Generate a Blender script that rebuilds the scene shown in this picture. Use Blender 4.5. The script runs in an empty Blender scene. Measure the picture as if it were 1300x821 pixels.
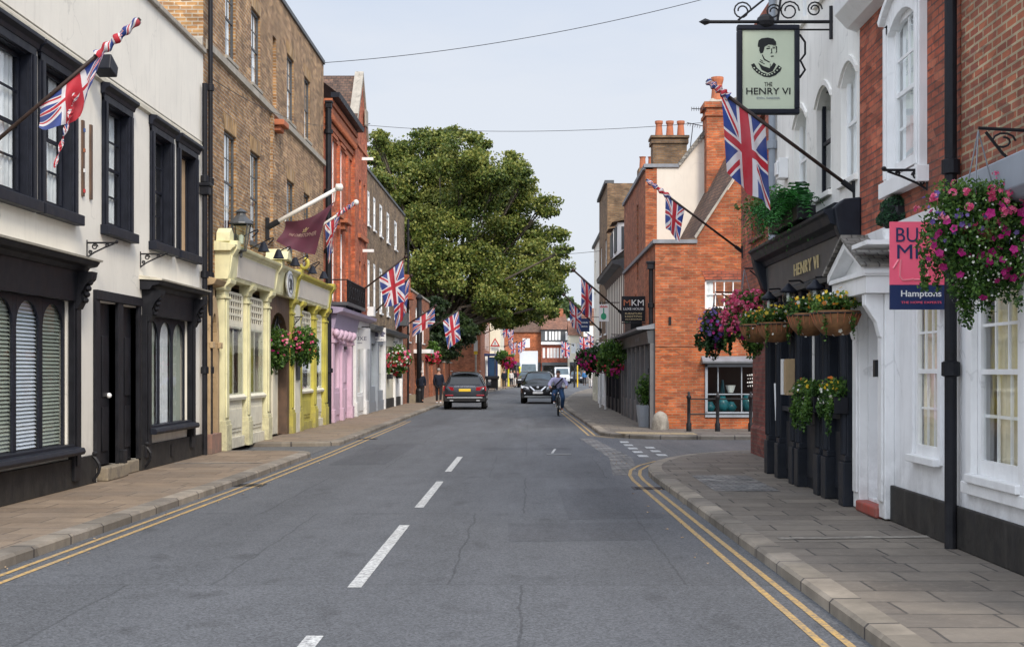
import bpy, bmesh, math, random
import numpy as np
from mathutils import Vector, Matrix
R = random.Random(7)
sc = bpy.context.scene
COL = sc.collection
ORG = {}
# ---------------------------------------------------------------- materials
def newmat(name):
    m = bpy.data.materials.new(name); m.use_nodes = True
    nt = m.node_tree; b = nt.nodes['Principled BSDF']
    return m, nt, b
def N(nt, t, **k):
    n = nt.nodes.new(t)
    for a, v in k.items():
        if a.startswith('i_'):
            n.inputs[int(a[2:]) if a[2:].isdigit() else a[2:].replace('_', ' ')].default_value = v
        else: setattr(n, a, v)
    return n
def L(nt, a, b): nt.links.new(a, b)
def c4(c): return (c[0], c[1], c[2], 1)
def mixc(nt, fac, a, b, mode='MIX'):
    n = N(nt, 'ShaderNodeMix', data_type='RGBA', blend_type=mode)
    for s, v in ((0, fac), (6, a), (7, b)):
        if isinstance(v, bpy.types.NodeSocket): L(nt, v, n.inputs[s])
        elif s == 0: n.inputs[0].default_value = v
        else: n.inputs[s].default_value = c4(v)
    return n.outputs[2]
def mapr(nt, v, a, b, c=0, d=1):
    n = N(nt, 'ShaderNodeMapRange', i_1=a, i_2=b, i_3=c, i_4=d); L(nt, v, n.inputs[0]); return n.outputs[0]
def noise(nt, vec, scale, detail=4, rough=.55):
    n = N(nt, 'ShaderNodeTexNoise', i_Scale=scale, i_Detail=detail, i_Roughness=rough)
    if vec is not None: L(nt, vec, n.inputs['Vector'])
    return n.outputs['Fac']
def pos(nt, s=(1, 1, 1), uv=False):
    g = N(nt, 'ShaderNodeUVMap') if uv else N(nt, 'ShaderNodeNewGeometry')
    m = N(nt, 'ShaderNodeMapping'); m.inputs['Scale'].default_value = s
    L(nt, g.outputs['UV' if uv else 'Position'], m.inputs['Vector']); return m.outputs[0]
def bump(nt, b, h, st=.3, dist=.01):
    n = N(nt, 'ShaderNodeBump', i_Strength=st, i_Distance=dist); L(nt, h, n.inputs['Height']); L(nt, n.outputs[0], b.inputs['Normal'])
def paint(name, col, rough=.55, var=.1, scale=2.5, dirt=0., bmp=.15, metal=0., dcol=(.12, .10, .08)):
    m, nt, b = newmat(name)
    p = pos(nt)
    f = mapr(nt, noise(nt, p, scale, 6), .3, .7)
    lo = [c*(1-var) for c in col]; hi = [min(1, c*(1+var)) for c in col]
    c = mixc(nt, f, lo, hi)
    if dirt:
        s = noise(nt, pos(nt, (2.2, 2.2, .35)), 3, 6, .6)
        c = mixc(nt, mapr(nt, s, .52, .8, 0, dirt), c, dcol)
        s2 = noise(nt, p, 9, 5, .7)
        c = mixc(nt, mapr(nt, s2, .6, .75, 0, dirt*.7), c, dcol)
        gz = N(nt, 'ShaderNodeSeparateXYZ'); L(nt, pos(nt), gz.inputs[0])
        mz = N(nt, 'ShaderNodeMath', operation='MULTIPLY'); L(nt, mapr(nt, gz.outputs[2], .1, 1.1, min(.9, dirt*2.2), 0), mz.inputs[0]); L(nt, mapr(nt, noise(nt, p, 5, 6, .7), .35, .6), mz.inputs[1])
        c = mixc(nt, mz.outputs[0], c, (.13, .11, .09) if max(col) > .06 else (.045, .041, .036))
        vc = N(nt, 'ShaderNodeTexVoronoi', feature='DISTANCE_TO_EDGE', i_Scale=.55); nv = N(nt, 'ShaderNodeTexNoise', i_Scale=1.7, i_Detail=6); L(nt, p, nv.inputs['Vector'])
        av = N(nt, 'ShaderNodeVectorMath', operation='ADD'); L(nt, p, av.inputs[0]); L(nt, nv.outputs['Color'], av.inputs[1]); L(nt, av.outputs[0], vc.inputs['Vector'])
        mc = N(nt, 'ShaderNodeMath', operation='MULTIPLY'); L(nt, mapr(nt, vc.outputs['Distance'], 0, .012, min(1, dirt*2), 0), mc.inputs[0]); L(nt, mapr(nt, noise(nt, p, .8, 2), .5, .6), mc.inputs[1])
        c = mixc(nt, mc.outputs[0], c, [x*.45 for x in col])
    L(nt, c, b.inputs['Base Color']); b.inputs['Roughness'].default_value = rough
    b.inputs['Metallic'].default_value = metal
    if max(col) < .05 and rough > .4: b.inputs['Specular IOR Level'].default_value = .22
    L(nt, mapr(nt, f, 0, 1, rough*.85, min(1, rough*1.15)), b.inputs['Roughness'])
    if bmp: bump(nt, b, noise(nt, p, 25, 4), bmp, .004)
    return m
def brick(name, c1, c2, mortar, blotch=(.5, .45, .4), bf=.35, bw=.225, rh=.075, ms=.010, rough=.9, uvs=1., shadecol=None, soot=.35):
    m, nt, b = newmat(name)
    uv = pos(nt, (uvs, uvs, uvs), True)
    t = N(nt, 'ShaderNodeTexBrick', i_Scale=1.0)
    t.inputs['Brick Width'].default_value = bw; t.inputs['Row Height'].default_value = rh
    t.inputs['Mortar Size'].default_value = ms; t.inputs['Mortar Smooth'].default_value = .2
    t.inputs['Color1'].default_value = c4(c1); t.inputs['Color2'].default_value = c4(c2)
    t.inputs['Mortar'].default_value = c4(mortar); t.inputs['Bias'].default_value = -.1
    L(nt, uv, t.inputs['Vector'])
    p = pos(nt)
    t2 = N(nt, 'ShaderNodeTexVoronoi', i_Scale=1.0); mp = N(nt, 'ShaderNodeMapping'); mp.inputs['Scale'].default_value = (1/bw*.93, 1/rh*.97, 1)
    L(nt, uv, mp.inputs[0]); L(nt, mp.outputs[0], t2.inputs['Vector'])
    sep = N(nt, 'ShaderNodeSeparateColor'); L(nt, t2.outputs['Color'], sep.inputs[0])
    c = mixc(nt, mapr(nt, sep.outputs[0], .55, 1, 0, bf), t.outputs['Color'], blotch)
    n1 = noise(nt, p, .7, 5, .6)
    c = mixc(nt, mapr(nt, n1, .4, .75, 0, soot), c, (.09, .07, .055))
    n2 = noise(nt, p, 2.3, 6, .65)
    n3 = noise(nt, pos(nt, (1, 1, .3)), 1.3, 5, .6)
    md = N(nt, 'ShaderNodeMath', operation='MULTIPLY'); L(nt, mapr(nt, n2, .3, .7, .68, 1.25), md.inputs[0]); L(nt, mapr(nt, n3, .35, .65, .82, 1.12), md.inputs[1])
    me_ = N(nt, 'ShaderNodeMath', operation='MULTIPLY'); L(nt, md.outputs[0], me_.inputs[0]); L(nt, mapr(nt, sep.outputs[1], 0, 1, .70, 1.22), me_.inputs[1]); mul = me_.outputs[0]
    mm = N(nt, 'ShaderNodeVectorMath', operation='SCALE'); L(nt, c, mm.inputs[0]); L(nt, mul, mm.inputs['Scale'])
    L(nt, mm.outputs[0], b.inputs['Base Color']); b.inputs['Roughness'].default_value = rough
    inv = mapr(nt, t.outputs['Fac'], 0, 1, 1, 0)
    ad = N(nt, 'ShaderNodeMath', operation='ADD'); L(nt, inv, ad.inputs[0]); L(nt, noise(nt, p, 60, 3), ad.inputs[1])
    bump(nt, b, ad.outputs[0], .6, .006)
    return m
def glassmat(name, tint=(.55, .6, .6), tr=.8):
    m, nt, b = newmat(name); nt.nodes.remove(b)
    o = nt.nodes['Material Output']
    t = N(nt, 'ShaderNodeBsdfTransparent', i_0=c4(tint)); g = N(nt, 'ShaderNodeBsdfGlossy', i_0=(1, 1, 1, 1), i_Roughness=.03)
    nb = N(nt, 'ShaderNodeBump', i_Strength=.12, i_Distance=.02); L(nt, noise(nt, pos(nt), 2.0, 2), nb.inputs['Height']); L(nt, nb.outputs[0], g.inputs['Normal'])
    fr = N(nt, 'ShaderNodeLayerWeight', i_0=.5); pw = N(nt, 'ShaderNodeMath', operation='POWER'); L(nt, fr.outputs['Facing'], pw.inputs[0]); pw.inputs[1].default_value = 4.5
    mx = N(nt, 'ShaderNodeMixShader'); L(nt, mapr(nt, pw.outputs[0], 0, 1, .05, 1), mx.inputs[0])
    L(nt, t.outputs[0], mx.inputs[1]); L(nt, g.outputs[0], mx.inputs[2]); L(nt, mx.outputs[0], o.inputs[0])
    return m
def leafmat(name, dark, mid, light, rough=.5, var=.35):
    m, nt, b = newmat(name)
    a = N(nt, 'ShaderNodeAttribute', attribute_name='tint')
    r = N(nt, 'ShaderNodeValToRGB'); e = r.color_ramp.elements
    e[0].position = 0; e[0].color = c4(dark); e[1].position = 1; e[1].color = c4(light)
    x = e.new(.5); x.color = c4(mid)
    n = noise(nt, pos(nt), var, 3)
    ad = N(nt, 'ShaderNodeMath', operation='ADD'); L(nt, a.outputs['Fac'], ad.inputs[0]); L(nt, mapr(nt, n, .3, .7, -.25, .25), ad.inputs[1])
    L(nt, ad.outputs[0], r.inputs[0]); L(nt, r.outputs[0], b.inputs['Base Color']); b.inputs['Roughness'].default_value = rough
    b.inputs['Specular IOR Level'].default_value = .3
    tr = N(nt, 'ShaderNodeBsdfTranslucent'); L(nt, r.outputs[0], tr.inputs[0])
    mx = N(nt, 'ShaderNodeMixShader', i_0=.3); o = nt.nodes['Material Output']
    L(nt, b.outputs[0], mx.inputs[1]); L(nt, tr.outputs[0], mx.inputs[2]); L(nt, mx.outputs[0], o.inputs[0])
    return m
def jackmat(name, fade=1.0):
    m, nt, b = newmat(name)
    uv = N(nt, 'ShaderNodeUVMap'); s = N(nt, 'ShaderNodeSeparateXYZ'); L(nt, uv.outputs[0], s.inputs[0])
    def M(op, a, bb=None, c=None):
        n = N(nt, 'ShaderNodeMath', operation=op)
        for i, v in enumerate((a, bb, c)):
            if v is None: continue
            if isinstance(v, bpy.types.NodeSocket): L(nt, v, n.inputs[i])
            else: n.inputs[i].default_value = v
        return n.outputs[0]
    x = M('SUBTRACT', s.outputs[0], 1.0); y = M('SUBTRACT', s.outputs[1], .5)
    hx = M('MULTIPLY', x, .5)
    d1 = M('ABSOLUTE', M('SUBTRACT', y, hx)); d2 = M('ABSOLUTE', M('ADD', y, hx))
    d = M('MINIMUM', d1, d2); e = M('MINIMUM', M('ABSOLUTE', x), M('ABSOLUTE', y))
    # counterchanged red saltire
    sg = M('SIGN', x)
    q1 = M('MULTIPLY', M('SUBTRACT', y, hx), sg); q2 = M('MULTIPLY', M('ADD', y, hx), sg)
    r1 = M('LESS_THAN', M('ABSOLUTE', M('SUBTRACT', q1, -.035)), .036); r2 = M('LESS_THAN', M('ABSOLUTE', M('SUBTRACT', q2, -.035)), .036)
    blue = (.018, .055, .27); white = (.80, .79, .80); red = (.55, .018, .035)
    c = mixc(nt, M('LESS_THAN', d, .11), blue, white)
    c = mixc(nt, M('MAXIMUM', r1, r2), c, red)
    c = mixc(nt, M('LESS_THAN', e, .167), c, white)
    c = mixc(nt, M('LESS_THAN', e, .1), c, red)
    c = mixc(nt, mapr(nt, noise(nt, pos(nt), 4, 4), .3, .8, 0, .25), c, (.3, .28, .3))
    L(nt, c, b.inputs['Base Color']); b.inputs['Roughness'].default_value = .75
    tr = N(nt, 'ShaderNodeBsdfTranslucent'); L(nt, c, tr.inputs[0])
    mx = N(nt, 'ShaderNodeMixShader', i_0=.35); o = nt.nodes['Material Output']
    L(nt, b.outputs[0], mx.inputs[1]); L(nt, tr.outputs[0], mx.inputs[2]); L(nt, mx.outputs[0], o.inputs[0])
    return m
# ---------------------------------------------------------------- objects
def tag(o, label=None, cat=None, group=None, kind=None):
    if label: o['label'] = label
    if cat: o['category'] = cat
    if group: o['group'] = group
    if kind: o['kind'] = kind
    return o
def E(name, label, cat, loc=(0, 0, 0), group=None, rz=0, local=False):
    o = bpy.data.objects.new(name, None); COL.objects.link(o); o.location = loc; o.rotation_euler = (0, 0, rz)
    o.empty_display_size = .2
    tag(o, label, cat, group); ORG[o.name] = Vector((0, 0, 0)) if local else Vector(loc)
    return o
class Fr:
    """facade frame: u runs along the wall, n outwards from it"""
    def __init__(s, side, c): s.s = side; s.c = c
    def w(s, u, n, z):
        if s.s == 'L': return (s.c+n, u, z)
        if s.s == 'R': return (s.c-n, u, z)
        return (u, s.c-n, z)
class MB:
    def __init__(s): s.v = []; s.f = []; s.uv = None; s.t = []
    def quad(s, *p):
        i = len(s.v); s.v += [tuple(q) for q in p]; s.f.append(tuple(range(i, i+len(p)))); return s
    def box(s, x0, x1, y0, y1, z0, z1):
        if x0 > x1: x0, x1 = x1, x0
        if y0 > y1: y0, y1 = y1, y0
        i = len(s.v)
        s.v += [(x0, y0, z0), (x1, y0, z0), (x1, y1, z0), (x0, y1, z0), (x0, y0, z1), (x1, y0, z1), (x1, y1, z1), (x0, y1, z1)]
        s.f += [tuple(i+k for k in q) for q in ((0, 3, 2, 1), (4, 5, 6, 7), (0, 1, 5, 4), (1, 2, 6, 5), (2, 3, 7, 6), (3, 0, 4, 7))]
        return s
    def fb(s, fr, u0, u1, n0, n1, z0, z1):
        a = fr.w(u0, n0, z0); b = fr.w(u1, n1, z1)
        return s.box(a[0], b[0], a[1], b[1], a[2], b[2])
    def tube(s, pts, r, seg=8, cap=True):
        pts = [Vector(p) for p in pts]; n = len(pts)
        rs = r if isinstance(r, (list, tuple)) else [r]*n
        i0 = len(s.v); up = None
        for k, p in enumerate(pts):
            d = (pts[min(k+1, n-1)]-pts[max(k-1, 0)]).normalized()
            if up is None: up = Vector((0, 0, 1)) if abs(d.z) < .9 else Vector((1, 0, 0))
            a = d.cross(up).normalized(); b = a.cross(d).normalized(); up = b
            for j in range(seg):
                t = 2*math.pi*j/seg; q = p+(a*math.cos(t)+b*math.sin(t))*rs[k]; s.v.append(tuple(q))
        for k in range(n-1):
            for j in range(seg):
                s.f.append((i0+k*seg+j, i0+k*seg+(j+1) % seg, i0+(k+1)*seg+(j+1) % seg, i0+(k+1)*seg+j))
        if cap:
            s.f.append(tuple(i0+j for j in range(seg))[::-1]); s.f.append(tuple(i0+(n-1)*seg+j for j in range(seg)))
        return s
    def lathe(s, prof, c=(0, 0, 0), seg=16, axis='z', arc=2*math.pi, a0=0):
        i0 = len(s.v); full = abs(arc-2*math.pi) < 1e-6; m = seg if full else seg+1
        for (r, h) in prof:
            for j in range(m):
                t = a0+arc*j/seg; x, y = r*math.cos(t), r*math.sin(t)
                q = (x, y, h) if axis == 'z' else ((h, x, y) if axis == 'x' else (x, h, y))
                s.v.append((c[0]+q[0], c[1]+q[1], c[2]+q[2]))
        for k in range(len(prof)-1):
            for j in range(seg):
                j2 = (j+1) % m
                s.f.append((i0+k*m+j, i0+k*m+j2, i0+(k+1)*m+j2, i0+(k+1)*m+j))
        return s
    def prism(s, fr, poly, n0, n1):
        """poly in (u,z) of the frame, extruded n0..n1"""
        k = len(poly); i = len(s.v)
        s.v += [fr.w(u, n0, z) for u, z in poly]+[fr.w(u, n1, z) for u, z in poly]
        s.f.append(tuple(range(i, i+k))[::-1]); s.f.append(tuple(range(i+k, i+2*k)))
        for j in range(k): s.f.append((i+j, i+(j+1) % k, i+k+(j+1) % k, i+k+j))
        return s
    def prof(s, fr, poly, u0, u1):
        """poly in (n,z) extruded along u"""
        k = len(poly); i = len(s.v)
        s.v += [fr.w(u0, n, z) for n, z in poly]+[fr.w(u1, n, z) for n, z in poly]
        s.f.append(tuple(range(i, i+k))[::-1]); s.f.append(tuple(range(i+k, i+2*k)))
        for j in range(k): s.f.append((i+j, i+(j+1) % k, i+k+(j+1) % k, i+k+j))
        return s
    def prismz(s, poly, z0, z1):
        k = len(poly); i = len(s.v)
        s.v += [(x, y, z0) for x, y in poly]+[(x, y, z1) for x, y in poly]
        s.f.append(tuple(range(i, i+k))[::-1]); s.f.append(tuple(range(i+k, i+2*k)))
        for j in range(k): s.f.append((i+j, i+(j+1) % k, i+k+(j+1) % k, i+k+j))
        return s
    def ball(s, c, r, seg=10, rings=6):
        rr = (r, r, r) if not isinstance(r, (tuple, list)) else r
        i0 = len(s.v)
        for k in range(rings+1):
            ph = math.pi*k/rings
            for j in range(seg):
                t = 2*math.pi*j/seg
                s.v.append((c[0]+rr[0]*math.sin(ph)*math.cos(t), c[1]+rr[1]*math.sin(ph)*math.sin(t), c[2]+rr[2]*math.cos(ph)))
        for k in range(rings):
            for j in range(seg):
                s.f.append((i0+k*seg+j, i0+(k+1)*seg+j, i0+(k+1)*seg+(j+1) % seg, i0+k*seg+(j+1) % seg))
        return s
    def wall(s, fr, u0, u1, z0, z1, ops, rev=.14, back=None):
        """sheet with rectangular holes (u0,u1,z0,z1) and their reveals"""
        us = sorted({u0, u1, *[min(max(o[0], u0), u1) for o in ops], *[min(max(o[1], u0), u1) for o in ops]})
        zs = sorted({z0, z1, *[min(max(o[2], z0), z1) for o in ops], *[min(max(o[3], z0), z1) for o in ops]})
        for a, b in zip(us, us[1:]):
            for c, d in zip(zs, zs[1:]):
                mu, mz = (a+b)/2, (c+d)/2
                if any(o[0] < mu < o[1] and o[2] < mz < o[3] for o in ops): continue
                s.quad(fr.w(a, 0, c), fr.w(b, 0, c), fr.w(b, 0, d), fr.w(a, 0, d))
        for o in ops:
            r = -(o[4] if len(o) > 4 else rev)
            a, b, c, d = o[:4]
            for p, q in (((a, c), (a, d)), ((b, c), (b, d)), ((a, c), (b, c)), ((a, d), (b, d))):
                s.quad(fr.w(p[0], 0, p[1]), fr.w(q[0], 0, q[1]), fr.w(q[0], r, q[1]), fr.w(p[0], r, p[1]))
        return s
    def shell(s, fr, u0, u1, z0, z1, depth, top=True, step=None):
        """the two ends, back and lid behind a wall sheet"""
        w = fr.w
        for u in (u0, u1): s.quad(w(u, 0, z0), w(u, -depth, z0), w(u, -depth, z1), w(u, 0, z1))
        s.quad(w(u0, -depth, z0), w(u1, -depth, z0), w(u1, -depth, z1), w(u0, -depth, z1))
        if top: s.quad(w(u0, 0, z1), w(u1, 0, z1), w(u1, -depth, z1), w(u0, -depth, z1))
        return s
    def build(s, name, mat, parent=None, smooth=False, bev=0, label=None, cat=None, group=None, kind=None, org=None, subs=0, solid=0):
        if parent: o3 = ORG[parent.name]
        elif org is not None: o3 = Vector(org)
        else:
            q = np.array(s.v); o3 = Vector(((q[:, 0].min()+q[:, 0].max())/2, (q[:, 1].min()+q[:, 1].max())/2, q[:, 2].min()))
        me = bpy.data.meshes.new(name)
        me.from_pydata([(v[0]-o3[0], v[1]-o3[1], v[2]-o3[2]) for v in s.v], [], s.f)
        n = len(me.polygons)
        me.update()
        uvl = me.uv_layers.new(name='UVMap')
        if s.uv is not None:
            vi = np.zeros(len(me.loops), int); me.loops.foreach_get('vertex_index', vi)
            uvl.data.foreach_set('uv', np.array(s.uv)[vi].ravel())
        else:
            d = uvl.data; V = s.v
            for p in me.polygons:
                nn = p.normal; ax = max(range(3), key=lambda k: abs(nn[k]))
                for li in p.loop_indices:
                    q = V[me.loops[li].vertex_index]
                    d[li].uv = (q[1], q[2]) if ax == 0 else ((q[0], q[2]) if ax == 1 else (q[0], q[1]))
        if s.t:
            a = me.attributes.new('tint', 'FLOAT', 'FACE'); a.data.foreach_set('value', s.t[:n]+[.5]*(n-len(s.t)))
        if smooth: me.polygons.foreach_set('use_smooth', [True]*n)
        me.materials.append(mat)
        o = bpy.data.objects.new(name, me); COL.objects.link(o)
        if parent: o.parent = parent; ORG[o.name] = o3
        else: o.location = o3; ORG[o.name] = o3
        if bev:
            b = o.modifiers.new('bevel', 'BEVEL'); b.width = bev; b.segments = 2; b.limit_method = 'ANGLE'
        if solid:
            b = o.modifiers.new('solid', 'SOLIDIFY'); b.thickness = solid
        if subs:
            b = o.modifiers.new('sub', 'SUBSURF'); b.levels = b.render_levels = subs
        return tag(o, label, cat, group, kind)
def children(o): return [c for c in bpy.data.objects if c.parent == o]
def dup(root, loc=None, rz=None, label=None, group=None, scale=None):
    def cp(o, par):
        c = o.copy(); COL.objects.link(c); ORG[c.name] = ORG[o.name]
        if par is not None: c.parent = par
        for ch in children(o): cp(ch, c)
        return c
    r = cp(root, None)
    if loc is not None: r.location = loc
    if rz is not None: r.rotation_euler = (0, 0, rz)
    if scale: r.scale = (scale,)*3
    if label: r['label'] = label
    if group: r['group'] = group
    return r
def text(name, body, mat, parent, size, mapf, width=None, ext=.002, align='CENTER', bold=0., space=1., sub=0):
    """lettering as mesh; mapf(x, y, n) -> world point, n = height off the surface"""
    cu = bpy.data.curves.new(name, 'FONT'); cu.body = body; cu.size = size; cu.align_x = align; cu.extrude = ext; cu.offset = bold
    cu.space_character = space; cu.resolution_u = 3
    tmp = bpy.data.objects.new(name+'_tmp', cu); COL.objects.link(tmp)
    dg = bpy.context.evaluated_depsgraph_get(); dg.update()
    me0 = bpy.data.meshes.new_from_object(tmp.evaluated_get(dg))
    vs = [tuple(v.co) for v in me0.vertices]; fs = [tuple(p.vertices) for p in me0.polygons]
    bpy.data.objects.remove(tmp); bpy.data.curves.remove(cu); bpy.data.meshes.remove(me0)
    if not vs: return None
    x0 = min(v[0] for v in vs); x1 = max(v[0] for v in vs); k = 1
    if width: k = width/(x1-x0)
    mid = (x0+x1)/2 if align == 'CENTER' else 0
    m = MB(); m.v = [mapf((v[0]-mid)*k, v[1], v[2]+ext) for v in vs]; m.f = fs
    return m.build(name, mat, parent)
def onfr(fr, u, z, n):
    sg = -1 if fr.s == 'R' else 1
    return lambda x, y, h: fr.w(u+sg*x, n+h+.002, z+y)
# ---------------------------------------------------------------- foliage
def leaves(name, parent, blobs, size, mat, seed=1, aspect=1.6, shell=.55, droop=0., soft=0., **kw):
    """blobs: (x,y,z,rx,ry,rz,n). leaf-sized rhombi through the volume, one mesh"""
    rg = np.random.default_rng(seed); VS = []; T = []
    for (x, y, z, rx, ry, rz, n) in blobs:
        n = int(n); d = rg.normal(size=(n, 3)); d /= np.linalg.norm(d, axis=1)[:, None]
        rad = rg.random(n)**shell*(1+soft*np.abs(rg.normal(size=n)))
        lump = 1+.16*np.sin(d[:, 0]*5+x*3+seed)*np.sin(d[:, 1]*4+y)*1.2+.12*np.sin(d[:, 2]*7+z)
        c = d*(rad*lump)[:, None]*np.array([rx, ry, rz])+np.array([x, y, z])
        a = rg.normal(size=(n, 3))*.8+d*.35; a[:, 2] -= droop; a /= np.linalg.norm(a, axis=1)[:, None]
        b = rg.normal(size=(n, 3)); b -= (b*a).sum(1)[:, None]*a; b /= np.linalg.norm(b, axis=1)[:, None]
        sz = size*(.6+.8*rg.random(n))[:, None]
        VS.append(np.stack([c-a*sz*.5, c+b*sz*.5/aspect, c+a*sz*.5, c-b*sz*.5/aspect], 1).reshape(-1, 3))
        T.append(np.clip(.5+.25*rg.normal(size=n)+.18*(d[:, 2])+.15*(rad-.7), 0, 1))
    V = np.concatenate(VS); T = np.concatenate(T).astype(np.float32)
    o3 = ORG[parent.name] if parent else Vector((0, 0, 0)); V = V-np.array(o3)
    nf = len(T); me = bpy.data.meshes.new(name)
    me.vertices.add(nf*4); me.vertices.foreach_set('co', V.astype(np.float32).ravel())
    me.loops.add(nf*4); me.loops.foreach_set('vertex_index', np.arange(nf*4, dtype=np.int32))
    me.polygons.add(nf); me.polygons.foreach_set('loop_start', np.arange(0, nf*4, 4, dtype=np.int32)); me.polygons.foreach_set('loop_total', np.full(nf, 4, np.int32))
    me.update(); at = me.attributes.new('tint', 'FLOAT', 'FACE'); at.data.foreach_set('value', T)
    me.materials.append(mat); o = bpy.data.objects.new(name, me); COL.objects.link(o)
    if parent: o.parent = parent
    ORG[o.name] = o3
    return tag(o, **kw)
def flowers(name, parent, blobs, size, mat, seed=1, petals=5, head=0, **kw):
    """small cupped petal rosettes on the blob surface, facing out"""
    rg = random.Random(seed); m = MB()
    for (x, y, z, rx, ry, rz, n) in blobs:
        for _ in range(int(n)):
            d = Vector((rg.gauss(0, 1), rg.gauss(0, 1), rg.gauss(0, 1))).normalized()
            if d.y > .5: d.y = -d.y
            q = rg.uniform(.80, 1.0)
            c = Vector((x+d.x*rx*q, y+d.y*ry*q, z+d.z*rz*q)); s = size*rg.uniform(.7, 1.25)
            if head:      # rounded umbel of small florets
                for _k in range(9):
                    dd = Vector((rg.gauss(0, 1), rg.gauss(0, 1), rg.gauss(0, 1))).normalized(); dd = (dd+d*.6).normalized(); cc = c+dd*head*rg.uniform(.7, 1.05)
                    a = dd.orthogonal().normalized(); b = dd.cross(a); ph = rg.random()*6; tv = min(1, max(0, rg.gauss(.5, .28))); q = s*.55
                    for k in range(4):
                        t = ph+2*math.pi*k/4; w = .7
                        m.quad(cc, cc+(a*math.cos(t-w)+b*math.sin(t-w))*q*.42+dd*q*.15, cc+(a*math.cos(t)+b*math.sin(t))*q*.6+dd*q*.12, cc+(a*math.cos(t+w)+b*math.sin(t+w))*q*.42+dd*q*.15); m.t.append(min(1, max(0, tv+rg.uniform(-.12, .12))))
                continue
            nrm = (d+Vector((rg.gauss(0, .3), rg.gauss(0, .3)-.2, rg.gauss(0, .3)))).normalized()
            a = nrm.orthogonal().normalized(); b = nrm.cross(a); ph = rg.random()*6
            tv = min(1, max(0, rg.gauss(.5, .25)))
            for k in range(petals):
                t = ph+2*math.pi*k/petals; w = .95*math.pi/petals
                p1 = c+(a*math.cos(t-w)+b*math.sin(t-w))*s*.42+nrm*s*.12
                p2 = c+(a*math.cos(t)+b*math.sin(t))*s*.55+nrm*s*.1
                p3 = c+(a*math.cos(t+w)+b*math.sin(t+w))*s*.42+nrm*s*.12
                m.quad(c, p1, p2, p3); m.t.append(min(1, max(0, tv+rg.uniform(-.1, .1))))
    return m.build(name, mat, parent, **kw)
# ---------------------------------------------------------------- palette
M = {}
M['white_render'] = paint('white_render', (.78, .74, .65), .8, .05, 1.2, dirt=.16, bmp=.3)
M['pub_render'] = paint('pub_render', (.80, .78, .73), .8, .06, 1.2, dirt=.22, bmp=.3)
M['black_gloss'] = paint('black_gloss_paint', (.010, .0105, .014), .5, .35, 5, dirt=.12, bmp=.25, dcol=(.10, .10, .10))
M['navy_frame'] = paint('navy_black_frame', (.010, .012, .020), .5, .3, 6, dirt=.1, bmp=.2, dcol=(.08, .09, .1))
M['dado_black'] = paint('dado_black', (.02, .019, .019), .65, .3, 4, dirt=.35, bmp=.4, dcol=(.12, .11, .10))
M['lead'] = paint('lead_flashing', (.19, .20, .22), .55, .2, 4, dirt=.3)
M['cream_lead'] = paint('cream_coping', (.60, .56, .45), .7, .12, 4, dirt=.4)
M['white_paint'] = paint('white_gloss_paint', (.80, .80, .79), .45, .05, 3, dirt=.16, bmp=.15)
M['white_wall'] = paint('white_painted_brick', (.80, .80, .80), .6, .06, 2, dirt=.18, bmp=.5)
M['cream_paint'] = paint('cream_paint', (.70, .66, .52), .5, .06, 3, dirt=.18)
M['cream_panel'] = paint('cream_fascia', (.60, .55, .47), .55, .06, 2, dirt=.15)
M['yellow'] = paint('pale_yellow_paint', (.70, .66, .40), .6, .14, 2.5, dirt=.35)
M['olive'] = paint('olive_yellow_paint', (.48, .42, .07), .6, .2, 2.5, dirt=.3)
M['stone'] = paint('sandstone', (.38, .27, .15), .9, .25, 3, dirt=.3, bmp=.5)
M['pinkstone'] = paint('pink_stone', (.28, .15, .11), .9, .2, 3, dirt=.3, bmp=.5)
M['paving_stone'] = paint('step_stone', (.33, .27, .18), .9, .25, 5, dirt=.4, bmp=.5)
M['sill_stone'] = paint('pale_stone', (.34, .31, .26), .9, .2, 4, dirt=.4, bmp=.4)
M['dark_wood'] = paint('brown_wood', (.09, .05, .03), .6, .3, 6, dirt=.1)
M['pink'] = paint('pale_pink_paint', (.60, .42, .52), .5, .06, 3, dirt=.12)
M['lilac'] = paint('lilac_paint', (.36, .30, .42), .5, .1, 3, dirt=.15)
M['grey_paint'] = paint('grey_paint', (.27, .30, .34), .5, .1, 3, dirt=.12)
M['dark_grey'] = paint('dark_grey_paint', (.06, .065, .07), .5, .15, 3, dirt=.2)
M['mid_grey'] = paint('mid_grey_paint', (.12, .12, .125), .5, .15, 3, dirt=.2)
M['iron'] = paint('black_iron', (.014, .014, .016), .45, .3, 8, bmp=.1)
M['pole_brown'] = paint('brown_pole', (.035, .022, .018), .5, .3, 8, bmp=.1)
M['pole_white'] = paint('white_pole', (.70, .68, .63), .45, .06, 8, bmp=.05)
M['plywood'] = paint('plywood_board', (.50, .34, .19), .8, .15, 2, dirt=.1)
M['net'] = paint('net_curtain', (.80, .82, .82), .9, .12, 5, bmp=0)
M['cream_cloth'] = paint('cream_curtain', (.66, .58, .40), .9, .15, 5, bmp=0)
M['blind_green'] = paint('grey_green_slats', (.42, .46, .38), .6, .12, 4, bmp=0)
M['blind_white'] = paint('white_slats', (.78, .83, .90), .5, .05, 4, bmp=0)
M['interior'] = paint('dim_interior', (.06, .055, .05), .9, .3, 1.5, bmp=0)
M['glass'] = glassmat('window_glass', (.95, .97, .97), .86)
M['glass_dark'] = glassmat('shop_glass', (.86, .90, .88), .84)
M['lampglass'] = glassmat('lantern_glass', (.75, .8, .72), .8)
M['stock'] = brick('yellow_stock_brick', (.29, .14, .047), (.47, .265, .10), (.42, .35, .26), blotch=(.13, .07, .045), bf=.55, soot=.3, ms=.012)
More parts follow.
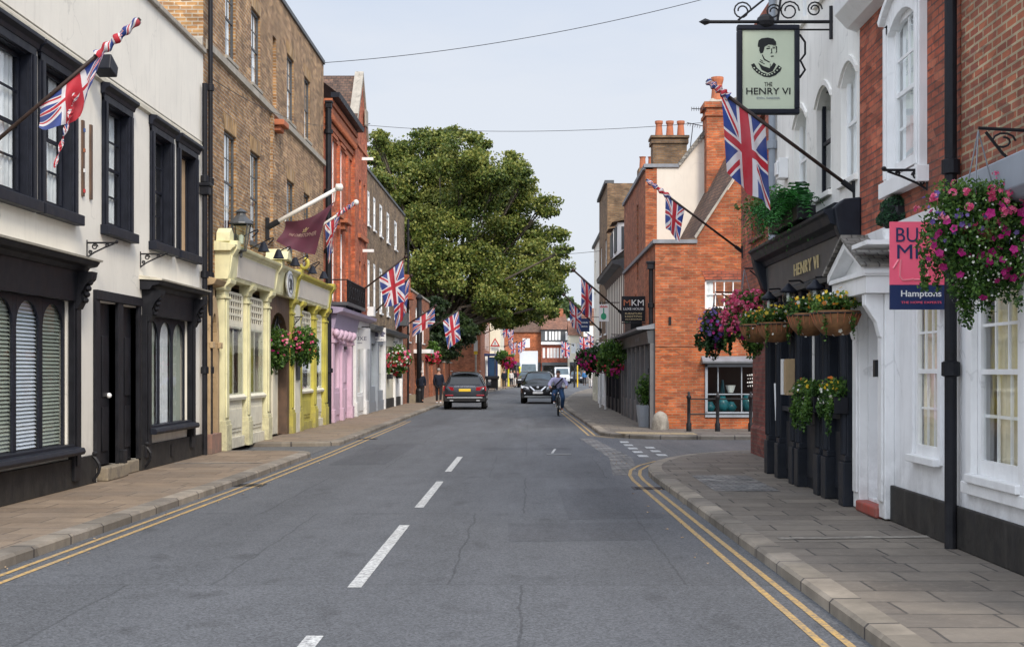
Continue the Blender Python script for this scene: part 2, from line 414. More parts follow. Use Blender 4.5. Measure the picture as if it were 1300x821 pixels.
M['stock_old'] = brick('sooty_stock_brick', (.22, .135, .065), (.32, .21, .10), (.22, .18, .14), blotch=(.09, .055, .04), bf=.5, soot=.55, ms=.010)
M['red'] = brick('red_brick', (.44, .09, .035), (.58, .15, .055), (.33, .19, .12), blotch=(.28, .06, .035), bf=.5, soot=.25, ms=.007)
M['orange'] = brick('orange_brick', (.37, .080, .022), (.50, .125, .032), (.33, .17, .09), blotch=(.24, .055, .025), bf=.6, soot=.4, ms=.012)
M['orange_shade'] = brick('shaded_orange_brick', (.34, .095, .04), (.43, .135, .055), (.27, .17, .11), blotch=(.2, .06, .03), bf=.5, soot=.4, ms=.009)  # duller copy of the orange brick, shade mixed into its colour
M['darkred'] = brick('dark_red_brick', (.20, .045, .035), (.27, .065, .045), (.16, .10, .08), blotch=(.11, .03, .03), bf=.5, soot=.35, ms=.008)
M['redrub'] = brick('rubbed_red_brick', (.34, .07, .035), (.46, .11, .05), (.13, .06, .045), blotch=(.46, .15, .08), bf=.55, soot=.45, ms=.010)
M['brownred'] = brick('brown_red_brick', (.27, .075, .042), (.38, .12, .055), (.40, .32, .20), blotch=(.12, .05, .04), bf=.5, soot=.25, ms=.012)
M['brownstock'] = brick('brown_chimney_brick', (.20, .11, .05), (.26, .16, .075), (.16, .13, .10), blotch=(.08, .05, .03), bf=.5, soot=.5)
M['tile'] = brick('brown_clay_tile', (.12, .065, .045), (.17, .09, .055), (.04, .03, .025), blotch=(.08, .055, .04), bf=.5, bw=.17, rh=.11, ms=.012, soot=.4)
M['tile_red'] = brick('red_clay_tile', (.21, .09, .05), (.27, .12, .07), (.07, .04, .03), blotch=(.12, .06, .045), bf=.5, bw=.3, rh=.2, ms=.02, soot=.3)
M['slate'] = brick('mossy_slate', (.20, .19, .17), (.27, .25, .22), (.07, .065, .06), blotch=(.11, .10, .08), bf=.5, bw=.14, rh=.1, ms=.009, soot=.45)
M['terracotta'] = paint('terracotta', (.40, .13, .06), .85, .2, 6, dirt=.3, bmp=.3)
M['gold'] = paint('gold_leaf', (.62, .50, .26), .5, .08, 6, bmp=0)
M['jack'] = jackmat('union_flag_cloth')
M['white_plain'] = paint('white_sign_face', (.74, .74, .73), .5, .03, 3, bmp=0)
M['rubber'] = paint('tyre_rubber', (.018, .018, .018), .8, .2, 8)
M['blue_flat'] = paint('blue_paint', (.03, .09, .28), .4, .1, 4, bmp=0)
M['red_flat'] = paint('red_paint', (.5, .03, .03), .45, .1, 4, bmp=0)
M['red_tile'] = paint('red_step_paint', (.34, .045, .03), .6, .2, 6, dirt=.25)
LF = leafmat('basket_leaves', (.012, .035, .008), (.05, .12, .02), (.15, .26, .05), var=3)
LFd = leafmat('dark_leaves', (.008, .02, .008), (.02, .055, .015), (.06, .12, .03), var=3)
FERN = leafmat('fern_leaves', (.01, .05, .012), (.03, .16, .03), (.08, .32, .06), var=3)
F_PINK = leafmat('pink_petals', (.50, .04, .12), (.75, .10, .24), (.85, .35, .42), var=6)
F_MAG = leafmat('magenta_petals', (.22, .005, .08), (.42, .01, .16), (.60, .04, .28), var=6)
F_PUR = leafmat('purple_petals', (.07, .03, .16), (.14, .08, .30), (.30, .22, .50), var=6)
F_WHT = leafmat('white_petals', (.55, .52, .42), (.75, .74, .66), (.85, .85, .8), var=6)
F_YEL = leafmat('yellow_petals', (.70, .30, .01), (.80, .52, .02), (.85, .68, .10), var=6)
F_RED = leafmat('red_petals', (.25, .01, .02), (.45, .02, .04), (.65, .10, .12), var=6)
F_ORG = leafmat('orange_petals', (.6, .12, .02), (.7, .2, .03), (.8, .32, .08), var=6)

H, HY, CX, FP = 1.68, 471.0, 672.0, 1700.0
FL = Fr('L', -6.2)
FRR = Fr('R', 3.85)
def LY(px, x=6.2): return x*FP/(CX-px)
def RY(px, x=3.85): return x*FP/(px-CX)
def ZZ(y, py): return H+(HY-py)*y/FP
def XX(y, px): return (px-CX)*y/FP

# ---------------------------------------------------------------- building pieces
def sash(par, fr, u0, u1, z0, z1, rec=.12, fm='white_paint', gl='glass', cols=2, rws=2, fw=.05, bar=.02, curtain='net', cspan=(0, 1), halves=True, name='window', sill=None, sm=None, cfrac=1.0, open_=0.0):
    m = MB(); a, b = -rec-.045, -rec
    m.fb(fr, u0, u0+fw, a, b, z0, z1).fb(fr, u1-fw, u1, a, b, z0, z1)
    m.fb(fr, u0+fw, u1-fw, a, b, z1-fw, z1).fb(fr, u0+fw, u1-fw, a, b, z0, z0+fw*1.4)
    iu0, iu1 = u0+fw, u1-fw; zm = (z0+z1)/2
    segs = ((z0+fw*1.4, zm, -.02), (zm, z1-fw, 0)) if halves else ((z0+fw*1.4, z1-fw, 0),)
    if halves: m.fb(fr, iu0, iu1, a-.002, b-.008, zm-.022, zm+.022)
    for (c, d, off) in segs:
        for k in range(1, cols):
            u = iu0+(iu1-iu0)*k/cols; m.fb(fr, u-bar/2, u+bar/2, a+.012+off, b-.014+off, c, d)
        for k in range(1, rws):
            z = c+(d-c)*k/rws; m.fb(fr, iu0, iu1, a+.010+off, b-.016+off, z-bar/2, z+bar/2)
    w = m.build(name, M[fm], par)
    MB().quad(fr.w(iu0, a+.02, z0), fr.w(iu1, a+.02, z0), fr.w(iu1, a+.02, z1), fr.w(iu0, a+.02, z1)).build('pane', M[gl], w)
    if curtain:
        c0, c1 = iu0+(iu1-iu0)*cspan[0], iu0+(iu1-iu0)*cspan[1]; k = max(4, int((c1-c0)/.04)); q = MB()
        zb = z1-(z1-z0)*cfrac
        if 'blind' in curtain:
            z = zb+.03
            while z < z1-.02:
                q.quad(fr.w(c0, a-.01, z), fr.w(c1, a-.01, z), fr.w(c1, a-.04, z+.034), fr.w(c0, a-.04, z+.034)); z += .043
            q.quad(fr.w(c0, a-.05, zb), fr.w(c1, a-.05, zb), fr.w(c1, a-.05, z1), fr.w(c0, a-.05, z1))
        else:
            for i in range(k):
                ua, ub = c0+(c1-c0)*i/k, c0+(c1-c0)*(i+1)/k; na, nb_ = a-.03-.012*math.sin(i*1.9), a-.03-.012*math.sin((i+1)*1.9)
                q.quad(fr.w(ua, na, zb), fr.w(ub, nb_, zb), fr.w(ub, nb_, z1), fr.w(ua, na, z1))
        q.build('blind' if 'blind' in curtain else 'curtain', M[curtain], w)
    if sill:
        MB().fb(fr, u0-.06, u1+.06, -rec, sill, z0-.075, z0-.002).build('sill', M[sm or fm], w, bev=.008)
    return w
def backing(par, fr, u0, u1, z0, z1, d=.9):
    MB().quad(fr.w(u0, -d, z0), fr.w(u1, -d, z0), fr.w(u1, -d, z1), fr.w(u0, -d, z1)).build('interior_wall', M['interior'], par)
def downpipe(label, fr, u, n, z0, z1, r=.05, mat='black_gloss', hopper=None, cat='drainpipe'):
    m = MB(); p = fr.w(u, n, 0)
    m.tube([(p[0], p[1], z0), (p[0], p[1], z1)], r, 12)
    z = z0+1.6
    for_z = []
    while z < z1: for_z.append(z); z += 1.8
    o = E('downpipe', label, cat, (p[0], p[1], z0))
    m.build('pipe', M[mat], o, smooth=False)
    for z in for_z: MB().lathe([(r*1.05, z-.07), (r*1.5, z-.06), (r*1.5, z+.06), (r*1.05, z+.07)], (p[0], p[1], 0), 12).build('collar', M[mat], o)
    if hopper:
        MB().fb(fr, u-.1, u+.1, n-.08, n+.1, hopper, hopper+.16).fb(fr, u-.13, u+.13, n-.1, n+.13, hopper+.16, hopper+.22).build('hopper', M[mat], o, bev=.01)
    return o
def scroll(m, fr, u, z, w, h, n0=0, r=.012, dirn=1):
    """wrought iron bracket standing out from the wall: back bar, top bar, curved brace with scrolls"""
    W = lambda n, zz: fr.w(u, n, zz)
    m.tube([W(n0, z-h), W(n0, z+.04)], r*1.2, 6); m.tube([W(n0, z), W(w, z)], r*1.2, 6)
    m.tube([W(n0, z-h*.95), W(w*.25, z-h*.62), W(w*.6, z-h*.3), W(w*.92, z-r)], r, 6)
    for (cn, cz, rr) in ((w*.27, z-h*.25, h*.2), (w*.68, z-h*.15, h*.11), (w*.12, z-h*.6, h*.12)):
        m.tube([W(cn+rr*math.cos(t)*(1-t/14), cz+rr*math.sin(t)*(1-t/14)) for t in [i*.6 for i in range(16)]], r*.8, 5)
    m.ball(W(w, z+r), r*2.2, 6, 4)
    return m
# ---------------------------------------------------------------- A white house
def white_house():
    u0, u1, zt = 11.0, 25.45, 7.7
    o = E('rendered_house', 'white rendered two storey house with black window surrounds and two black shopfront windows', 'house', (-6.2, 18, 0.1))
    ups = [(11.9, 13.3), (14.95, 16.72), (16.88, 18.25), (19.4, 20.8), (21.85, 23.2), (23.5, 24.9)]
    ops = [(a+.13, b-.13, 3.82, 5.62, .24) for a, b in ups]
    ops += [(14.5, 17.95, .66, 2.66, .3), (19.2, 20.05, .3, 2.68, .22), (20.3, 21.1, .3, 2.68, .22), (21.65, 24.25, .78, 2.6, .25), (11.4, 13.8, .66, 2.66, .3)]
    m = MB().wall(FL, u0, u1, .1, zt, ops); m.shell(FL, u0, u1, .1, zt-.3, 8)
    m.build('wall', M['white_render'], o)
    MB().fb(FL, u0, u1, -.28, .07, zt, zt+.09).build('coping', M['sill_stone'], o, bev=.015)
    MB().prof(FL, [(0, 5.84), (.05, 5.87), (.05, 5.93), (0, 5.96)], u0, u1).build('string_course', M['cream_lead'], o)
    MB().tube([FL.w(u0, .03, 5.99), FL.w(15, .03, 6.0), FL.w(20, .035, 5.98), FL.w(u1, .03, 5.99)], .012, 5).build('cable', M['sill_stone'], o)
    backing(o, FL, u0, u1, .1, zt-.4, 1.6)
    for i, (a, b) in enumerate(ups):
        s = MB()
        for (p, q) in ((a, a+.15), (b-.15, b)):
            s.fb(FL, p, q, 0, .045, 3.72, 5.66).fb(FL, p+.03, q-.03, .045, .07, 3.75, 5.6)
        s.fb(FL, a, b, 0, .05, 5.6, 5.72)
        s.prof(FL, [(0, 5.70), (.06, 5.70), (.08, 5.76), (.14, 5.80), (.14, 5.85), (0, 5.87)], a-.05, b+.05)
        s.fb(FL, a+.12, a+.145, -.23, 0, 3.8, 5.62).fb(FL, b-.145, b-.12, -.23, 0, 3.8, 5.62).fb(FL, a+.14, b-.14, -.23, 0, 5.59, 5.62)
        s.build('window_surround', M['navy_frame'], o, bev=.006)
        MB().fb(FL, a-.05, b+.05, -.2, .13, 3.66, 3.80).build('sill', M['navy_frame'], o, bev=.01)
        if i == 5:
            w = MB().fb(FL, a+.13, b-.13, -.19, -.15, 3.82, 5.62).build('boarded_window', M['plywood'], o, label='window boarded up with bare plywood')
            MB().fb(FL, a+.13, a+.2, -.15, -.11, 3.82, 5.62).fb(FL, b-.2, b-.13, -.15, -.11, 3.82, 5.62).fb(FL, a+.2, b-.2, -.15, -.11, 5.55, 5.62).build('frame', M['navy_frame'], w)
        else:
            sash(o, FL, a+.15, b-.15, 3.82, 5.6, .10, 'navy_frame', cols=2, rws=2, fw=.06, bar=.028, curtain='net', cspan=(0, 1) if i != 4 else (0, .8))
    # ground floor shop windows
    def shopwin(a, b, lights, z0, z1, pil, wide):
        f = MB(); lw = .74
        f.fb(FL, a-.02, b+.02, -.1, .1, z0-.14, z0)
        edges = [a]
        for l in lights: edges += [l, l+lw]
        edges.append(b)
        for k in range(0, len(edges), 2):
            p, q = edges[k], edges[k+1]
            f.fb(FL, p, q, -.055, -.025, z0, z1)
        fo = f.build('shop_window', M['navy_frame'], o, bev=.006)
        g = MB()
        for l in lights:     # rounded heads
            c = l+lw/2; k = 10; r = lw/2
            for j in range(k):
                t0, t1 = math.pi*j/k, math.pi*(j+1)/k
                pa = (c+r*math.cos(t0), z1-.36+.30*math.sin(t0)); pb = (c+r*math.cos(t1), z1-.36+.30*math.sin(t1))
                g.prism(FL, [pa, (pa[0], z1), (pb[0], z1), pb], -.055, -.025)
            g.build('arched_head', M['navy_frame'], fo); g = MB()
        for j, l in enumerate(lights):
            MB().quad(FL.w(l, -.05, z0), FL.w(l+lw, -.05, z0), FL.w(l+lw, -.05, z1), FL.w(l, -.05, z1)).build('pane', M['glass'], fo)
            q = MB(); z = z0+.02
            mt = 'blind_white' if j == wide else 'blind_green'
            if b-a > 3 :
                while z < z1:
                    q.quad(FL.w(l-.03, -.065, z), FL.w(l+lw+.03, -.065, z), FL.w(l+lw+.03, -.095, z+.036), FL.w(l-.03, -.095, z+.036)); z += .048
                q.build('blind', M[mt], fo)
                MB().quad(FL.w(l-.03, -.105, z0), FL.w(l+lw+.03, -.105, z0), FL.w(l+lw+.03, -.105, z1), FL.w(l-.03, -.105, z1)).build('blind_backing', M['blind_green'], fo)
            else:
                for i in range(14):
                    ua, ub = l+lw*i/14, l+lw*(i+1)/14
                    q.quad(FL.w(ua, -.09-.015*math.sin(i*2), z0), FL.w(ub, -.09-.015*math.sin(i*2+2), z0), FL.w(ub, -.09-.015*math.sin(i*2+2), z1), FL.w(ua, -.09-.015*math.sin(i*2), z1))
                q.build('curtain', M['net' if j == 1 else 'blind_green'], fo)
        MB().prof(FL, [(-.1, z0-.14), (.2, z0-.14), (.22, z0-.1), (.2, z0-.05), (0, z0-.02), (-.1, z0)], a-.12, b+.12).build('sill', M['navy_frame'], fo, bev=.006)
        # fascia, pilasters, consoles, hood
        MB().prof(FL, [(0, z1), (.10, z1), (.13, z1+.4), (0, z1+.44)], a-.1, b+.1).build('fascia', M['black_gloss'], o)
        MB().prof(FL, [(0, z1+.40), (.16, z1+.40), (.20, z1+.46), (.30, z1+.48), (.34, z1+.54), (.0, z1+.56)], a-.35, b+.35).build('cornice', M['black_gloss'], o, bev=.006)
        MB().prof(FL, [(0, z1+.562), (.36, z1+.545), (.37, z1+.57), (.0, z1+.63)], a-.38, b+.38).build('lead_flashing', M['cream_lead'], o)
        for p in pil:
            MB().fb(FL, p, p+.26, 0, .09, z0-.5, z1).fb(FL, p+.05, p+.21, .09, .11, z0-.3, z1-.1).build('pilaster', M['black_gloss'], o, bev=.006)
            c = MB().prof(FL, [(0, z1-.12), (.12, z1-.1), (.17, z1), (.16, z1+.1), (.22, z1+.22), (.30, z1+.30), (.32, z1+.40), (0, z1+.40)], p+.02, p+.24)
            for kk in range(5): c.ball(FL.w(p+.13, .19+.02*kk, z1+.02+.08*kk), (.045, .07, .045), 8, 5)
            c.build('console', M['black_gloss'], o)
    shopwin(14.5, 17.95, [14.53, 15.39, 16.25, 17.13], .70, 2.62, [18.0, 14.2], 2)
    shopwin(21.65, 24.2, [21.72, 22.56, 23.40], .80, 2.58, [24.25, 21.4], 9)
    shopwin(11.4, 13.85, [11.45, 12.27, 13.09], .70, 2.62, [11.1], 9)
    # doors
    fr = MB()
    for (p, q) in ((19.03, 19.2), (20.05, 20.3), (21.1, 21.24)): fr.fb(FL, p, q, -.2, .05, .3 if q != 20.3 else .12, 2.7)
    fr.fb(FL, 19.03, 21.24, -.3, .07, 2.7, 2.84).fb(FL, 20.09, 20.26, -.02, .12, .12, .5)
    fr.build('door_frame', M['black_gloss'], o, bev=.008)
    for k, a in enumerate((19.2, 20.3)):
        b = a+.82
        d = MB().fb(FL, a, b, -.13, -.08, .3, 2.68)
        for (p, q, c, e) in ((a+.1, a+.37, .5, 1.15), (a+.45, b-.1, .5, 1.15), (a+.1, a+.37, 1.3, 2.2), (a+.45, b-.1, 1.3, 2.2)): d.fb(FL, p, q, -.08, -.06, c, e)
        dd = d.build('door', M['black_gloss'], o, bev=.006)
        if k == 0: MB().ball(FL.w(b-.14, -.04, 1.32), .04).build('handle', M['white_paint'], dd)
        MB().fb(FL, a, b, -.20, .05 if k else .16, .1, .3).build('doorstep', M['paving_stone'], o, bev=.02)
    MB().fb(FL, 20.05, 20.3, 0, .13, .1, .3).build('doorstep', M['paving_stone'], o, bev=.02)
    dd = MB()
    for (p, q) in ((u0, 19.03), (21.24, u1)): dd.fb(FL, p, q, 0, .05, .1, .50)
    dd.build('plinth', M['dado_black'], o, bev=.01)
    for u in (18.86, 21.42):   # iron boot scrapers
        MB().tube([FL.w(u, .05+.09*math.sin(t*math.pi/6)*1.1, .14+.36*t/6) for t in range(7)], .022, 6).ball(FL.w(u, .08, .52), .04).build('boot_scraper', M['iron'], o)
    MB().fb(FL, 22.95, 23.1, .05, .07, .22, .42).build('air_vent', M['iron'], o)
    t = E('wall_floodlight', 'black floodlight box on the white wall beside the furled flag', 'floodlight', FL.w(18.6, 0, 5.8))
    MB().tube([FL.w(18.75, 0, 5.98), FL.w(18.75, .3, 6.02)], .025, 6).build('arm', M['iron'], t)
    MB().prism(FL, [(18.6, 5.88), (18.92, 5.82), (18.98, 5.98), (18.66, 6.1)], .12, .38).build('lamp_housing', M['navy_frame'], t, bev=.02)
    for (u, l, a) in ((18.52, 'mosaic strip sign with coloured ornaments between two upper windows', 1), (18.86, 'plain narrow dark strip on the white wall, right of the mosaic strip', 0)):
        t = E('wall_strip', l, 'wall sign', FL.w(u, 0, 4.2))
        MB().fb(FL, u, u+.07, 0, .03, 4.1, 5.15).build('board', M['dark_wood'], t)
        if a:
            for k, mm in enumerate(('red_flat', 'white_plain', 'terracotta', 'blue_flat')): MB().fb(FL, u+.01, u+.06, .03, .045, 4.15+.28*k, 4.2+.28*k).build('ornament', M[mm], t)
    for (px, py, l) in ((110, 316, 'black scrolled iron bracket above the recessed doorway, nearer one'), (178, 330, 'black scrolled iron bracket over the smaller shop window, farther one')):
        y = LY(px); t = E('iron_bracket', l, 'bracket', FL.w(y, 0, 3.3), group='scrolled iron brackets on the white house')
        scroll(MB(), FL, y, ZZ(y, py-6)+.02, .42, .22).build('bracket', M['iron'], t)
white_house()
downpipe('black drainpipe at the corner of the white house', FL, 25.25, .08, .1, 7.1, .05, hopper=5.0)
downpipe('black drainpipe with blue tinged joints on the stock brick corner', FL, 25.62, .1, .1, 12.0, .045)
# ---------------------------------------------------------------- B stock brick building with yellow shopfront
def stock_building():
    u0, u1, zt = 25.46, 40.35, 10.9
    o = E('stock_brick_building', 'tall three storey yellow stock brick building over the yellow shopfront', 'building', (-6.2, 33, .1))
    up = [(27.3, 28.25), (29.85, 30.85), (34.25, 35.25), (36.9, 37.85)]
    lo = [(27.2, 28.3), (29.75, 30.8), (34.25, 35.3), (36.8, 37.8)]
    ops = [(a, b, 8.12, 9.82, .14) for a, b in up]+[(a, b, 4.55, 6.6, .14) for a, b in lo]+[(32.35, 32.8, 8.1, 9.8, .1), (26.3, 40.2, .1, 3.5, .3), (25.6, 26.2, .5, 3.0, .4)]
    m = MB().wall(FL, u0, u1, .1, zt, ops); m.shell(FL, u0, u1, .1, zt, 9)
    m.fb(FL, 32.3, 32.85, -.12, -.1, 8.1, 9.8)
    m.fb(FL, 32.05, 32.25, 0, .06, 4.2, 7.84)
    m.build('wall', M['stock'], o)
    backing(o, FL, u0, u1, 3.6, zt-.1, 1.4)
    MB().fb(FL, u0, u1, -.3, .05, zt, zt+.12).build('parapet_coping', M['dark_grey'], o, bev=.01)
    MB().prof(FL, [(0, 7.84), (.07, 7.86), (.07, 8.0), (0, 8.05)], u0+.2, u1).build('string_course', M['sill_stone'], o)
    MB().prof(Fr('F', u0), [(0, 7.84), (.07, 7.86), (.07, 8.0), (0, 8.05)], -7.4, -6.2).build('string_course', M['sill_stone'], o)
    for i, (a, b) in enumerate(up): sash(o, FL, a, b, 8.12, 9.82, .05, 'dark_grey', cols=2, rws=2, curtain='net', sill=.06, sm='sill_stone')
    for i, (a, b) in enumerate(lo): sash(o, FL, a, b, 4.55, 6.6, .05, 'dark_grey', cols=2, rws=2, curtain='cream_cloth' if i % 2 else 'net', cspan=(0, .8), sill=.06, sm='dark_grey')
    rub = brick('rubbed_arch_brick', (.42, .25, .10), (.48, .30, .13), (.30, .2, .1), bw=.07, rh=.3, ms=.006)
    for (a, b) in up: MB().prism(FL, [(a, 9.83), (b, 9.83), (b+.12, 10.13), (a-.12, 10.13)], 0, .008).build('brick_arch', rub, o)
    for (a, b) in lo: MB().prism(FL, [(a, 6.61), (b, 6.61), (b+.12, 6.93), (a-.12, 6.93)], 0, .008).build('brick_arch', rub, o)
    MB().fb(FL, 32.3, 33.0, 0, .28, 7.62, 7.76).fb(FL, 32.4, 32.9, 0, .18, 7.5, 7.62).build('terracotta_bracket', M['terracotta'], o, bev=.02)
    # stone arched doorway on the corner
    s = MB().fb(FL, 25.5, 25.66, -.3, .12, .1, 2.2).fb(FL, 26.12, 26.28, -.3, .12, .1, 2.2)
    for j in range(8):
        t0, t1 = math.pi*j/8, math.pi*(j+1)/8; c = 25.89
        s.prism(FL, [(c+.23*math.cos(t0), 2.2+.6*math.sin(t0)), (c+.39*math.cos(t0), 2.2+.95*math.sin(t0)), (c+.39*math.cos(t1), 2.2+.95*math.sin(t1)), (c+.23*math.cos(t1), 2.2+.6*math.sin(t1))], -.3, .12)
    s.fb(FL, 25.48, 26.3, 0, .03, 2.2, 3.3)
    s.build('stone_arch', M['stone'], o, bev=.012)
    MB().prof(FL, [(0, 3.3), (.2, 3.34), (.26, 3.44), (0, 3.5)], 25.47, 26.32).fb(FL, 25.48, 25.68, .12, .18, 2.12, 2.24).fb(FL, 26.1, 26.3, .12, .18, 2.12, 2.24).build('stone_cornice', M['stone'], o, bev=.01)
    MB().fb(FL, 25.66, 26.12, -.38, -.28, .1, 2.95).build('stone_panel', M['stone'], o)
    MB().fb(FL, 25.48, 26.3, .0, .16, .1, .48).build('plinth', M['pinkstone'], o, bev=.01)
    return o
stock_building()
def yellow_shop():
    g = .17    # projection
    o = E('yellow_shopfront', 'pale yellow and cream panelled shopfront with arched doorway and round emblem', 'shopfront', (-6.0, 33, .1))
    pil = [(26.5, 26.9, 'yellow'), (28.64, 28.96, 'yellow'), (30.8, 31.15, 'yellow'), (33.95, 34.3, 'olive'), (35.1, 35.5, 'olive'), (37.5, 37.95, 'olive'), (39.45, 39.95, 'olive')]
    for a, b, mt in pil:
        p = MB().fb(FL, a, b, 0, g, .1, 3.3).fb(FL, a+.08, b-.08, g, g+.025, .75, 3.1).fb(FL, a-.04, b+.04, 0, g+.05, .1, .62).fb(FL, a-.02, b+.02, 0, g+.03, .62, .7)
        p.prof(FL, [(0, 3.28), (g+.02, 3.28), (g+.04, 3.36), (g+.12, 3.42), (g+.14, 3.5), (0, 3.5)], a-.05, b+.05)
        p.fb(FL, a-.03, b+.03, 0, g+.04, 3.12, 3.17)
        p.build('pilaster', M[mt], o, bev=.008)
    bays = [(26.9, 28.6, 'cream_paint', 0), (29.0, 30.75, 'cream_paint', 0), (35.5, 37.5, 'olive', 1), (37.95, 39.45, 'cream_paint', 1)]
    for a, b, mt, k in bays:
        fr = MB().fb(FL, a, a+.12, 0, g-.08, 1.2, 3.28).fb(FL, b-.12, b, 0, g-.08, 1.2, 3.28).fb(FL, a+.12, b-.12, 0, g-.08, 2.56, 2.68)
        fr.fb(FL, (a+b)/2-.03, (a+b)/2+.03, .05, g-.1, 1.2, 2.56) if not k else None
        fr.prof(FL, [(0, 1.08), (g-.02, 1.08), (g, 1.14), (g-.06, 1.2), (0, 1.22)], a, b)
        w = fr.build('shop_window', M['cream_paint'], o, bev=.006)
        MB().quad(FL.w(a+.1, .12, 1.2), FL.w(b-.1, .12, 1.2), FL.w(b-.1, .12, 2.6), FL.w(a+.1, .12, 2.6)).build('pane', M['glass_dark'], w)
        MB().quad(FL.w(a+.1, -.12, 1.2), FL.w(b-.1, -.12, 1.2), FL.w(b-.1, -.12, 2.6), FL.w(a+.1, -.12, 2.6)).build('curtain', M['olive' if not k else 'cream_cloth'], w)
        q = MB().fb(FL, a+.45, a+.75, -.08, -.05, 1.25, 2.3)
        q.build('display_panel', M['dark_wood'], w)
        lt = MB(); nn = 7        # pierced ventilation grille above the glass
        for i in range(nn+1):
            u = a+.12+(b-a-.24)*i/nn; lt.fb(FL, u-.035, u+.035, .08, g-.1, 2.68, 3.28)
        for i in range(5):
            z = 2.7+.145*i; lt.fb(FL, a+.12, b-.12, .085, g-.105, z-.02, z+.035)
        lt.build('lattice_panel', M['cream_paint'], o)
        MB().fb(FL, a+.1, b-.1, .02, .04, 2.68, 3.28).build('lattice_backing', M['dark_wood'], o)
        pn = MB().fb(FL, a, b, 0, g-.1, .1, 1.08)
        pn.fb(FL, a+.1, b-.1, g-.1, g-.03, .1, .32)
        for (p, q2) in ((a+.15, b-.15),):
            pn.fb(FL, p, q2, g-.1, g-.075, .42, .98).fb(FL, p+.08, q2-.08, g-.075, g-.055, .5, .9)
        pn.build('stall_panel', M['olive' if mt == 'olive' else 'cream_paint'], o, bev=.006)
    # fascia, cornice
    MB().prof(FL, [(0, 3.5), (g+.08, 3.5), (g+.1, 3.56), (g+.15, 4.05), (0, 4.05)], 26.4, 40.0).build('fascia', M['yellow'], o)
    for (a, b) in ((27.1, 31.0), (31.75, 33.6), (34.35, 39.2)):
        if a == 31.75: continue
        f = MB(); i = 0
        f.quad(FL.w(a, g+.115, 3.58), FL.w(b, g+.115, 3.58), FL.w(b, g+.155, 4.02), FL.w(a, g+.155, 4.02)); f.build('fascia_panel', M['cream_panel'], o, solid=.01)
    MB().prof(FL, [(0, 4.05), (g+.16, 4.05), (g+.2, 4.1), (g+.24, 4.12), (g+.26, 4.18), (.0, 4.24)], 26.3, 33.9).build('cornice', M['yellow'], o, bev=.01)
    MB().prof(FL, [(0, 4.05), (g+.16, 4.05), (g+.2, 4.1), (g+.24, 4.12), (g+.26, 4.18), (.0, 4.24)], 33.9, 40.1).build('cornice', M['olive'], o, bev=.01)
    for u, mt in ((26.45, 'yellow'), (31.25, 'yellow'), (33.9, 'olive'), (39.55, 'olive')):
        c = MB().prof(FL, [(0, 3.5), (g+.09, 3.5), (g+.13, 3.7), (g+.17, 3.95), (g+.26, 4.1), (g+.27, 4.26), (0, 4.26)], u, u+.3)
        if u < 31: c.prism(FL, [(u-.05, 4.24), (u+.35, 4.24), (u+.33, 4.42), (u+.15, 4.52), (u-.02, 4.42)], .02, g+.12)
        if 31 < u < 32: c.prism(FL, [(u-.1, 4.28), (u+.5, 4.28), (u+.45, 4.45), (u+.2, 4.55), (u, 4.45)], .05, g+.4)
        if 33 < u < 35: c.tube([FL.w(u+.2, g+.3+.1*math.sin(t), 4.42+.12*math.cos(t)) for t in [k*.5 for k in range(10)]], .05, 6)
        c.build('console', M[mt], o, bev=.012)
    e = MB().lathe([(0, -.02), (.31, -.02), (.33, .02), (.29, .03), (0, .03)], (0, 0, 0), 28, 'x')
    e.v = [FL.w(32.55+v[1]*1.35, g+.2+v[0], 3.80+v[2]) for v in e.v]
    rd = e.build('emblem_disc', M['white_plain'], o)
    text('emblem_numeral', '20', M['dark_grey'], rd, .38, onfr(FL, 32.55, 3.66, g+.235), bold=.008)
    rg = MB()
    for t in range(24):
        a0, a1 = 2*math.pi*t/24, 2*math.pi*(t+1)/24
        rg.tube([FL.w(32.55+.33*math.cos(a0), g+.24, 3.80+.24*math.sin(a0)), FL.w(32.55+.33*math.cos(a1), g+.24, 3.80+.24*math.sin(a1))], .007, 4)
    rg.build('emblem_ring', M['dark_grey'], rd)
    # arched doorway
    a = MB().fb(FL, 31.2, 31.5, -.1, g-.05, .1, 3.5).fb(FL, 33.6, 33.95, -.1, g-.05, .1, 3.5)
    c = 32.55
    for j in range(10):
        t0, t1 = math.pi*j/10, math.pi*(j+1)/10
        a.prism(FL, [(c+1.05*math.cos(t0), 2.55+.55*math.sin(t0)), (c+1.05*math.cos(t0), 3.5), (c+1.05*math.cos(t1), 3.5), (c+1.05*math.cos(t1), 2.55+.55*math.sin(t1))], -.1, g-.05)
    a.build('door_arch', M['dark_wood'], o, bev=.01)
    d = MB().fb(FL, 31.5, 33.6, -.7, -.64, .1, 3.2)
    d.build('passage_wall', M['stone'], o)
    MB().quad(FL.w(33.6, -.64, .1), FL.w(33.6, -.1, .1), FL.w(33.6, -.1, 3.0), FL.w(33.6, -.64, 3.0)).build('passage_side', M['stone'], o)
    dr = MB().fb(FL, 32.9, 33.55, -.62, -.1, .12, 2.5)
    dr.build('open_door', M['cream_paint'], o, bev=.01)
    MB().fb(FL, 34.3, 35.1, 0, .2, .1, 3.4).build('pier', M['cream_paint'], o, bev=.008)
    MB().fb(FL, 34.42, 34.85, .2, .24, 1.45, 2.1).build('notice_board', M['dark_grey'], o)
    return o
yellow_shop()
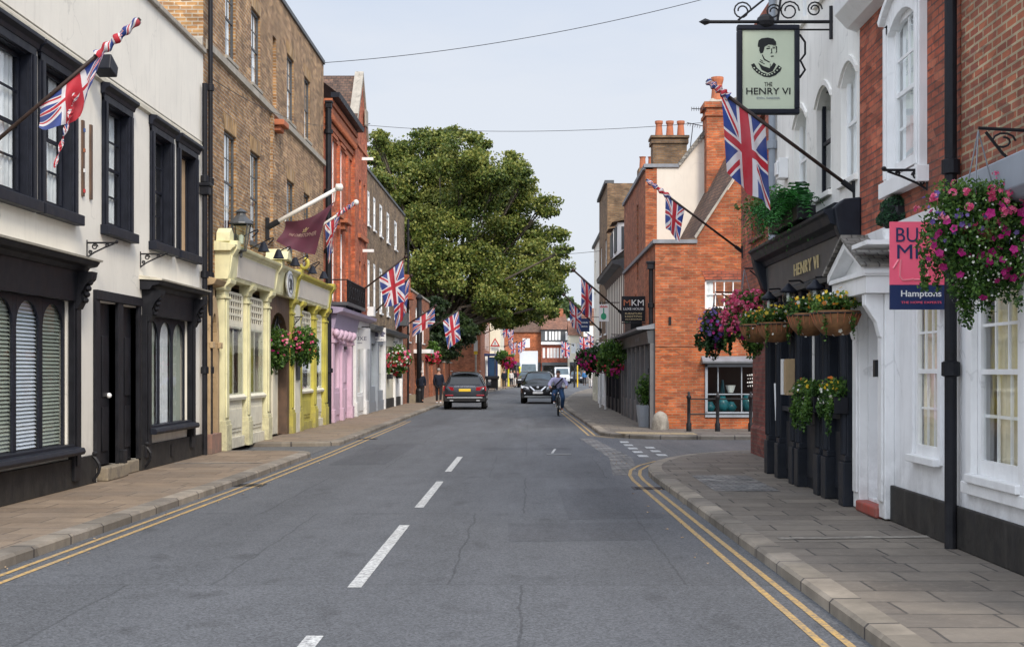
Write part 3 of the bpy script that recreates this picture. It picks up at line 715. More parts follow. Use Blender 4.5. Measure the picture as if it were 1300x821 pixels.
for k, px in enumerate((318, 338, 360, 383, 398)):
    y = LY(px, 5.75); l = ['first from the lantern', 'second from the lantern', 'beside the scrolled console', 'fourth along over the right fascia', 'farthest along, over the end pilaster'][k]
    t = E('swan_neck_lamp', 'navy swan neck spotlight over the yellow shopfront, '+l, 'lamp', FL.w(y, .45, 4.2), group='swan neck lamps over the yellow fascia')
    MB().tube([FL.w(y, .1+.36*math.sin(a)+.3*a/3.2, 4.35+.22*math.sin(a*1.0)*1.1) for a in [i*.4 for i in range(8)]], .014, 6).build('arm', M['navy_frame'], t)
    MB().lathe([(.03, .12), (.05, .1), (.12, -.07), (.13, -.08), (.1, -.06), (0, .06)], FL.w(y, .72, 4.22), 12).build('lamp_shade', M['navy_frame'], t, smooth=True)
# lantern
def lantern():
    y = 27.0; p = FL.w(y, 1.1, 3.95); p = (XX(y, 306)*1.0, y, ZZ(y, 318))
    t = E('wall_lantern', 'large black four sided lantern on a curved bracket above the yellow shop', 'lantern', FL.w(y, 0, 4.0))
    x, _, z = p
    m = MB().lathe([(.11, 0), (.13, .02), (.22, .52), (.24, .54)], (x, y, z), 4, a0=math.pi/4); m.build('glazing', M['lampglass'], t)
    f = MB()
    for k in range(4):
        a = math.pi/4+k*math.pi/2
        f.tube([(x+.115*math.cos(a), y+.115*math.sin(a), z), (x+.225*math.cos(a), y+.225*math.sin(a), z+.53)], .012, 5)
        b = a+math.pi/2
        f.tube([(x+.225*math.cos(a), y+.225*math.sin(a), z+.53), (x+.225*math.cos(b), y+.225*math.sin(b), z+.53)], .016, 5)
        f.tube([(x+.115*math.cos(a), y+.115*math.sin(a), z), (x+.115*math.cos(b), y+.115*math.sin(b), z)], .016, 5)
    f.lathe([(.25, .53), (.24, .56), (.1, .70), (.09, .76), (.13, .77), (.05, .83), (.0, .86)], (x, y, z), 12)
    f.lathe([(.0, -.16), (.03, -.12), (.03, -.04), (.12, .0), (.0, .01)], (x, y, z), 10)
    f.build('lantern_frame', M['dark_grey'], t)
    MB().lathe([(0, .12), (.05, .14), (.05, .3), (0, .33)], (x, y, z), 8).build('bulb', M['white_plain'], t)
    MB().tube([(-6.2, y, z-.45), (-6.0, y, z-.2), (x-.35, y, z-.06), (x, y, z-.04)], .025, 6).tube([(-6.18, y, z-.5), (-6.18, y, z+.15)], .025, 6).tube([(-6.2, y, z-.02), (x-.3, y, z-.07)], .016, 6).build('bracket', M['iron'], t)
lantern()
# ---------------------------------------------------------------- C red brick gabled building, pink shop
def red_building():
    u0, u1 = 40.45, 49.9
    o = E('red_brick_building', 'tall red brick building with tiled gable, moulded cornice and small iron balcony', 'building', (-6.2, 45, .1))
    w3 = [(42.0, 42.5), (43.7, 44.3)]
    w2 = [(41.9, 42.5), (43.7, 44.4)]
    sm = [(47.6, 48.1), (48.9, 49.35)]
    ops = [(a, b, 6.9, 9.0, .15) for a, b in w3]+[(a, b, 3.9, 6.2, .15) for a, b in w2]+[(a, b, 7.1, 8.5, .2) for a, b in sm]+[(a, b, 4.0, 5.6, .2) for a, b in sm]
    ops.append((40.8, 49.6, .1, 3.1, .3))
    m = MB().wall(FL, u0, u1, .1, 9.9, ops); m.shell(FL, u0, u1, .1, 9.9, 9, top=False)
    m.build('wall', M['red'], o)
    g = MB().prism(FL, [(46.6, 3.5), (50.0, 3.5), (50.0, 10.4), (48.5, 12.6), (46.6, 10.2)], -.3, .12)
    g = MB(); G = Fr('L', -6.05)
    g.wall(G, 46.5, 49.95, 3.3, 10.0, [(a, b, c, d, .2) for a, b in sm for c, d in ((7.1, 8.5), (4.0, 5.6))])
    g.quad(G.w(46.5, 0, 10.0), G.w(49.95, 0, 10.0), G.w(49.95, 0, 10.3), G.w(48.4, 0, 12.3), G.w(46.5, 0, 10.2))
    g.quad(G.w(46.5, 0, 3.3), G.w(46.5, -.3, 3.3), G.w(46.5, -.3, 10.2), G.w(46.5, 0, 10.2)).quad(G.w(49.95, 0, 3.3), G.w(49.95, -6, 3.3), G.w(49.95, -6, 10.3), G.w(49.95, 0, 10.3))
    g.build('gable_wall', M['red'], o)
    for q_ in ((47.3, 49.6, .1, 6.4, 6.55), (47.3, 49.6, .06, 3.9, 4.0), (46.5, 49.95, .05, 9.6, 9.72)): MB().fb(G, q_[0], q_[1], 0, *q_[2:]).build('brick_band', M['terracotta'], o)
    # corbelled cornice
    cz = MB()
    for k in range(5): cz.fb(FL, u0, 46.5, 0, .05+.05*k, 8.95+.2*k, 9.12+.2*k)
    for k in range(24): cz.fb(FL, u0+.1+.25*k, u0+.2+.25*k, 0, .24, 9.35, 9.5)
    cz.build('cornice', M['terracotta'], o)
    MB().prof(FL, [(.2, 9.95), (.45, 9.95), (.48, 10.1), (.2, 10.1)], u0, 46.5).build('gutter', M['navy_frame'], o)
    r = MB()
    r.quad((-5.75, u0, 10.05), (-5.75, 46.6, 10.05), (-9.5, 46.6, 12.9), (-9.5, u0, 12.9))
    r.quad((-6.0, 46.4, 10.15), (-6.0, 48.4, 12.35), (-10, 48.4, 12.35), (-10, 46.4, 10.15))
    r.quad((-6.0, 50.0, 10.25), (-6.0, 48.4, 12.35), (-10, 48.4, 12.35), (-10, 50.0, 10.25))
    r.build('roof', M['tile'], o)
    cp = MB(); cp.prism(G, [(46.4, 10.1), (46.6, 10.1), (48.4, 12.25), (49.95, 10.2), (50.1, 10.3), (48.4, 12.5)], -.25, .06); cp.build('gable_coping', M['sill_stone'], o)
    MB().fb(G, 48.7, 49.3, .06, .12, 10.6, 11.2).build('datestone', M['sill_stone'], o)
    for a, b in w3: sash(o, FL, a, b, 6.9, 9.0, .02, 'white_paint', cols=1, rws=1, curtain='net')
    for a, b in w2: sash(o, FL, a, b, 3.9, 6.2, .02, 'white_paint', cols=1, rws=1, curtain='net')
    for a, b in sm:
        for c, d in ((7.1, 8.5), (4.0, 5.6)): sash(o, G, a, b, c, d, .12, 'dark_wood', cols=1, rws=1, curtain=None)
    backing(o, FL, u0, u1, 3.5, 9.8, 1.2)
    for a, b, z in ((42.0, 42.5, 6.5), (43.7, 44.4, 6.5)):
        MB().fb(FL, a-.2, b+.2, 0, .3, z, z+.14).fb(FL, a-.05, b+.05, 0, .18, z-.2, z).build('stone_hood', M['terracotta'], o, bev=.02)
    for a, b, c, d in [(41.7, 42.75, 9.05, 9.2), (43.5, 44.6, 9.05, 9.2)]: MB().fb(FL, a, b, 0, .1, c-.05, d-.1).build('brick_arch', M['terracotta'], o)
    p = MB()
    for u in (41.3, 43.1, 45.2): p.fb(FL, u, u+.25, 0, .09, 3.4, 8.95)
    p.build('brick_pier', M['red'], o)
    # balcony
    b = MB().fb(FL, 41.3, 45.8, 0, .6, 3.72, 3.82)
    for u in (41.5, 43.5, 45.5): b.prof(FL, [(0, 3.3), (.15, 3.35), (.5, 3.65), (.5, 3.72), (0, 3.72)], u-.08, u+.08)
    bb = b.build('balcony', M['dark_grey'], o)
    rl = MB()
    rl.tube([FL.w(41.3, 0, 4.5), FL.w(41.3, .58, 4.5), FL.w(45.8, .58, 4.5), FL.w(45.8, 0, 4.5)], .02, 5)
    for k in range(24): rl.tube([FL.w(41.3+4.5*k/23, .58, 3.82), FL.w(41.3+4.5*k/23, .58, 4.5)], .014, 4)
    for k in range(8): rl.tube([FL.w(41.6+.55*k+.15*math.cos(t), .585, 4.15+.2*math.sin(t)) for t in [j*.8 for j in range(9)]], .012, 4)
    rl.build('railing', M['iron'], bb)
    for (y, z) in ((48.4, 9.3), (48.6, 6.0)):
        MB().fb(FL, y, y+.12, .15, .55, z, z+.1).build('security_camera', M['white_paint'], o)
red_building()
downpipe('thick black drainpipe between the stock brick and red brick buildings', FL, 40.4, .14, .1, 9.6, .09, hopper=9.6)
def pink_shop():
    o = E('pink_shopfront', 'pale pink panelled shopfront with lilac fascia below the iron balcony', 'shopfront', (-6.1, 43, .1))
    g = .12
    for a, b in ((41.0, 41.35), (43.0, 43.3), (45.2, 45.6)):
        MB().fb(FL, a, b, 0, g+.08, .1, 3.0).fb(FL, a-.03, b+.03, 0, g+.12, .1, .5).fb(FL, a-.03, b+.03, 0, g+.13, 2.55, 2.66).build('pilaster', M['pink'], o, bev=.01)
    w = MB().fb(FL, 41.35, 43.0, 0, g, .1, 1.15).fb(FL, 41.35, 41.5, 0, g, 1.15, 2.6).fb(FL, 42.85, 43.0, 0, g, 1.15, 2.6).fb(FL, 41.55, 42.8, g, g+.03, .3, 1.0).fb(FL, 41.35, 43.0, 0, g, 2.6, 3.0).build('shop_window', M['pink'], o, bev=.008)
    MB().quad(FL.w(41.5, .04, 1.15), FL.w(42.85, .04, 1.15), FL.w(42.85, .04, 2.6), FL.w(41.5, .04, 2.6)).build('pane', M['glass_dark'], w)
    MB().quad(FL.w(41.6, -.1, 1.15), FL.w(42.6, -.1, 1.15), FL.w(42.6, -.1, 2.5), FL.w(41.6, -.1, 2.5)).build('curtain', M['net'], w)
    d = MB().fb(FL, 43.3, 45.2, -.1, .05, .1, 3.0)
    for (a, b, c, e) in ((43.5, 44.1, .3, 1.1), (44.3, 45.0, .3, 1.1), (43.5, 44.1, 1.3, 2.3), (44.3, 45.0, 1.3, 2.3)): d.fb(FL, a, b, .05, .08, c, e)
    dd = d.build('door', M['pink'], o, bev=.01); MB().fb(FL, 44.3, 44.8, .08, .11, 2.4, 2.5).build('letterbox', M['iron'], dd)
    MB().prof(FL, [(0, 3.0), (g+.1, 3.0), (g+.2, 3.45), (0, 3.5)], 41.0, 46.4).build('fascia', M['lilac'], o)
    c = MB().prof(FL, [(0, 3.45), (g+.2, 3.45), (g+.4, 3.52), (g+.42, 3.62), (0, 3.68)], 40.8, 49.7); c.build('cornice', M['lilac'], o)
    b = MB()
    for k in range(9): b.ball(FL.w(41.1+.5*k, g+.15, 2.85-.08*(k % 2)), (.12, .2, .14), 8, 5)
    b.build('swag_moulding', M['pink'], o, smooth=True)
pink_shop()
def white_shop():
    o = E('white_shopfront', 'white painted narrow shopfront right of the pink one', 'shopfront', (-6.1, 47, .1))
    for a, b in ((46.4, 46.75), (49.1, 49.6)): MB().fb(FL, a, b, 0, .2, .1, 3.2).fb(FL, a-.03, b+.03, 0, .24, .1, .6).build('pilaster', M['white_paint'], o, bev=.01)
    w = MB().fb(FL, 46.75, 49.1, 0, .12, .1, .9).fb(FL, 46.9, 48.9, .12, .15, .25, .8).fb(FL, 46.75, 46.9, 0, .12, .9, 3.2).fb(FL, 48.95, 49.1, 0, .12, .9, 3.2).fb(FL, 46.9, 48.95, 0, .12, 2.9, 3.2).build('shop_window', M['white_paint'], o, bev=.008)
    MB().quad(FL.w(46.9, .04, .9), FL.w(48.95, .04, .9), FL.w(48.95, .04, 2.9), FL.w(46.9, .04, 2.9)).build('pane', M['glass_dark'], w)
    MB().quad(FL.w(47, -.15, .9), FL.w(48.9, -.15, .9), FL.w(48.9, -.15, 2.9), FL.w(47, -.15, 2.9)).build('curtain', M['net'], w)
    MB().fb(FL, 46.4, 49.7, 0, .25, 3.2, 3.45).build('fascia', M['white_paint'], o, bev=.01)
white_shop()
# ---------------------------------------------------------------- D sooty stock building
def sooty_building():
    u0, u1, zt = 50.0, 66.5, 9.35
    o = E('sooty_brick_building', 'long sooty stock brick building with tall white sash windows', 'building', (-6.2, 58, .1))
    us = [(50.9, 51.9), (52.9, 53.9), (55.0, 56.0), (57.2, 58.4), (60.0, 61.2), (62.8, 63.9)]
    us = [(51.3, 51.95), (53.2, 53.9), (55.4, 56.4), (58.2, 59.2), (61.5, 62.6)]
    ops = [(a, b, 7.3, 8.6, .1) for a, b in us]+[(a, b, 4.1, 5.95, .1) for a, b in us]+[(50.4, 63.5, .1, 3.2, .25)]
    m = MB().wall(FL, u0, u1, .1, zt, ops); m.shell(FL, u0, u1, .1, zt, 9); m.build('wall', M['stock_old'], o)
    backing(o, FL, u0, u1, 3.3, zt-.1, 1.2)
    MB().fb(FL, u0, u1, -.3, .05, zt, zt+.1).build('parapet_coping', M['dark_grey'], o)
    for a, b in us:
        sash(o, FL, a, b, 7.3, 8.6, .0, 'white_paint', cols=1, rws=1, curtain='net', fw=.12, sill=.07, sm='white_paint')
        sash(o, FL, a, b, 4.1, 5.95, .0, 'white_paint', cols=1, rws=1, curtain='net', fw=.12, sill=.07, sm='white_paint')
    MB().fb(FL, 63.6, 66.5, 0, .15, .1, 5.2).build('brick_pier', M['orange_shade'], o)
    MB().fb(FL, 65.2, 66.5, 0, .5, 5.2, 5.5).fb(FL, 65.4, 66.5, 0, .3, 5.5, 6.4).build('corner_chimney', M['red'], o)
    MB().prof(FL, [(0, 3.2), (.4, 3.25), (.45, 3.4), (0, 3.55)], 50.2, 64).build('cornice', M['dark_grey'], o)
    MB().fb(FL, 62.2, 63.4, .1, .5, 3.8, 4.4).build('window_box', M['dark_grey'], o)
    # shopfronts: grey door bay and pale display windows
    for a, b, mt in ((50.4, 50.8, 'grey_paint'), (53.0, 53.3, 'grey_paint'), (55.8, 56.1, 'white_paint'), (60, 60.3, 'white_paint'), (63.1, 63.5, 'white_paint')):
        MB().fb(FL, a, b, 0, .2, .1, 3.2).build('pilaster', M[mt], o, bev=.01)
    for a, b, mt, zb in ((50.8, 53.0, 'grey_paint', 1.1), (53.3, 55.8, 'grey_paint', .9), (56.1, 60, 'cream_paint', 1.6), (60.3, 63.1, 'white_paint', 1.6)):
        w = MB().fb(FL, a, b, 0, .1, .5, zb).fb(FL, a, b, 0, .1, 2.75, 3.2).fb(FL, (a+b)/2-.05, (a+b)/2+.05, 0, .08, zb, 2.75).build('shop_window', M[mt], o, bev=.01)
        MB().fb(FL, a, b, 0, .14, .1, .5).build('stall_riser', M['dado_black' if zb > 1.2 else mt], w)
        MB().quad(FL.w(a, .03, zb), FL.w(b, .03, zb), FL.w(b, .03, 2.75), FL.w(a, .03, 2.75)).build('pane', M['glass_dark'], w)
        MB().quad(FL.w(a, -.2, zb), FL.w(b, -.2, zb), FL.w(b, -.2, 2.5), FL.w(a, -.2, 2.5)).build('display', M['net' if a < 56 else 'cream_cloth'], w)
    for u in (57.2, 61.5): MB().fb(FL, u, u+.7, .1, .3, 1.35, 1.55).build('planter', M['iron'], o)
    return o
sooty_building()
downpipe('thin drainpipe on the end of the sooty brick building', FL, 66.3, .2, .1, 9.2, .05)
def frontal_sign(name, label, X0, X1, Y, z0, z1, mat, lines, wall_x, barz=None, border=None, thick=.03, group=None, cat='sign', side='L', barmat='iron'):
    o = E(name, label, cat, (wall_x, Y, z1), group=group)
    f = Fr('F', Y)
    b = MB().fb(f, X0, X1, -thick/2, thick/2, z0, z1).build('board', M[mat] if isinstance(mat, str) else mat, o, bev=.004)
    if border:
        q = MB(); w = .045
        for a in ((X0-w, X1+w, z1, z1+w), (X0-w, X1+w, z0-w, z0), (X0-w, X0, z0, z1), (X1, X1+w, z0, z1)): q.fb(f, a[0], a[1], -thick, thick, a[2], a[3])
        q.build('frame', M[border], o, bev=.006)
    bz = barz or z1+.06
    m = MB().tube([(wall_x, Y, bz), ((X0 if wall_x > X1 else X1) , Y, bz), (X0 if wall_x > X1 else X1, Y, bz)], .018, 6)
    far = X0 if wall_x > X1 else X1
    m = MB().tube([(wall_x, Y, bz), (far, Y, bz)], .018, 6)
    for x in (X0+(X1-X0)*.15, X1-(X1-X0)*.15): m.tube([(x, Y, bz), (x, Y, z1-.01)], .01, 5)
    m.build('bracket', M[barmat], o)
    for (s, z, wd, sz, mt) in lines:
        if s == '=':
            xc = (X0+X1)/2; q = MB(); k = 7
            for i in range(k): q.fb(f, xc-wd/2+wd*i/k, xc-wd/2+wd*(i+.72)/k, thick/2, thick/2+.004, z, z+sz*(.7+.3*(i % 2)))
            q.build('small_print', M[mt], b); continue
        text('lettering', s, M[mt] if isinstance(mt, str) else mt, b, sz, onfr(f, (X0+X1)/2, z, thick/2), width=wd)
    return o, b, f
M['slategrey_txt'] = paint('grey_ink', (.12, .12, .18), .6, .02, 3, bmp=0)
Y = 47.5
frontal_sign('hanging_sign', 'white square hanging sign with thin LUXE lettering by the white shop', XX(Y, 443), XX(Y, 470), Y, ZZ(Y, 443), ZZ(Y, 417), 'white_plain', [('LUXE', ZZ(Y, 432), .5, .2, 'slategrey_txt'), ('=', ZZ(Y, 436), .2, .04, 'slategrey_txt')], -6.2)
Y = 53.0
o_, b_, f_ = frontal_sign('hanging_sign', 'grey hanging sign with two dark horse heads over grey shopfront', XX(Y, 473), XX(Y, 490), Y, ZZ(Y, 433), ZZ(Y, 416), 'white_plain', [('=', ZZ(Y, 431.5), .38, .05, 'slategrey_txt')], -6.2)
for sx, xx in ((1, XX(Y, 477.5)), (-1, XX(Y, 486))):
    pts = [(-.08, -.1), (.06, -.1), (.03, -.02), (.1, .0), (.11, .04), (.02, .1), (-.02, .14), (-.04, .08), (-.1, .02)]
    MB().prism(f_, [(xx-sx*p[0], ZZ(Y, 424)+p[1]) for p in pts], .016, .02).build('horse_head_logo', M['slategrey_txt'], b_)
MB().fb(FL, 50.3, 50.9, 0, .35, 3.75, 4.1).build('alarm_box', M['white_paint'], None, label='pale boxed wall unit above the grey shopfront', cat='alarm box')
# ---------------------------------------------------------------- E small red house + garden wall
def small_red():
    u0, u1, zt = 66.6, 83.0, 5.9
    o = E('low_red_house', 'low red brick house with flat parapet and white canopied door', 'house', (-6.2, 75, .1))
    ops = [(68.6, 69.8, 3.2, 5.0, .1), (73, 74.3, 3.3, 5.2, .1), (77.5, 79, 3.3, 5.2, .1), (72.5, 73.6, .1, 2.4, .2), (68.0, 69.6, .5, 2.4, .1), (77, 79, .9, 2.3, .1)]
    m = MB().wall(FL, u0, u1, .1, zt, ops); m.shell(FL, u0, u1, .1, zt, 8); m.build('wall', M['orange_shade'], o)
    MB().fb(FL, u0, u1, -.3, .06, zt, zt+.1).build('parapet_coping', M['sill_stone'], o)
    for a in ops:
        if a[0] == 72.5: MB().fb(FL, a[0], a[1], -.18, -.12, .1, 2.4).build('door', M['white_paint'], o)
        else: sash(o, FL, a[0], a[1], a[2], a[3], .05, 'white_paint', cols=2, rws=2, curtain='net', sill=.06)
    MB().fb(FL, 71.8, 74.2, 0, .9, 2.65, 2.85).build('door_canopy', M['white_paint'], o)
    MB().fb(FL, 66.9, 67.8, .0, .5, .1, .5).fb(FL, 71.9, 72.4, 0, .5, .1, .45).build('doorstep', M['paving_stone'], o)
small_red()
t = E('street_post', 'thick black post rising in front of the low red house', 'post', (-5.55, 67.5, .1))
MB().tube([(-5.55, 67.5, .1), (-5.55, 67.5, 5.3)], .13, 10).build('post', M['iron'], t, smooth=True)
MB().lathe([(.19, .1), (.19, .7), (.15, .8), (.13, .82)], (-5.55, 67.5, 0), 12).build('base', M['iron'], t)
MB().lathe([(.13, 5.28), (.18, 5.32), (.18, 5.4), (.05, 5.55), (0, 5.6)], (-5.55, 67.5, 0), 12).build('cap', M['iron'], t)
def garden_wall():
    o = E('garden_wall', 'mellow brick garden wall under the big tree', 'wall', (-6.2, 93, .1))
    MB().box(-6.5, -6.15, 83.05, 106, .1, 2.3).build('wall', M['orange'], o)
    MB().box(-6.55, -6.1, 83.05, 106, 2.3, 2.4).build('coping', M['sill_stone'], o)
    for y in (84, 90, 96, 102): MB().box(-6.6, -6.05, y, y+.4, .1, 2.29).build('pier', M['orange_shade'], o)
garden_wall()
FX = lambda y: Fr('F', y)
# ---------------------------------------------------------------- pub
def pub():
    u0, u1 = 15.62, 20.95; fr = FRR
    o = E('pub', 'pale rendered pub with black timber ground floor front and arched upper windows', 'pub', (3.85, 18, .1))
    wins = [(15.75, 16.55), (17.1, 17.95), (18.6, 19.45)]
    ops = [(a, b, 4.0, 5.4, .2) for a, b in wins]+[(15.85, 16.5, 1.15, 2.75, .2), (17.3, 18.2, 1.15, 2.75, .2), (20.0, 20.65, .1, 2.75, .35), (18.95, 19.75, 1.15, 2.75, .2)]
    ops += [(a, b, 6.6, 7.9, .2) for a, b in wins]
    m = MB().wall(fr, u0, u1, .1, 8.6, ops); m.shell(fr, u0, u1, .1, 8.6, 8); m.build('wall', M['pub_render'], o)
    backing(o, fr, u0, u1, .1, 8.4, 1.5)
    for i, (a, b) in enumerate(wins):
        hood = MB(); c = (a+b)/2; n = 8
        for j in range(n):     # rendered segmental heads filling the corners
            t0, t1 = -1+2*j/n, -1+2*(j+1)/n; h = lambda t: 5.17+.22*(1-t*t)
            p, q = c+(b-a)/2*t0, c+(b-a)/2*t1
            hood.prism(fr, [(p, h(t0)), (p, 5.41), (q, 5.41), (q, h(t1))], -.2, -.002)
            hood.prism(fr, [(c+(b-a+.12)/2*t0, h(t0)+.02), (c+(b-a+.12)/2*t0, h(t0)+.09), (c+(b-a+.12)/2*t1, h(t1)+.09), (c+(b-a+.12)/2*t1, h(t1)+.02)], 0, .03)
        hood.build('arched_head', M['pub_render'], o)
        sash(o, fr, a, b, 4.0, 5.4, .07, 'navy_frame' if i == 1 else 'white_paint', cols=1 if i == 1 else 2, rws=1, curtain='net' if i != 1 else None, sill=.05, sm='pub_render')
        sash(o, fr, a, b, 6.6, 7.9, .12, 'white_paint', cols=2, rws=1, curtain='net', sill=.05, sm='pub_render')
    # black timber front
    bk = 'pub_black'
    M[bk] = paint('pub_black_paint', (.012, .015, .022), .5, .3, 4, dirt=.12, bmp=.2, dcol=(.07, .07, .08))
    for u in (20.65, 19.78, 18.7, 18.3, 17.05, 16.6, 15.64):
        p = MB().fb(fr, u, u+.2, 0, .14, .1, 2.78).fb(fr, u-.03, u+.23, 0, .19, .1, .62).fb(fr, u-.015, u+.215, 0, .165, .62, .7)
        p.tube([fr.w(u+.1, .14, .7), fr.w(u+.1, .14, 2.6)], .06, 8)
        p.fb(fr, u-.03, u+.23, 0, .2, 2.6, 2.7)
        p.build('pilaster', M[bk], o, bev=.012)
    for a, b in ((15.84, 16.6), (17.25, 18.3), (18.9, 19.78)):
        w = MB().fb(fr, a, b, 0, .05, .1, 1.1).fb(fr, a+.08, b-.08, .05, .075, .25, .95).fb(fr, a-.01, b+.01, -.1, .12, 1.1, 1.17).fb(fr, a, a+.07, -.08, .03, 1.17, 2.75).fb(fr, b-.07, b, -.08, .03, 1.17, 2.75).fb(fr, a+.07, b-.07, -.08, .03, 2.2, 2.26)
        wo = w.build('pub_window', M[bk], o, bev=.006)
        MB().quad(fr.w(a, -.06, 1.17), fr.w(b, -.06, 1.17), fr.w(b, -.06, 2.75), fr.w(a, -.06, 2.75)).build('pane', M['glass_dark'], wo)
    d = MB().fb(fr, 20.0, 20.65, -.36, -.30, .1, 2.5); dd = d.build('door', M[bk], o)
    MB().fb(fr, 20.05, 20.1, -.28, -.24, 1.0, 1.6).tube([fr.w(19.88, .18, .95), fr.w(19.88, .2, 1.5)], .02, 6).build('handle', M['white_paint'], dd)
    MB().prof(fr, [(0, 2.78), (.2, 2.78), (.22, 2.84), (.14, 2.88), (.17, 3.3), (0, 3.32)], u0, u1).build('fascia', M['mid_grey' if 0 else 'dark_grey'], o)
    fo = MB().prof(fr, [(.12, 2.88), (.155, 2.88), (.18, 3.29), (.12, 3.29)], 15.9, 20.6).build('fascia_board', M['dark_grey'], o)
    text('lettering', 'HENRY VI', M['gold'], fo, .24, onfr(fr, 17.75, 2.99, .18), width=1.55, ext=.006, space=1.1)
    MB().prof(fr, [(0, 3.29), (.2, 3.29), (.24, 3.36), (.34, 3.40), (.38, 3.50), (.42, 3.52), (.42, 3.56), (0, 3.62)], u0-.02, u1+.05).build('cornice', M[bk], o, bev=.008)
    MB().prof(fr, [(0, 2.9), (.16, 3.0), (.28, 3.35), (.32, 3.58), (.2, 3.68), (0, 3.7)], 15.52, 15.7).build('console', M[bk], o, bev=.02)
    MB().prof(fr, [(0, 2.8), (.2, 2.95), (.34, 3.35), (.38, 3.55), (.26, 3.64), (0, 3.68)], 20.85, 21.1).build('console', M[bk], o, bev=.02)
    for a in (16.2, 18.2): MB().fb(fr, a, a+1.9, .02, .16, 3.62, 3.72).build('cornice_rail', M[bk], o)
pub()
downpipe('grey drainpipe down the far corner of the pale pub', FRR, 20.85, .07, 3.6, 8.5, .055, 'grey_paint')
t = MB().fb(FRR, 19.9, 20.15, 0, .14, 4.55, 4.85).fb(FRR, 19.93, 20.12, .14, .17, 4.6, 4.8).build('meter_box', M['white_paint'], None, bev=.01, label='small white box on the pub wall above the ferns', cat='meter box')
MB().fb(FRR, 18.78, 18.92, .2, .3, 1.35, 1.85).build('menu_case', M['white_plain'], None, bev=.006, label='pale framed menu case on the black pub front', cat='menu case')
MB().fb(FRR, 18.45, 18.66, .19, .3, 1.35, 1.85).fb(FRR, 18.47, 18.64, .3, .31, 1.38, 1.82).build('menu_case', M['stone'], None, bev=.006, label='brown timber menu case beside the pale one', cat='menu case')
for k, (px, py, l) in enumerate(((1035, 372, 'nearest black wall lamp, over the near pair of flower baskets'), (1001, 375, 'middle black wall lamp on the pub front'), (976, 384, 'farthest black wall lamp behind the pink geraniums'))):
    x = 3.45; y = RY(px, x); z = ZZ(y, py)
    o = E('wall_lamp', l, 'wall lamp', (3.7, y, z), group='black glass wall lamps on the pub')
    MB().lathe([(0, .17), (.03, .15), (.05, .12), (.11, .07), (.115, .04), (.05, .03), (0, .03)], (x, y, z), 12).build('lamp_cap', M['navy_frame'], o, smooth=True)
    MB().lathe([(.075, .03), (.085, -.05), (.06, -.14), (.02, -.17), (0, -.17)], (x, y, z), 12).build('lamp_glass', M['lampglass'], o, smooth=True)
    MB().lathe([(0, .02), (.025, .0), (.025, -.08), (0, -.1)], (x, y, z), 8).build('bulb', M['white_plain'], o)
    MB().tube([(3.74, y, z+.1), (3.6, y, z+.2), (x, y, z+.19)], .014, 6).build('arm', M['iron'], o)
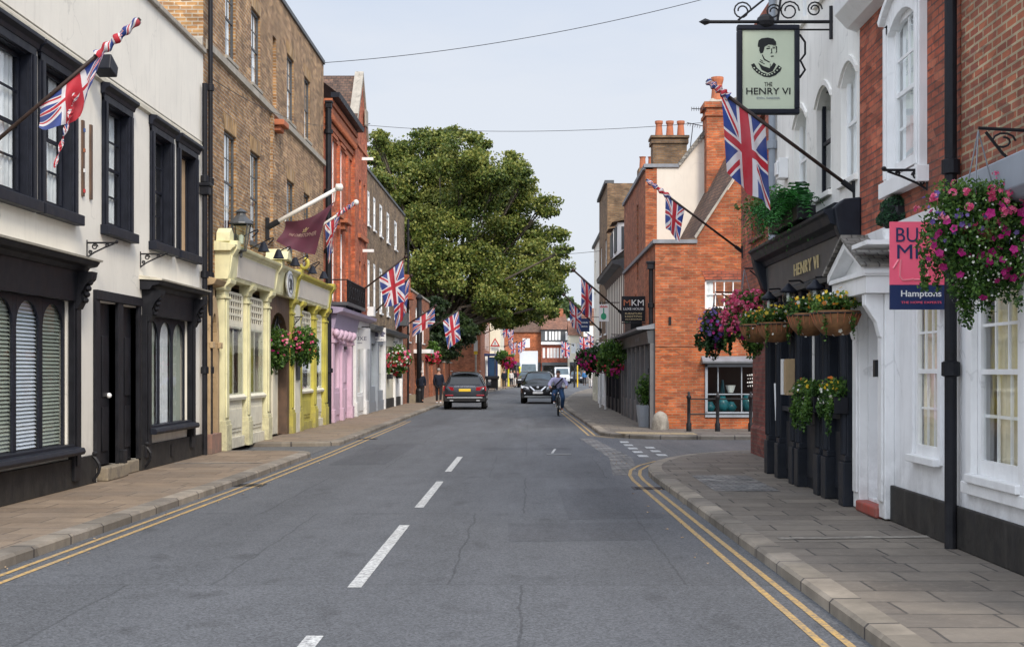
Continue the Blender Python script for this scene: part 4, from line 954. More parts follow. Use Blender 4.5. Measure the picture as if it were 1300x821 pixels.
# pub sign
def pub_sign():
    Y = 17.0; x0, x1, z0, z1 = 2.70, 3.36, 5.0, 6.0
    o = E('pub_sign', 'large framed pub sign with drawn head above the words THE HENRY VI', 'pub sign', (3.85, Y, 6.2)); f = FX(Y)
    M['sage'] = paint('sage_sign_face', (.52, .58, .43), .5, .05, 2, dirt=.05, bmp=0); M['ink'] = paint('sign_ink', (.018, .02, .02), .6, .1, 3, bmp=0)
    b = MB().fb(f, x0, x1, -.02, .02, z0, z1).build('board', M['sage'], o)
    q = MB(); w = .065
    for a in ((x0-w, x1+w, z1, z1+w), (x0-w, x1+w, z0-w, z0), (x0-w, x0, z0, z1), (x1, x1+w, z0, z1)): q.fb(f, a[0], a[1], -.06, .05, a[2], a[3])
    q.build('frame', M['navy_frame'], o, bev=.012)
    S = .64/375
    P = lambda pts: [((x0+x1)/2+(p[0]-288)*S*1.02, z1-(p[1]-140)*S*1.02) for p in pts]
    ink, face = MB(), MB()
    face.prism(f, P([(262, 255), (342, 240), (346, 300), (335, 335), (318, 362), (285, 350), (255, 315)]), .018, .021)
    face.prism(f, P([(240, 320), (330, 350), (322, 410), (300, 430), (215, 380)]), .018, .0211)
    ink.prism(f, P([(212, 240), (218, 215), (240, 200), (285, 195), (325, 203), (344, 225), (347, 248), (330, 250), (290, 245), (262, 262), (250, 305), (232, 312), (222, 290), (224, 265), (212, 262)]), .02, .024)
    ink.prism(f, P([(340, 250), (352, 262), (352, 300), (340, 312), (346, 290)]), .02, .024)
    ink.prism(f, P([(163, 392), (185, 380), (205, 415), (240, 445), (285, 462), (330, 440), (362, 395), (386, 415), (375, 440), (340, 470), (300, 484), (255, 480), (205, 452), (175, 420)]), .02, .024)
    ink.prism(f, P([(215, 378), (250, 402), (298, 418), (328, 375), (345, 392), (320, 440), (285, 452), (240, 430)]), .02, .024)
    for a in ([(275, 272), (300, 268), (300, 276), (275, 280)], [(318, 268), (338, 266), (338, 273), (318, 275)], [(305, 328), (326, 326), (328, 333), (308, 335)], [(308, 275), (314, 275), (318, 308), (304, 312), (304, 306), (311, 303)], [(240, 320), (246, 318), (262, 350), (300, 372), (296, 378), (255, 356)], [(283, 258), (300, 256), (300, 260), (283, 262)], [(318, 256), (338, 254), (338, 258), (318, 260)], [(230, 352), (250, 366), (248, 371), (228, 357)], [(225, 365), (262, 385), (260, 390), (223, 370)], [(300, 385), (304, 385), (304, 415), (300, 415)]):
        ink.prism(f, P(a), .021, .0246)
    dots = MB()
    for k in range(11):
        t = k/10; cx = 185+185*t; cy = 398+70*math.sin(math.pi*(.08+.84*t)); dots.prism(f, P([(cx-5, cy-4), (cx+5, cy-4), (cx+5, cy+4), (cx-5, cy+4)]), .0235, .0255)
    ink.build('portrait_drawing', M['ink'], b); face.build('portrait_face', M['sage'], b); dots.build('collar_pattern', M['sage'], b)
    cx = (x0+x1)/2
    text('lettering', 'THE', M['ink'], b, .075, onfr(f, cx, z1-.712*1.0, .02), width=.10)
    text('lettering', 'HENRY VI', M['ink'], b, .12, onfr(f, cx, z1-.815, .02), width=.56, bold=.001)
    text('lettering', 'ETON, WINDSOR', M['grey_paint'], b, .04, onfr(f, cx, z1-.875, .02), width=.29)
    r = MB(); zb = 6.11; tip = XX(Y, 887)
    r.tube([(3.85, Y, zb), (tip+.12, Y, zb)], .022, 8).tube([(3.85, Y, zb-.1), (tip+.5, Y, zb-.1)], .012, 6)
    r.tube([(tip+.15, Y, zb), (tip+.08, Y, zb), (tip, Y, zb)], [.02, .045, .002], 6)
    r.tube([(3.83, Y, zb-.22), (3.83, Y, zb+.2)], .025, 6)
    r.tube([(tip+.5, Y, zb+.02), (tip+1.0, Y, zb+.42), (tip+1.1, Y, zb+.9)], .014, 5).tube([(tip+1.0, Y, zb), (3.2, Y, zb+.35), (3.85, Y, zb+.8)], .018, 5)
    r.ball((3.0, Y, zb), (.12, .1, .1), 10, 6)
    for (cx_, cz, rr) in ((tip+.55, zb+.14, .12), (tip+.95, zb+.13, .1), (3.3, zb+.14, .13), (tip+.7, zb+.4, .14), (3.62, zb+.16, .1)):
        r.tube([(cx_+rr*math.cos(t)*(1-t/16), Y, cz+rr*math.sin(t)*(1-t/16)) for t in [i*.5 for i in range(20)]], .011, 5)
    r.tube([(3.0, Y, zb), (3.0, Y, z1+.05)], .02, 6)
    r.tube([(3.43, Y+.0, 5.95), (3.50, Y, 5.85), (3.50, Y, 5.7), (3.44, Y, 5.62), (3.5, Y, 5.5), (3.43, Y, 5.4)], .015, 5)
    r.build('bracket', M['iron'], o)
pub_sign()
# ---------------------------------------------------------------- red wall building between pub and side street
def corner_red():
    o = E('corner_brick_house', 'dark red brick house at the side street corner beyond the pub', 'house', (4.3, 24, .1))
    f1 = Fr('R', 4.1); f2 = Fr('R', 4.32)
    m = MB().wall(f2, 21.0, 25.9, .1, 3.05, [(22.6, 24.4, 1.0, 2.4, .15)]); m.quad(f2.w(25.9, 0, .1), f2.w(25.9, -7, .1), f2.w(25.9, -7, 3.1), f2.w(25.9, 0, 3.1))
    m.fb(f2, 21.0, 25.9, 0, .04, .1, .6)
    m.build('lower_wall', M['darkred'], o)
    m = MB().wall(f1, 21.0, 25.9, 3.05, 8.0, [(23.3, 24.7, 4.1, 6.2, .15)]); m.shell(f1, 21.0, 25.92, 3.05, 8.0, 7)
    m.quad(f1.w(21, 0, 3.05), f1.w(25.9, 0, 3.05), f1.w(25.9, -.3, 3.05), f1.w(21, -.3, 3.05))
    m.build('upper_wall', M['redrub'], o)
    sash(o, f1, 23.3, 24.7, 4.1, 6.2, .1, 'dark_wood', cols=2, rws=2, curtain=None, sill=.06, sm='darkred')
    sash(o, f2, 22.6, 24.4, 1.0, 2.4, .1, 'dark_wood', cols=2, rws=1, curtain=None, sill=.06, sm='darkred')
    MB().prof(f2, [(0, .6), (.04, .6), (0, .66)], 21.0, 25.9).build('plinth_course', M['darkred'], o)
    backing(o, f1, 21.1, 25.7, .2, 7.8, 2)
corner_red()
# ---------------------------------------------------------------- white ground floor, red brick upper houses
def brick_house(u0, u1, up, low, wallm, label, first):
    fr = FRR
    o = E('brick_fronted_house', label, 'house', (3.85, (u0+u1)/2, .1))
    ops_u = [(a, b, c, d, .16) for a, b, c, d in up]; ops_l = [(a, b, c, d, .14) for a, b, c, d in low]
    if first: ops_l.append((14.4, 15.2, .25, 2.35, .3))
    MB().wall(fr, u0, u1, 3.1, 8.6, ops_u).shell(fr, u0, u1, 3.1, 8.6, 8).build('upper_wall', M[wallm], o)
    q = MB().wall(fr, u0, u1, .1, 3.1, ops_l); q.shell(fr, u0, u1, .1, 3.1, 8, top=False); q.build('ground_wall', M['white_wall'], o)
    backing(o, fr, u0, u1, .2, 8.4, 1.5)
    d = MB()
    for (a, b) in (((u0, 14.22),) if first else ((u0, u1),)): d.fb(fr, a, b, 0, .045, .1, .48)
    d.build('plinth', M['dado_black'], o, bev=.012)
    return o, fr
o, fr = brick_house(11.97, 15.6, [(13.10, 14.12, 3.72, 5.42)], [(12.55, 13.35, .86, 2.5)], 'redrub', 'red brick house with arched white upper window and white porch', True)
def arch_window(o, fr, a, b, z0, z1):
    w = sash(o, fr, a, b, z0, z1, -.01, 'white_paint', cols=2, rws=2, curtain='net', fw=.07, bar=.028)
    s = MB()
    s.fb(fr, a-.16, a, -.05, .08, z0-.1, z1-.02).fb(fr, b, b+.16, -.05, .08, z0-.1, z1-.02).fb(fr, a-.22, b+.22, -.05, .12, z0-.24, z0-.08)
    s.fb(fr, a-.03, a+.02, -.16, .0, z0-.1, z1).fb(fr, b-.02, b+.03, -.16, .0, z0-.1, z1)
    s.fb(fr, a-.12, a-.04, .08, .1, z0-.05, z1-.05).fb(fr, b+.04, b+.12, .08, .1, z0-.05, z1-.05)
    n = 12; c = (a+b)/2; hw = (b-a)/2
    for j in range(n):
        t0, t1 = -1+2*j/n, -1+2*(j+1)/n
        h = lambda t: z1-.16+.16*(1-t*t); H2 = lambda t: z1-.02+.24*(1-t*t)
        s.prism(fr, [(c+hw*t0, h(t0)), (c+(hw+.16)*t0, H2(t0)), (c+(hw+.16)*t1, H2(t1)), (c+hw*t1, h(t1))], -.05, .08)
        s.prism(fr, [(c+(hw+.14)*t0, H2(t0)), (c+(hw+.2)*t0, H2(t0)+.06), (c+(hw+.2)*t1, H2(t1)+.06), (c+(hw+.14)*t1, H2(t1))], -.02, .14)
    s.build('window_surround', M['white_paint'], o, bev=.006)
arch_window(o, fr, 13.12, 14.1, 3.75, 5.35)
MB().prof(fr, [(0, 5.66), (.12, 5.7), (.26, 5.85), (.28, 6.0), (0, 6.05)], 12.1, 15.75).build('cornice', M['white_paint'], o, bev=.006)
MB().prof(fr, [(0, 3.05), (.08, 3.08), (.1, 3.2), (0, 3.24)], 11.97, 15.5).build('string_course', M['white_wall'], o)
sash(o, fr, 12.55, 13.35, .86, 2.5, .0, 'white_paint', cols=3, rws=2, curtain='cream_cloth', cspan=(0, 1), fw=.07, bar=.022, sill=.09)
MB().fb(fr, 12.45, 12.55, 0, .03, .8, 2.55).fb(fr, 13.35, 13.45, 0, .03, .8, 2.55).fb(fr, 12.45, 13.45, 0, .03, 2.55, 2.62).build('window_surround', M['white_wall'], o, bev=.004)
# porch
def porch(o, fr):
    p = MB()
    for (a, b) in ((15.22, 15.5), (14.12, 14.38)):
        p.fb(fr, a, b, 0, .10, .12, 2.5).fb(fr, a+.05, b-.05, .10, .125, .3, 2.2)
    p.build('door_surround', M['white_paint'], o, bev=.008)
    for u in (15.30, 14.16):
        MB().prof(fr, [(.1, 2.0), (.14, 2.05), (.18, 2.2), (.30, 2.38), (.30, 2.5), (.1, 2.5)], u, u+.14).build('console', M['white_paint'], o, bev=.01)
    b = MB().fb(fr, 14.04, 15.62, 0, .32, 2.5, 2.68).fb(fr, 14.0, 15.66, 0, .35, 2.68, 2.73)
    b.prism(fr, [(14.04, 2.73), (15.62, 2.73), (14.83, 3.02)], 0, .2)
    for sg in (-1, 1):
        b.prism(fr, [(14.83+sg*.86, 2.70), (14.83+sg*.86, 2.80), (14.83, 3.13), (14.83, 3.03)], 0, .36)
    b.build('pediment', M['white_paint'], o, bev=.006)
    r = MB()
    for sg in (-1, 1):
        r.quad(fr.w(14.83+sg*.92, .4, 2.79), fr.w(14.83+sg*.92, 0, 2.79), fr.w(14.83, 0, 3.16), fr.w(14.83, .4, 3.16))
    r.build('porch_roof', M['slate'], o, solid=.03)
    d = MB().fb(fr, 14.38, 15.22, -.28, -.22, .25, 2.4)
    for (a, b_, c, e) in ((14.48, 14.75, .4, 1.0), (14.85, 15.12, .4, 1.0), (14.48, 14.75, 1.15, 2.2), (14.85, 15.12, 1.15, 2.2)): d.fb(fr, a, b_, -.22, -.205, c, e)
    dd = d.build('door', M['white_paint'], o, bev=.006)
    MB().fb(fr, 14.3, 14.38, .125, .16, 1.62, 1.8).build('doorbell', M['iron'], dd)
    MB().fb(fr, 14.36, 15.24, -.25, .14, .1, .22).build('red_doorstep', M['red_tile'], o, bev=.02)
porch(o, fr)
o2, fr = brick_house(7.0, 11.93, [(8.3, 9.3, 3.9, 5.6)], [(10.4, 11.5, .8, 2.55)], 'brownred', 'brown red brick house with white painted ground floor nearest on the right', False)
sash(o2, fr, 8.3, 9.3, 3.9, 5.6, .1, 'white_paint', cols=2, rws=2, curtain='net')
sash(o2, fr, 10.4, 11.5, .8, 2.55, .0, 'white_paint', cols=3, rws=2, curtain='cream_cloth', cspan=(0, .8), fw=.09, bar=.026, sill=.1)
MB().fb(fr, 10.26, 10.4, 0, .06, .7, 2.6).fb(fr, 11.5, 11.64, 0, .06, .7, 2.6).fb(fr, 10.26, 11.64, 0, .06, 2.6, 2.7).fb(fr, 10.1, 11.75, 0, .07, .62, .72).build('window_surround', M['white_paint'], o2, bev=.006)
MB().prof(fr, [(0, 2.95), (.18, 2.98), (.24, 3.05), (.24, 3.3), (0, 3.38)], 9.5, 11.3).build('lead_hood', M['grey_paint'], o2, bev=.01)
downpipe('heavy black drainpipe between the two brick houses on the right', FRR, 11.95, .09, .1, 8.4, .055)
# agent board
def agent_board():
    Y = 12.3; x0, x1 = 3.31, 3.84; f = FX(Y); zb, zm, zt = 2.245, 2.472, 3.05
    M['agent_pink'] = paint('agent_board_pink', (.88, .12, .20), .45, .03, 3, bmp=0); M['agent_navy'] = paint('agent_board_navy', (.008, .022, .09), .45, .05, 3, bmp=0)
    M['agent_pale'] = paint('agent_pale_pink', (.82, .22, .27), .5, .03, 3, bmp=0)
    o = E('estate_agent_board', 'pink and navy estate agent board reading BU over MI and Hamptons', 'sign', (3.85, Y, zb))
    a = MB().fb(f, x0, x1, -.012, .012, zm, zt).build('pink_panel', M['agent_pink'], o)
    b = MB().fb(f, x0, x1, -.0115, .0125, zb, zm-.001).build('navy_panel', M['agent_navy'], o)
    text('lettering', 'BU', M['agent_navy'], a, .19, onfr(f, x0+.155, zt-.185, .013), width=.20)
    text('lettering', 'MI', M['agent_navy'], a, .19, onfr(f, x0+.16, zt-.34, .013), width=.19)
    text('lettering', 'Hamptons', M['white_plain'], b, .08, onfr(f, x0+.285, zb+.12, .013), width=.37, bold=.001)
    text('lettering', 'THE HOME EXPERTS', M['agent_pink'], b, .03, onfr(f, x0+.285, zb+.055, .013), width=.37)
    s = MB(); s.tube([(x0+.03+.022*i+.03*math.sin(i*1.1), Y-.012, zm+.04+.11*(1+math.sin(i*.9))*(.5+.5*math.cos(i*.35))) for i in range(20)], .011, 5)
    s.build('scribble', M['agent_pale'], a)
    MB().tube([(3.85, Y, zm), (x1-.02, Y, zm)], .02, 6).tube([(3.85, Y, zt-.05), (x1-.02, Y, zt-.05)], .02, 6).build('bracket', M['iron'], o)
agent_board()
# ---------------------------------------------------------------- MKM corner building
def mkm():
    f = Fr('R', 3.47); Y0, Y1 = 36.9, 40.0
    o = E('orange_brick_shop', 'orange brick corner shop with white rendered gable and stepped roofline', 'building', (3.5, 42, .1))
    s = FX(Y0)
    # low front block, side wall facing the camera
    wl, wr = XX(Y0, 895), XX(Y0, 945)
    win = (wl, wr, ZZ(Y0, 392), ZZ(Y0, 355), .12); shp = (wl, XX(Y0, 962), ZZ(Y0, 524), ZZ(Y0, 462), .12)
    m = MB().wall(s, 3.47, 9.5, .1, 5.2, [win, shp])
    pts = [(XX(Y0, 880), 5.2), (9.5, 5.2), (9.5, 7.6), (XX(Y0, 945), 7.35), (XX(Y0, 885), 5.35)]
    m.quad(*[s.w(u, 0, z) for u, z in pts])
    m.wall(f, Y0, Y1, .1, 5.2, [(37.3, 39.6, .1, 2.5, .2)])
    m.quad((3.47, Y0, 5.2), (5.1, Y0, 5.2), (5.1, Y1, 5.2), (3.47, Y1, 5.2))
    m.build('low_wall', M['orange'], o)
    m = MB().wall(f, Y1, 49.0, .1, 7.7, [(42.6, 43.2, 4.6, 7.0, .12), (41.0, 41.6, 2.7, 4.0, .15), (43.4, 44, 2.9, 4.2, .15), (41, 48.5, .1, 2.5, .3)])
    m.quad((3.47, 49, .1), (9, 49, .1), (9, 49, 7.7), (3.47, 49, 7.7))
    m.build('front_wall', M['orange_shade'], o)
    MB().fb(f, 42.6, 43.2, -.14, -.11, 4.6, 7.0).fb(f, 41, 41.6, -.17, -.12, 2.7, 4).fb(f, 43.4, 44, -.17, -.12, 2.9, 4.2).build('blind_window', M['dark_wood'], o)
    s2 = FX(Y1)
    xa = XX(Y1, 834)
    MB().quad(*[s2.w(u, 0, z) for u, z in ((3.47, 5.1), (xa, 5.1), (xa, 7.75), (3.47, 7.75))]).build('quoin_wall', M['orange'], o)
    g = MB().quad(*[s2.w(u, 0, z) for u, z in ((xa, 5.1), (9.5, 5.1), (9.5, 11), (XX(Y1, 925), 9.6), (XX(Y1, 862), 7.75), (xa, 7.75))])
    g.build('rendered_gable', paint('gable_render', (.62, .56, .48), .8, .06, 1.5, dirt=.15), o)
    MB().prism(s2, [(XX(Y1, 862), 7.76), (XX(Y1, 925), 9.6), (9.5, 11.0), (9.5, 11.12), (XX(Y1, 922), 9.74), (XX(Y1, 861), 7.9)], -.3, .08).build('verge_tiles', M['slate'], o)
    MB().fb(s2, 3.42, XX(Y1, 862), -.3, .06, 7.76, 7.86).build('coping', M['lead'], o)
    MB().box(3.40, 3.7, Y0-.06, Y1+9, 5.2, 5.3).box(3.7, XX(Y0, 885), Y0-.06, Y0+.3, 5.2, 5.3).build('low_coping', M['lead'], o)
    MB().box(3.40, 3.7, Y1, 49, 7.7, 7.82).build('front_coping', M['lead'], o)
    r = MB()  # tile roof slope over the low block
    a0, a1 = (XX(Y0, 884), 5.34), (XX(Y0, 947), 7.5)
    r.quad(s.w(a0[0], .05, a0[1]), s.w(a1[0], .05, a1[1]), s.w(a1[0], -3.1, a1[1]+.9), s.w(a0[0]-.1, -3.1, a0[1]+.3))
    r.build('tiled_roof', M['tile'], o)
    MB().prism(s, [(a0[0]-.02, a0[1]-.02), (a1[0], a1[1]-.02), (a1[0], a1[1]+.05), (a0[0]-.06, a0[1]+.05)], -.05, .08).build('verge', M['sill_stone'], o)
    # main roof behind
    # chimneys
    Yc = 39.5; c = FX(Yc)
    ch = MB().fb(c, XX(Yc, 897), XX(Yc, 924), -.9, 0, 5.4, 9.55).fb(c, XX(Yc, 895), XX(Yc, 926), -.95, .05, 9.2, 9.3).fb(c, XX(Yc, 894), XX(Yc, 927), -.97, .07, 9.45, 9.62)
    co = ch.build('chimney', M['orange'], o)
    px = XX(Yc, 913); MB().lathe([(.17, 9.6), (.19, 9.75), (.15, 10.2), (.19, 10.35), (.19, 10.42), (.14, 10.42), (.12, 9.9)], (px, Yc+.4, 0), 14).build('chimney_pot', M['terracotta'], co)
    MB().lathe([(.5, 9.62), (.25, 9.78), (.0, 9.8)], (px, Yc+.45, 0), 4, a0=math.pi/4).build('chimney_cap', M['sill_stone'], co)
    Yc = 43.5; c = FX(Yc)
    ch = MB().fb(c, XX(Yc, 829), XX(Yc, 872), -.8, 0, 6.5, ZZ(Yc, 178)).fb(c, XX(Yc, 827), XX(Yc, 874), -.85, .05, ZZ(Yc, 182), ZZ(Yc, 177)).fb(c, XX(Yc, 826), XX(Yc, 875), -.87, .07, ZZ(Yc, 175), ZZ(Yc, 172))
    co = ch.build('chimney', M['brownstock'], o)
    for p in (838, 852, 866): MB().lathe([(.11, ZZ(Yc, 173)), (.13, ZZ(Yc, 171)), (.10, ZZ(Yc, 156)), (.13, ZZ(Yc, 154)), (.13, ZZ(Yc, 151)), (.09, ZZ(Yc, 151))], (XX(Yc, p), Yc+.4, 0), 12).build('chimney_pot', M['terracotta'], co)
    Yc = 47.5; c = FX(Yc)
    co = MB().fb(c, XX(Yc, 811), XX(Yc, 832), -.8, 0, 6.5, ZZ(Yc, 213)).build('chimney', M['brownstock'], o)
    for p in (817, 828): MB().lathe([(.12, ZZ(Yc, 213)), (.10, ZZ(Yc, 199)), (.13, ZZ(Yc, 197)), (.09, ZZ(Yc, 197))], (XX(Yc, p), Yc+.4, 0), 12).build('chimney_pot', M['terracotta'], co)
    # side windows
    u0, u1, z0, z1, _ = win
    sash(o, s, u0, u1, z0, z1, .06, 'white_paint', cols=4, rws=2, halves=False, curtain='net', cspan=(0, .2), fw=.05, bar=.03)
    MB().prism(s, [(u0-.1, z1+.26), (u1+.1, z1+.26), (u1, z1), (u0, z1)], 0, .012).build('brick_arch', M['redrub'], o)
    u0, u1, z0, z1, _ = shp
    w = MB().fb(s, u0, u1, -.1, .05, z0-.12, z0+.03).fb(s, u0, u0+.07, -.1, .05, z0, z1).fb(s, u0, u1, -.1, .05, z1-.08, z1).fb(s, u0+.35, u0+.38, -.06, -.02, z0, z1).fb(s, u0+1.0, u0+1.03, -.06, -.02, z0, z1).fb(s, u0, u1, -.06, -.02, z0+.5, z0+.53)
    wo = w.build('shop_window', M['grey_paint'], o, bev=.006)
    MB().quad(s.w(u0, -.08, z0), s.w(u1, -.08, z0), s.w(u1, -.08, z1), s.w(u0, -.08, z1)).build('pane', M['glass_dark'], wo)
    ds = MB()
    for (x, y, zz, rr) in ((.2, .5, .3, .16), (.55, .5, .45, .2), (.8, .6, .3, .18), (1.25, .5, .5, .2), (.6, .8, .9, .08)): ds.lathe([(0, 0), (rr*.6, .02), (rr, zz*.5), (rr*.4, zz), (0, zz)], (u0+x, Y0+y, z0), 12)
    ds.build('blue_vases', paint('teal_glaze', (.012, .12, .15), .3, .2, 3, bmp=0), wo, smooth=True)
    MB().lathe([(.07, .0), (.10, .08), (.14, .2), (.15, .21)], (u0+.78, Y0+.5, z0+.55), 14).build('table_lamp', M['net'], wo)
    MB().quad(s.w(u0, -1.2, .2), s.w(u1+.5, -1.2, .2), s.w(u1+.5, -1.2, 3), s.w(u0, -1.2, 3)).build('interior_wall', M['interior'], wo)
    q = MB()
    for k in range(4):
        for i in range(6): q.fb(s, u0+1.17+.06*i+.02*(k % 2), u0+1.21+.06*i, -.078, -.074, z1-.32-.1*k, z1-.29-.1*k+.01*(i % 3))
    q.build('window_lettering', M['white_plain'], wo)
    MB().prof(s, [(0, z1), (.28, z1+.02), (.30, z1+.08), (0, z1+.22)], u0-.1, 9).build('lead_hood', M['lead'], o, bev=.01)
    MB().fb(s, XX(Y0, 849), XX(Y0, 852), .0, .04, ZZ(Y0, 412), ZZ(Y0, 402)).build('tie_plate', M['iron'], o)
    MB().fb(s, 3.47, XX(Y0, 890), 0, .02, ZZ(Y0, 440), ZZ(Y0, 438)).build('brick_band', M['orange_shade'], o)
    # grey shopfront on the street side
    g = MB().prof(f, [(0, 2.45), (.18, 2.45), (.22, 2.8), (0, 2.85)], 37.0, 48.8); fo = g.build('fascia', M['dark_grey'], o)
    text('lettering', 'LUXE HOUSE', M['grey_paint'], fo, .16, onfr(f, 40.5, 2.58, .21), width=1.6)
    MB().prof(f, [(0, 2.85), (.5, 2.82), (.52, 2.88), (0, 3.0)], 36.95, 48.9).build('lead_hood', M['lead'], o)
    for a in (37.0, 38.6, 40.2, 41.8, 43.6, 45.4, 47.2, 48.5): MB().fb(f, a, a+.25, -.1, .14, .1, 2.45).build('pilaster', M['mid_grey'], o, bev=.01)
    for a, b in ((37.25, 38.6), (38.85, 40.2), (40.45, 41.8), (42.05, 43.6), (43.85, 45.4), (45.65, 47.2), (47.45, 48.5)):
        w = MB().fb(f, a, b, -.1, .08, .1, .75).fb(f, a, b, -.1, .05, 2.3, 2.45).fb(f, a, b, -.06, .02, 1.55, 1.6).build('shop_window', M['mid_grey'], o, bev=.006)
        MB().quad(f.w(a, -.05, .75), f.w(b, -.05, .75), f.w(b, -.05, 2.3), f.w(a, -.05, 2.3)).build('pane', M['glass_dark'], w)
        MB().quad(f.w(a, -.4, .75), f.w(b, -.4, .75), f.w(b, -.4, 2.1), f.w(a, -.4, 2.1)).build('display', M['grey_paint'], w)
mkm()
downpipe('black drainpipe on the corner of the orange brick shop', Fr('R', 3.47), 37.1, .1, .1, 4.6, .06, hopper=4.5)
Y = 40.0
f_t = FX(Y)
o_, b_, f_ = frontal_sign('hanging_sign', 'black hanging sign reading MKM LUXE HOUSE furniture lighting accessories', XX(Y, 789.5), XX(Y, 819), Y, ZZ(Y, 408), ZZ(Y, 376), 'black_gloss', [('LUXE HOUSE', ZZ(Y, 393.5), .6, .1, 'white_plain'), ('FURNITURE', ZZ(Y, 399), .5, .07, 'gold'), ('LIGHTING', ZZ(Y, 402.5), .5, .07, 'gold'), ('ACCESSORIES', ZZ(Y, 406), .5, .06, 'gold')], 3.47, barz=ZZ(Y, 410))
text('lettering', 'KM', M['white_plain'], b_, .26, onfr(f_, XX(Y, 809.5), ZZ(Y, 388), .015), width=.36)
text('lettering', 'M', M['terracotta'], b_, .26, onfr(f_, XX(Y, 796), ZZ(Y, 388), .015), width=.2)
for x in (6.9, ): pass
def railing():
    Y = 35.2; o = E('pavement_railing', 'low black iron railing with two posts beside the orange brick wall', 'railing', (5, Y, .1))
    for px in (874.5, 911, 953):
        x = XX(Y, px); MB().lathe([(.07, .1), (.07, .3), (.045, .34), (.045, .95), (.065, .98), (.065, 1.02), (.03, 1.06), (.04, 1.12), (0, 1.15)], (x, Y, 0), 10).build('post', M['iron'], o, smooth=True)
    x0, x1 = XX(Y, 874.5), XX(Y, 953)
    for z in (.55, .95): MB().tube([(x0, Y, z), (x1, Y, z)], .02, 6).build('rail', M['iron'], o)
railing()
MB().lathe([(.24, .1), (.23, .3), (.18, .5), (.08, .58), (0, .6)], (3.55, 36.3, 0), 12).build('corner_stone', M['sill_stone'], None, smooth=True, label='rounded stone guard block at the foot of the orange brick corner', cat='stone')
# ---------------------------------------------------------------- farther right
def timber_house():
    f = Fr('R', 3.47); Y0, Y1 = 49.05, 60.0
    o = E('half_timbered_house', 'half timbered house with white panels, dark eaves and a white dormer', 'house', (3.5, 54, .1))
    MB().wall(f, Y0, Y1, .1, 5.6, [(50, 59.5, .1, 2.4, .3)]).shell(f, Y0, Y1, .1, 5.6, 7).build('wall', M['white_render'], o)
    b = MB(); u = Y0+.1
    while u < Y1-.2: b.fb(f, u, u+.22, 0, .015, 2.9, 5.3); u += 1.05
    b.fb(f, Y0, Y1, 0, .05, 2.8, 2.95).build('timber_studs', M['dark_wood'], o)
    MB().prof(f, [(0, 5.3), (.12, 5.55), (.42, 5.62), (.45, 5.75), (0, 5.8)], Y0, Y1+.3).build('eaves', M['dark_grey'], o)
    MB().quad((3.0, Y0, 5.76), (3.0, Y1+.3, 5.76), (7.2, Y1+.3, 9.0), (7.2, Y0, 9.0)).build('roof', M['tile'], o)
    d = MB().box(3.5, 5.4, 50.2, 51.0, 6.0, 7.3).box(3.5, 5.4, 52.6, 53.4, 6.0, 7.3)
    for y in (50.2, 52.6):
        dm = MB().box(3.3, 5.2, y, y+1.5, 6.0, 7.25).build('dormer', M['white_paint'], o)
        MB().box(3.25, 3.3, y+.15, y+.7, 6.2, 7.1).box(3.25, 3.3, y+.8, y+1.35, 6.2, 7.1).box(3.45, 4.1, y-.03, y, 6.25, 7.1).build('pane', M['dark_grey'], dm)
        MB().quad((3.1, y-.15, 7.25), (3.1, y+1.65, 7.25), (5.6, y+1.65, 7.7), (5.6, y-.15, 7.7)).build('dormer_roof', M['tile'], dm)
    for a, b_ in ((50.3, 52.2), (52.6, 54.5), (55, 57), (57.4, 59.3)):
        w = MB().fb(f, a-.15, a, -.1, .1, .1, 2.6).fb(f, b_, b_+.15, -.1, .1, .1, 2.6).fb(f, a, b_, -.1, .05, .1, .6).build('shop_window', M['black_gloss'], o)
        MB().quad(f.w(a, -.05, .6), f.w(b_, -.05, .6), f.w(b_, -.05, 2.4), f.w(a, -.05, 2.4)).build('pane', M['glass_dark'], w)
    MB().prof(f, [(0, 2.4), (.25, 2.45), (.5, 2.75), (0, 2.85)], Y0+.2, Y1).build('shop_hood', M['black_gloss'], o)
    backing(o, f, Y0+.1, Y1-.1, .2, 5.4, 1.0)
timber_house()
def tall_stock(f, Y0, Y1, zt, mat, label, tr='white_paint'):
    o = E('narrow_tall_house', label, 'house', f.w(Y0+2, 0, .1))
    ws = [(Y0+.8, Y0+1.9), (Y1-2.2, Y1-1.1)]
    MB().wall(f, Y0, Y1, .1, zt, [(a, b, z, z+1.7, .1) for a, b in ws for z in (3.4, 6.0)]+[(Y0+.6, Y1-.6, .4, 2.6, .2)]).shell(f, Y0, Y1, .1, zt, 6).build('wall', M[mat], o)
    for a, b in ws:
        for z in (3.4, 6.0): sash(o, f, a, b, z, z+1.7, .04, tr, cols=2, rws=1, curtain='net', fw=.1, sill=.06)
    w = MB().fb(f, Y0+.5, Y0+.7, -.05, .1, .1, 2.9).fb(f, Y1-.7, Y1-.5, -.05, .1, .1, 2.9).fb(f, (Y0+Y1)/2-.08, (Y0+Y1)/2+.08, -.05, .1, .1, 2.6).fb(f, Y0+.5, Y1-.5, 0, .2, 2.6, 3.0).fb(f, Y0+.7, Y1-.7, -.05, .06, .1, .5).build('shop_window', M[tr], o)
    MB().quad(f.w(Y0+.7, -.1, .5), f.w(Y1-.7, -.1, .5), f.w(Y1-.7, -.1, 2.6), f.w(Y0+.7, -.1, 2.6)).build('pane', M['glass_dark'], w)
    MB().fb(f, Y0, Y1, -.3, .12, zt, zt+.14).build('parapet_coping', M['dark_grey'], o)
    backing(o, f, Y0+.1, Y1-.1, .2, zt-.2, 1.0)
    return o
tall_stock(Fr('R', 3.5), 60.05, 67.0, 10.1, 'brownstock', 'narrow brown brick house rising above the half timbered house')
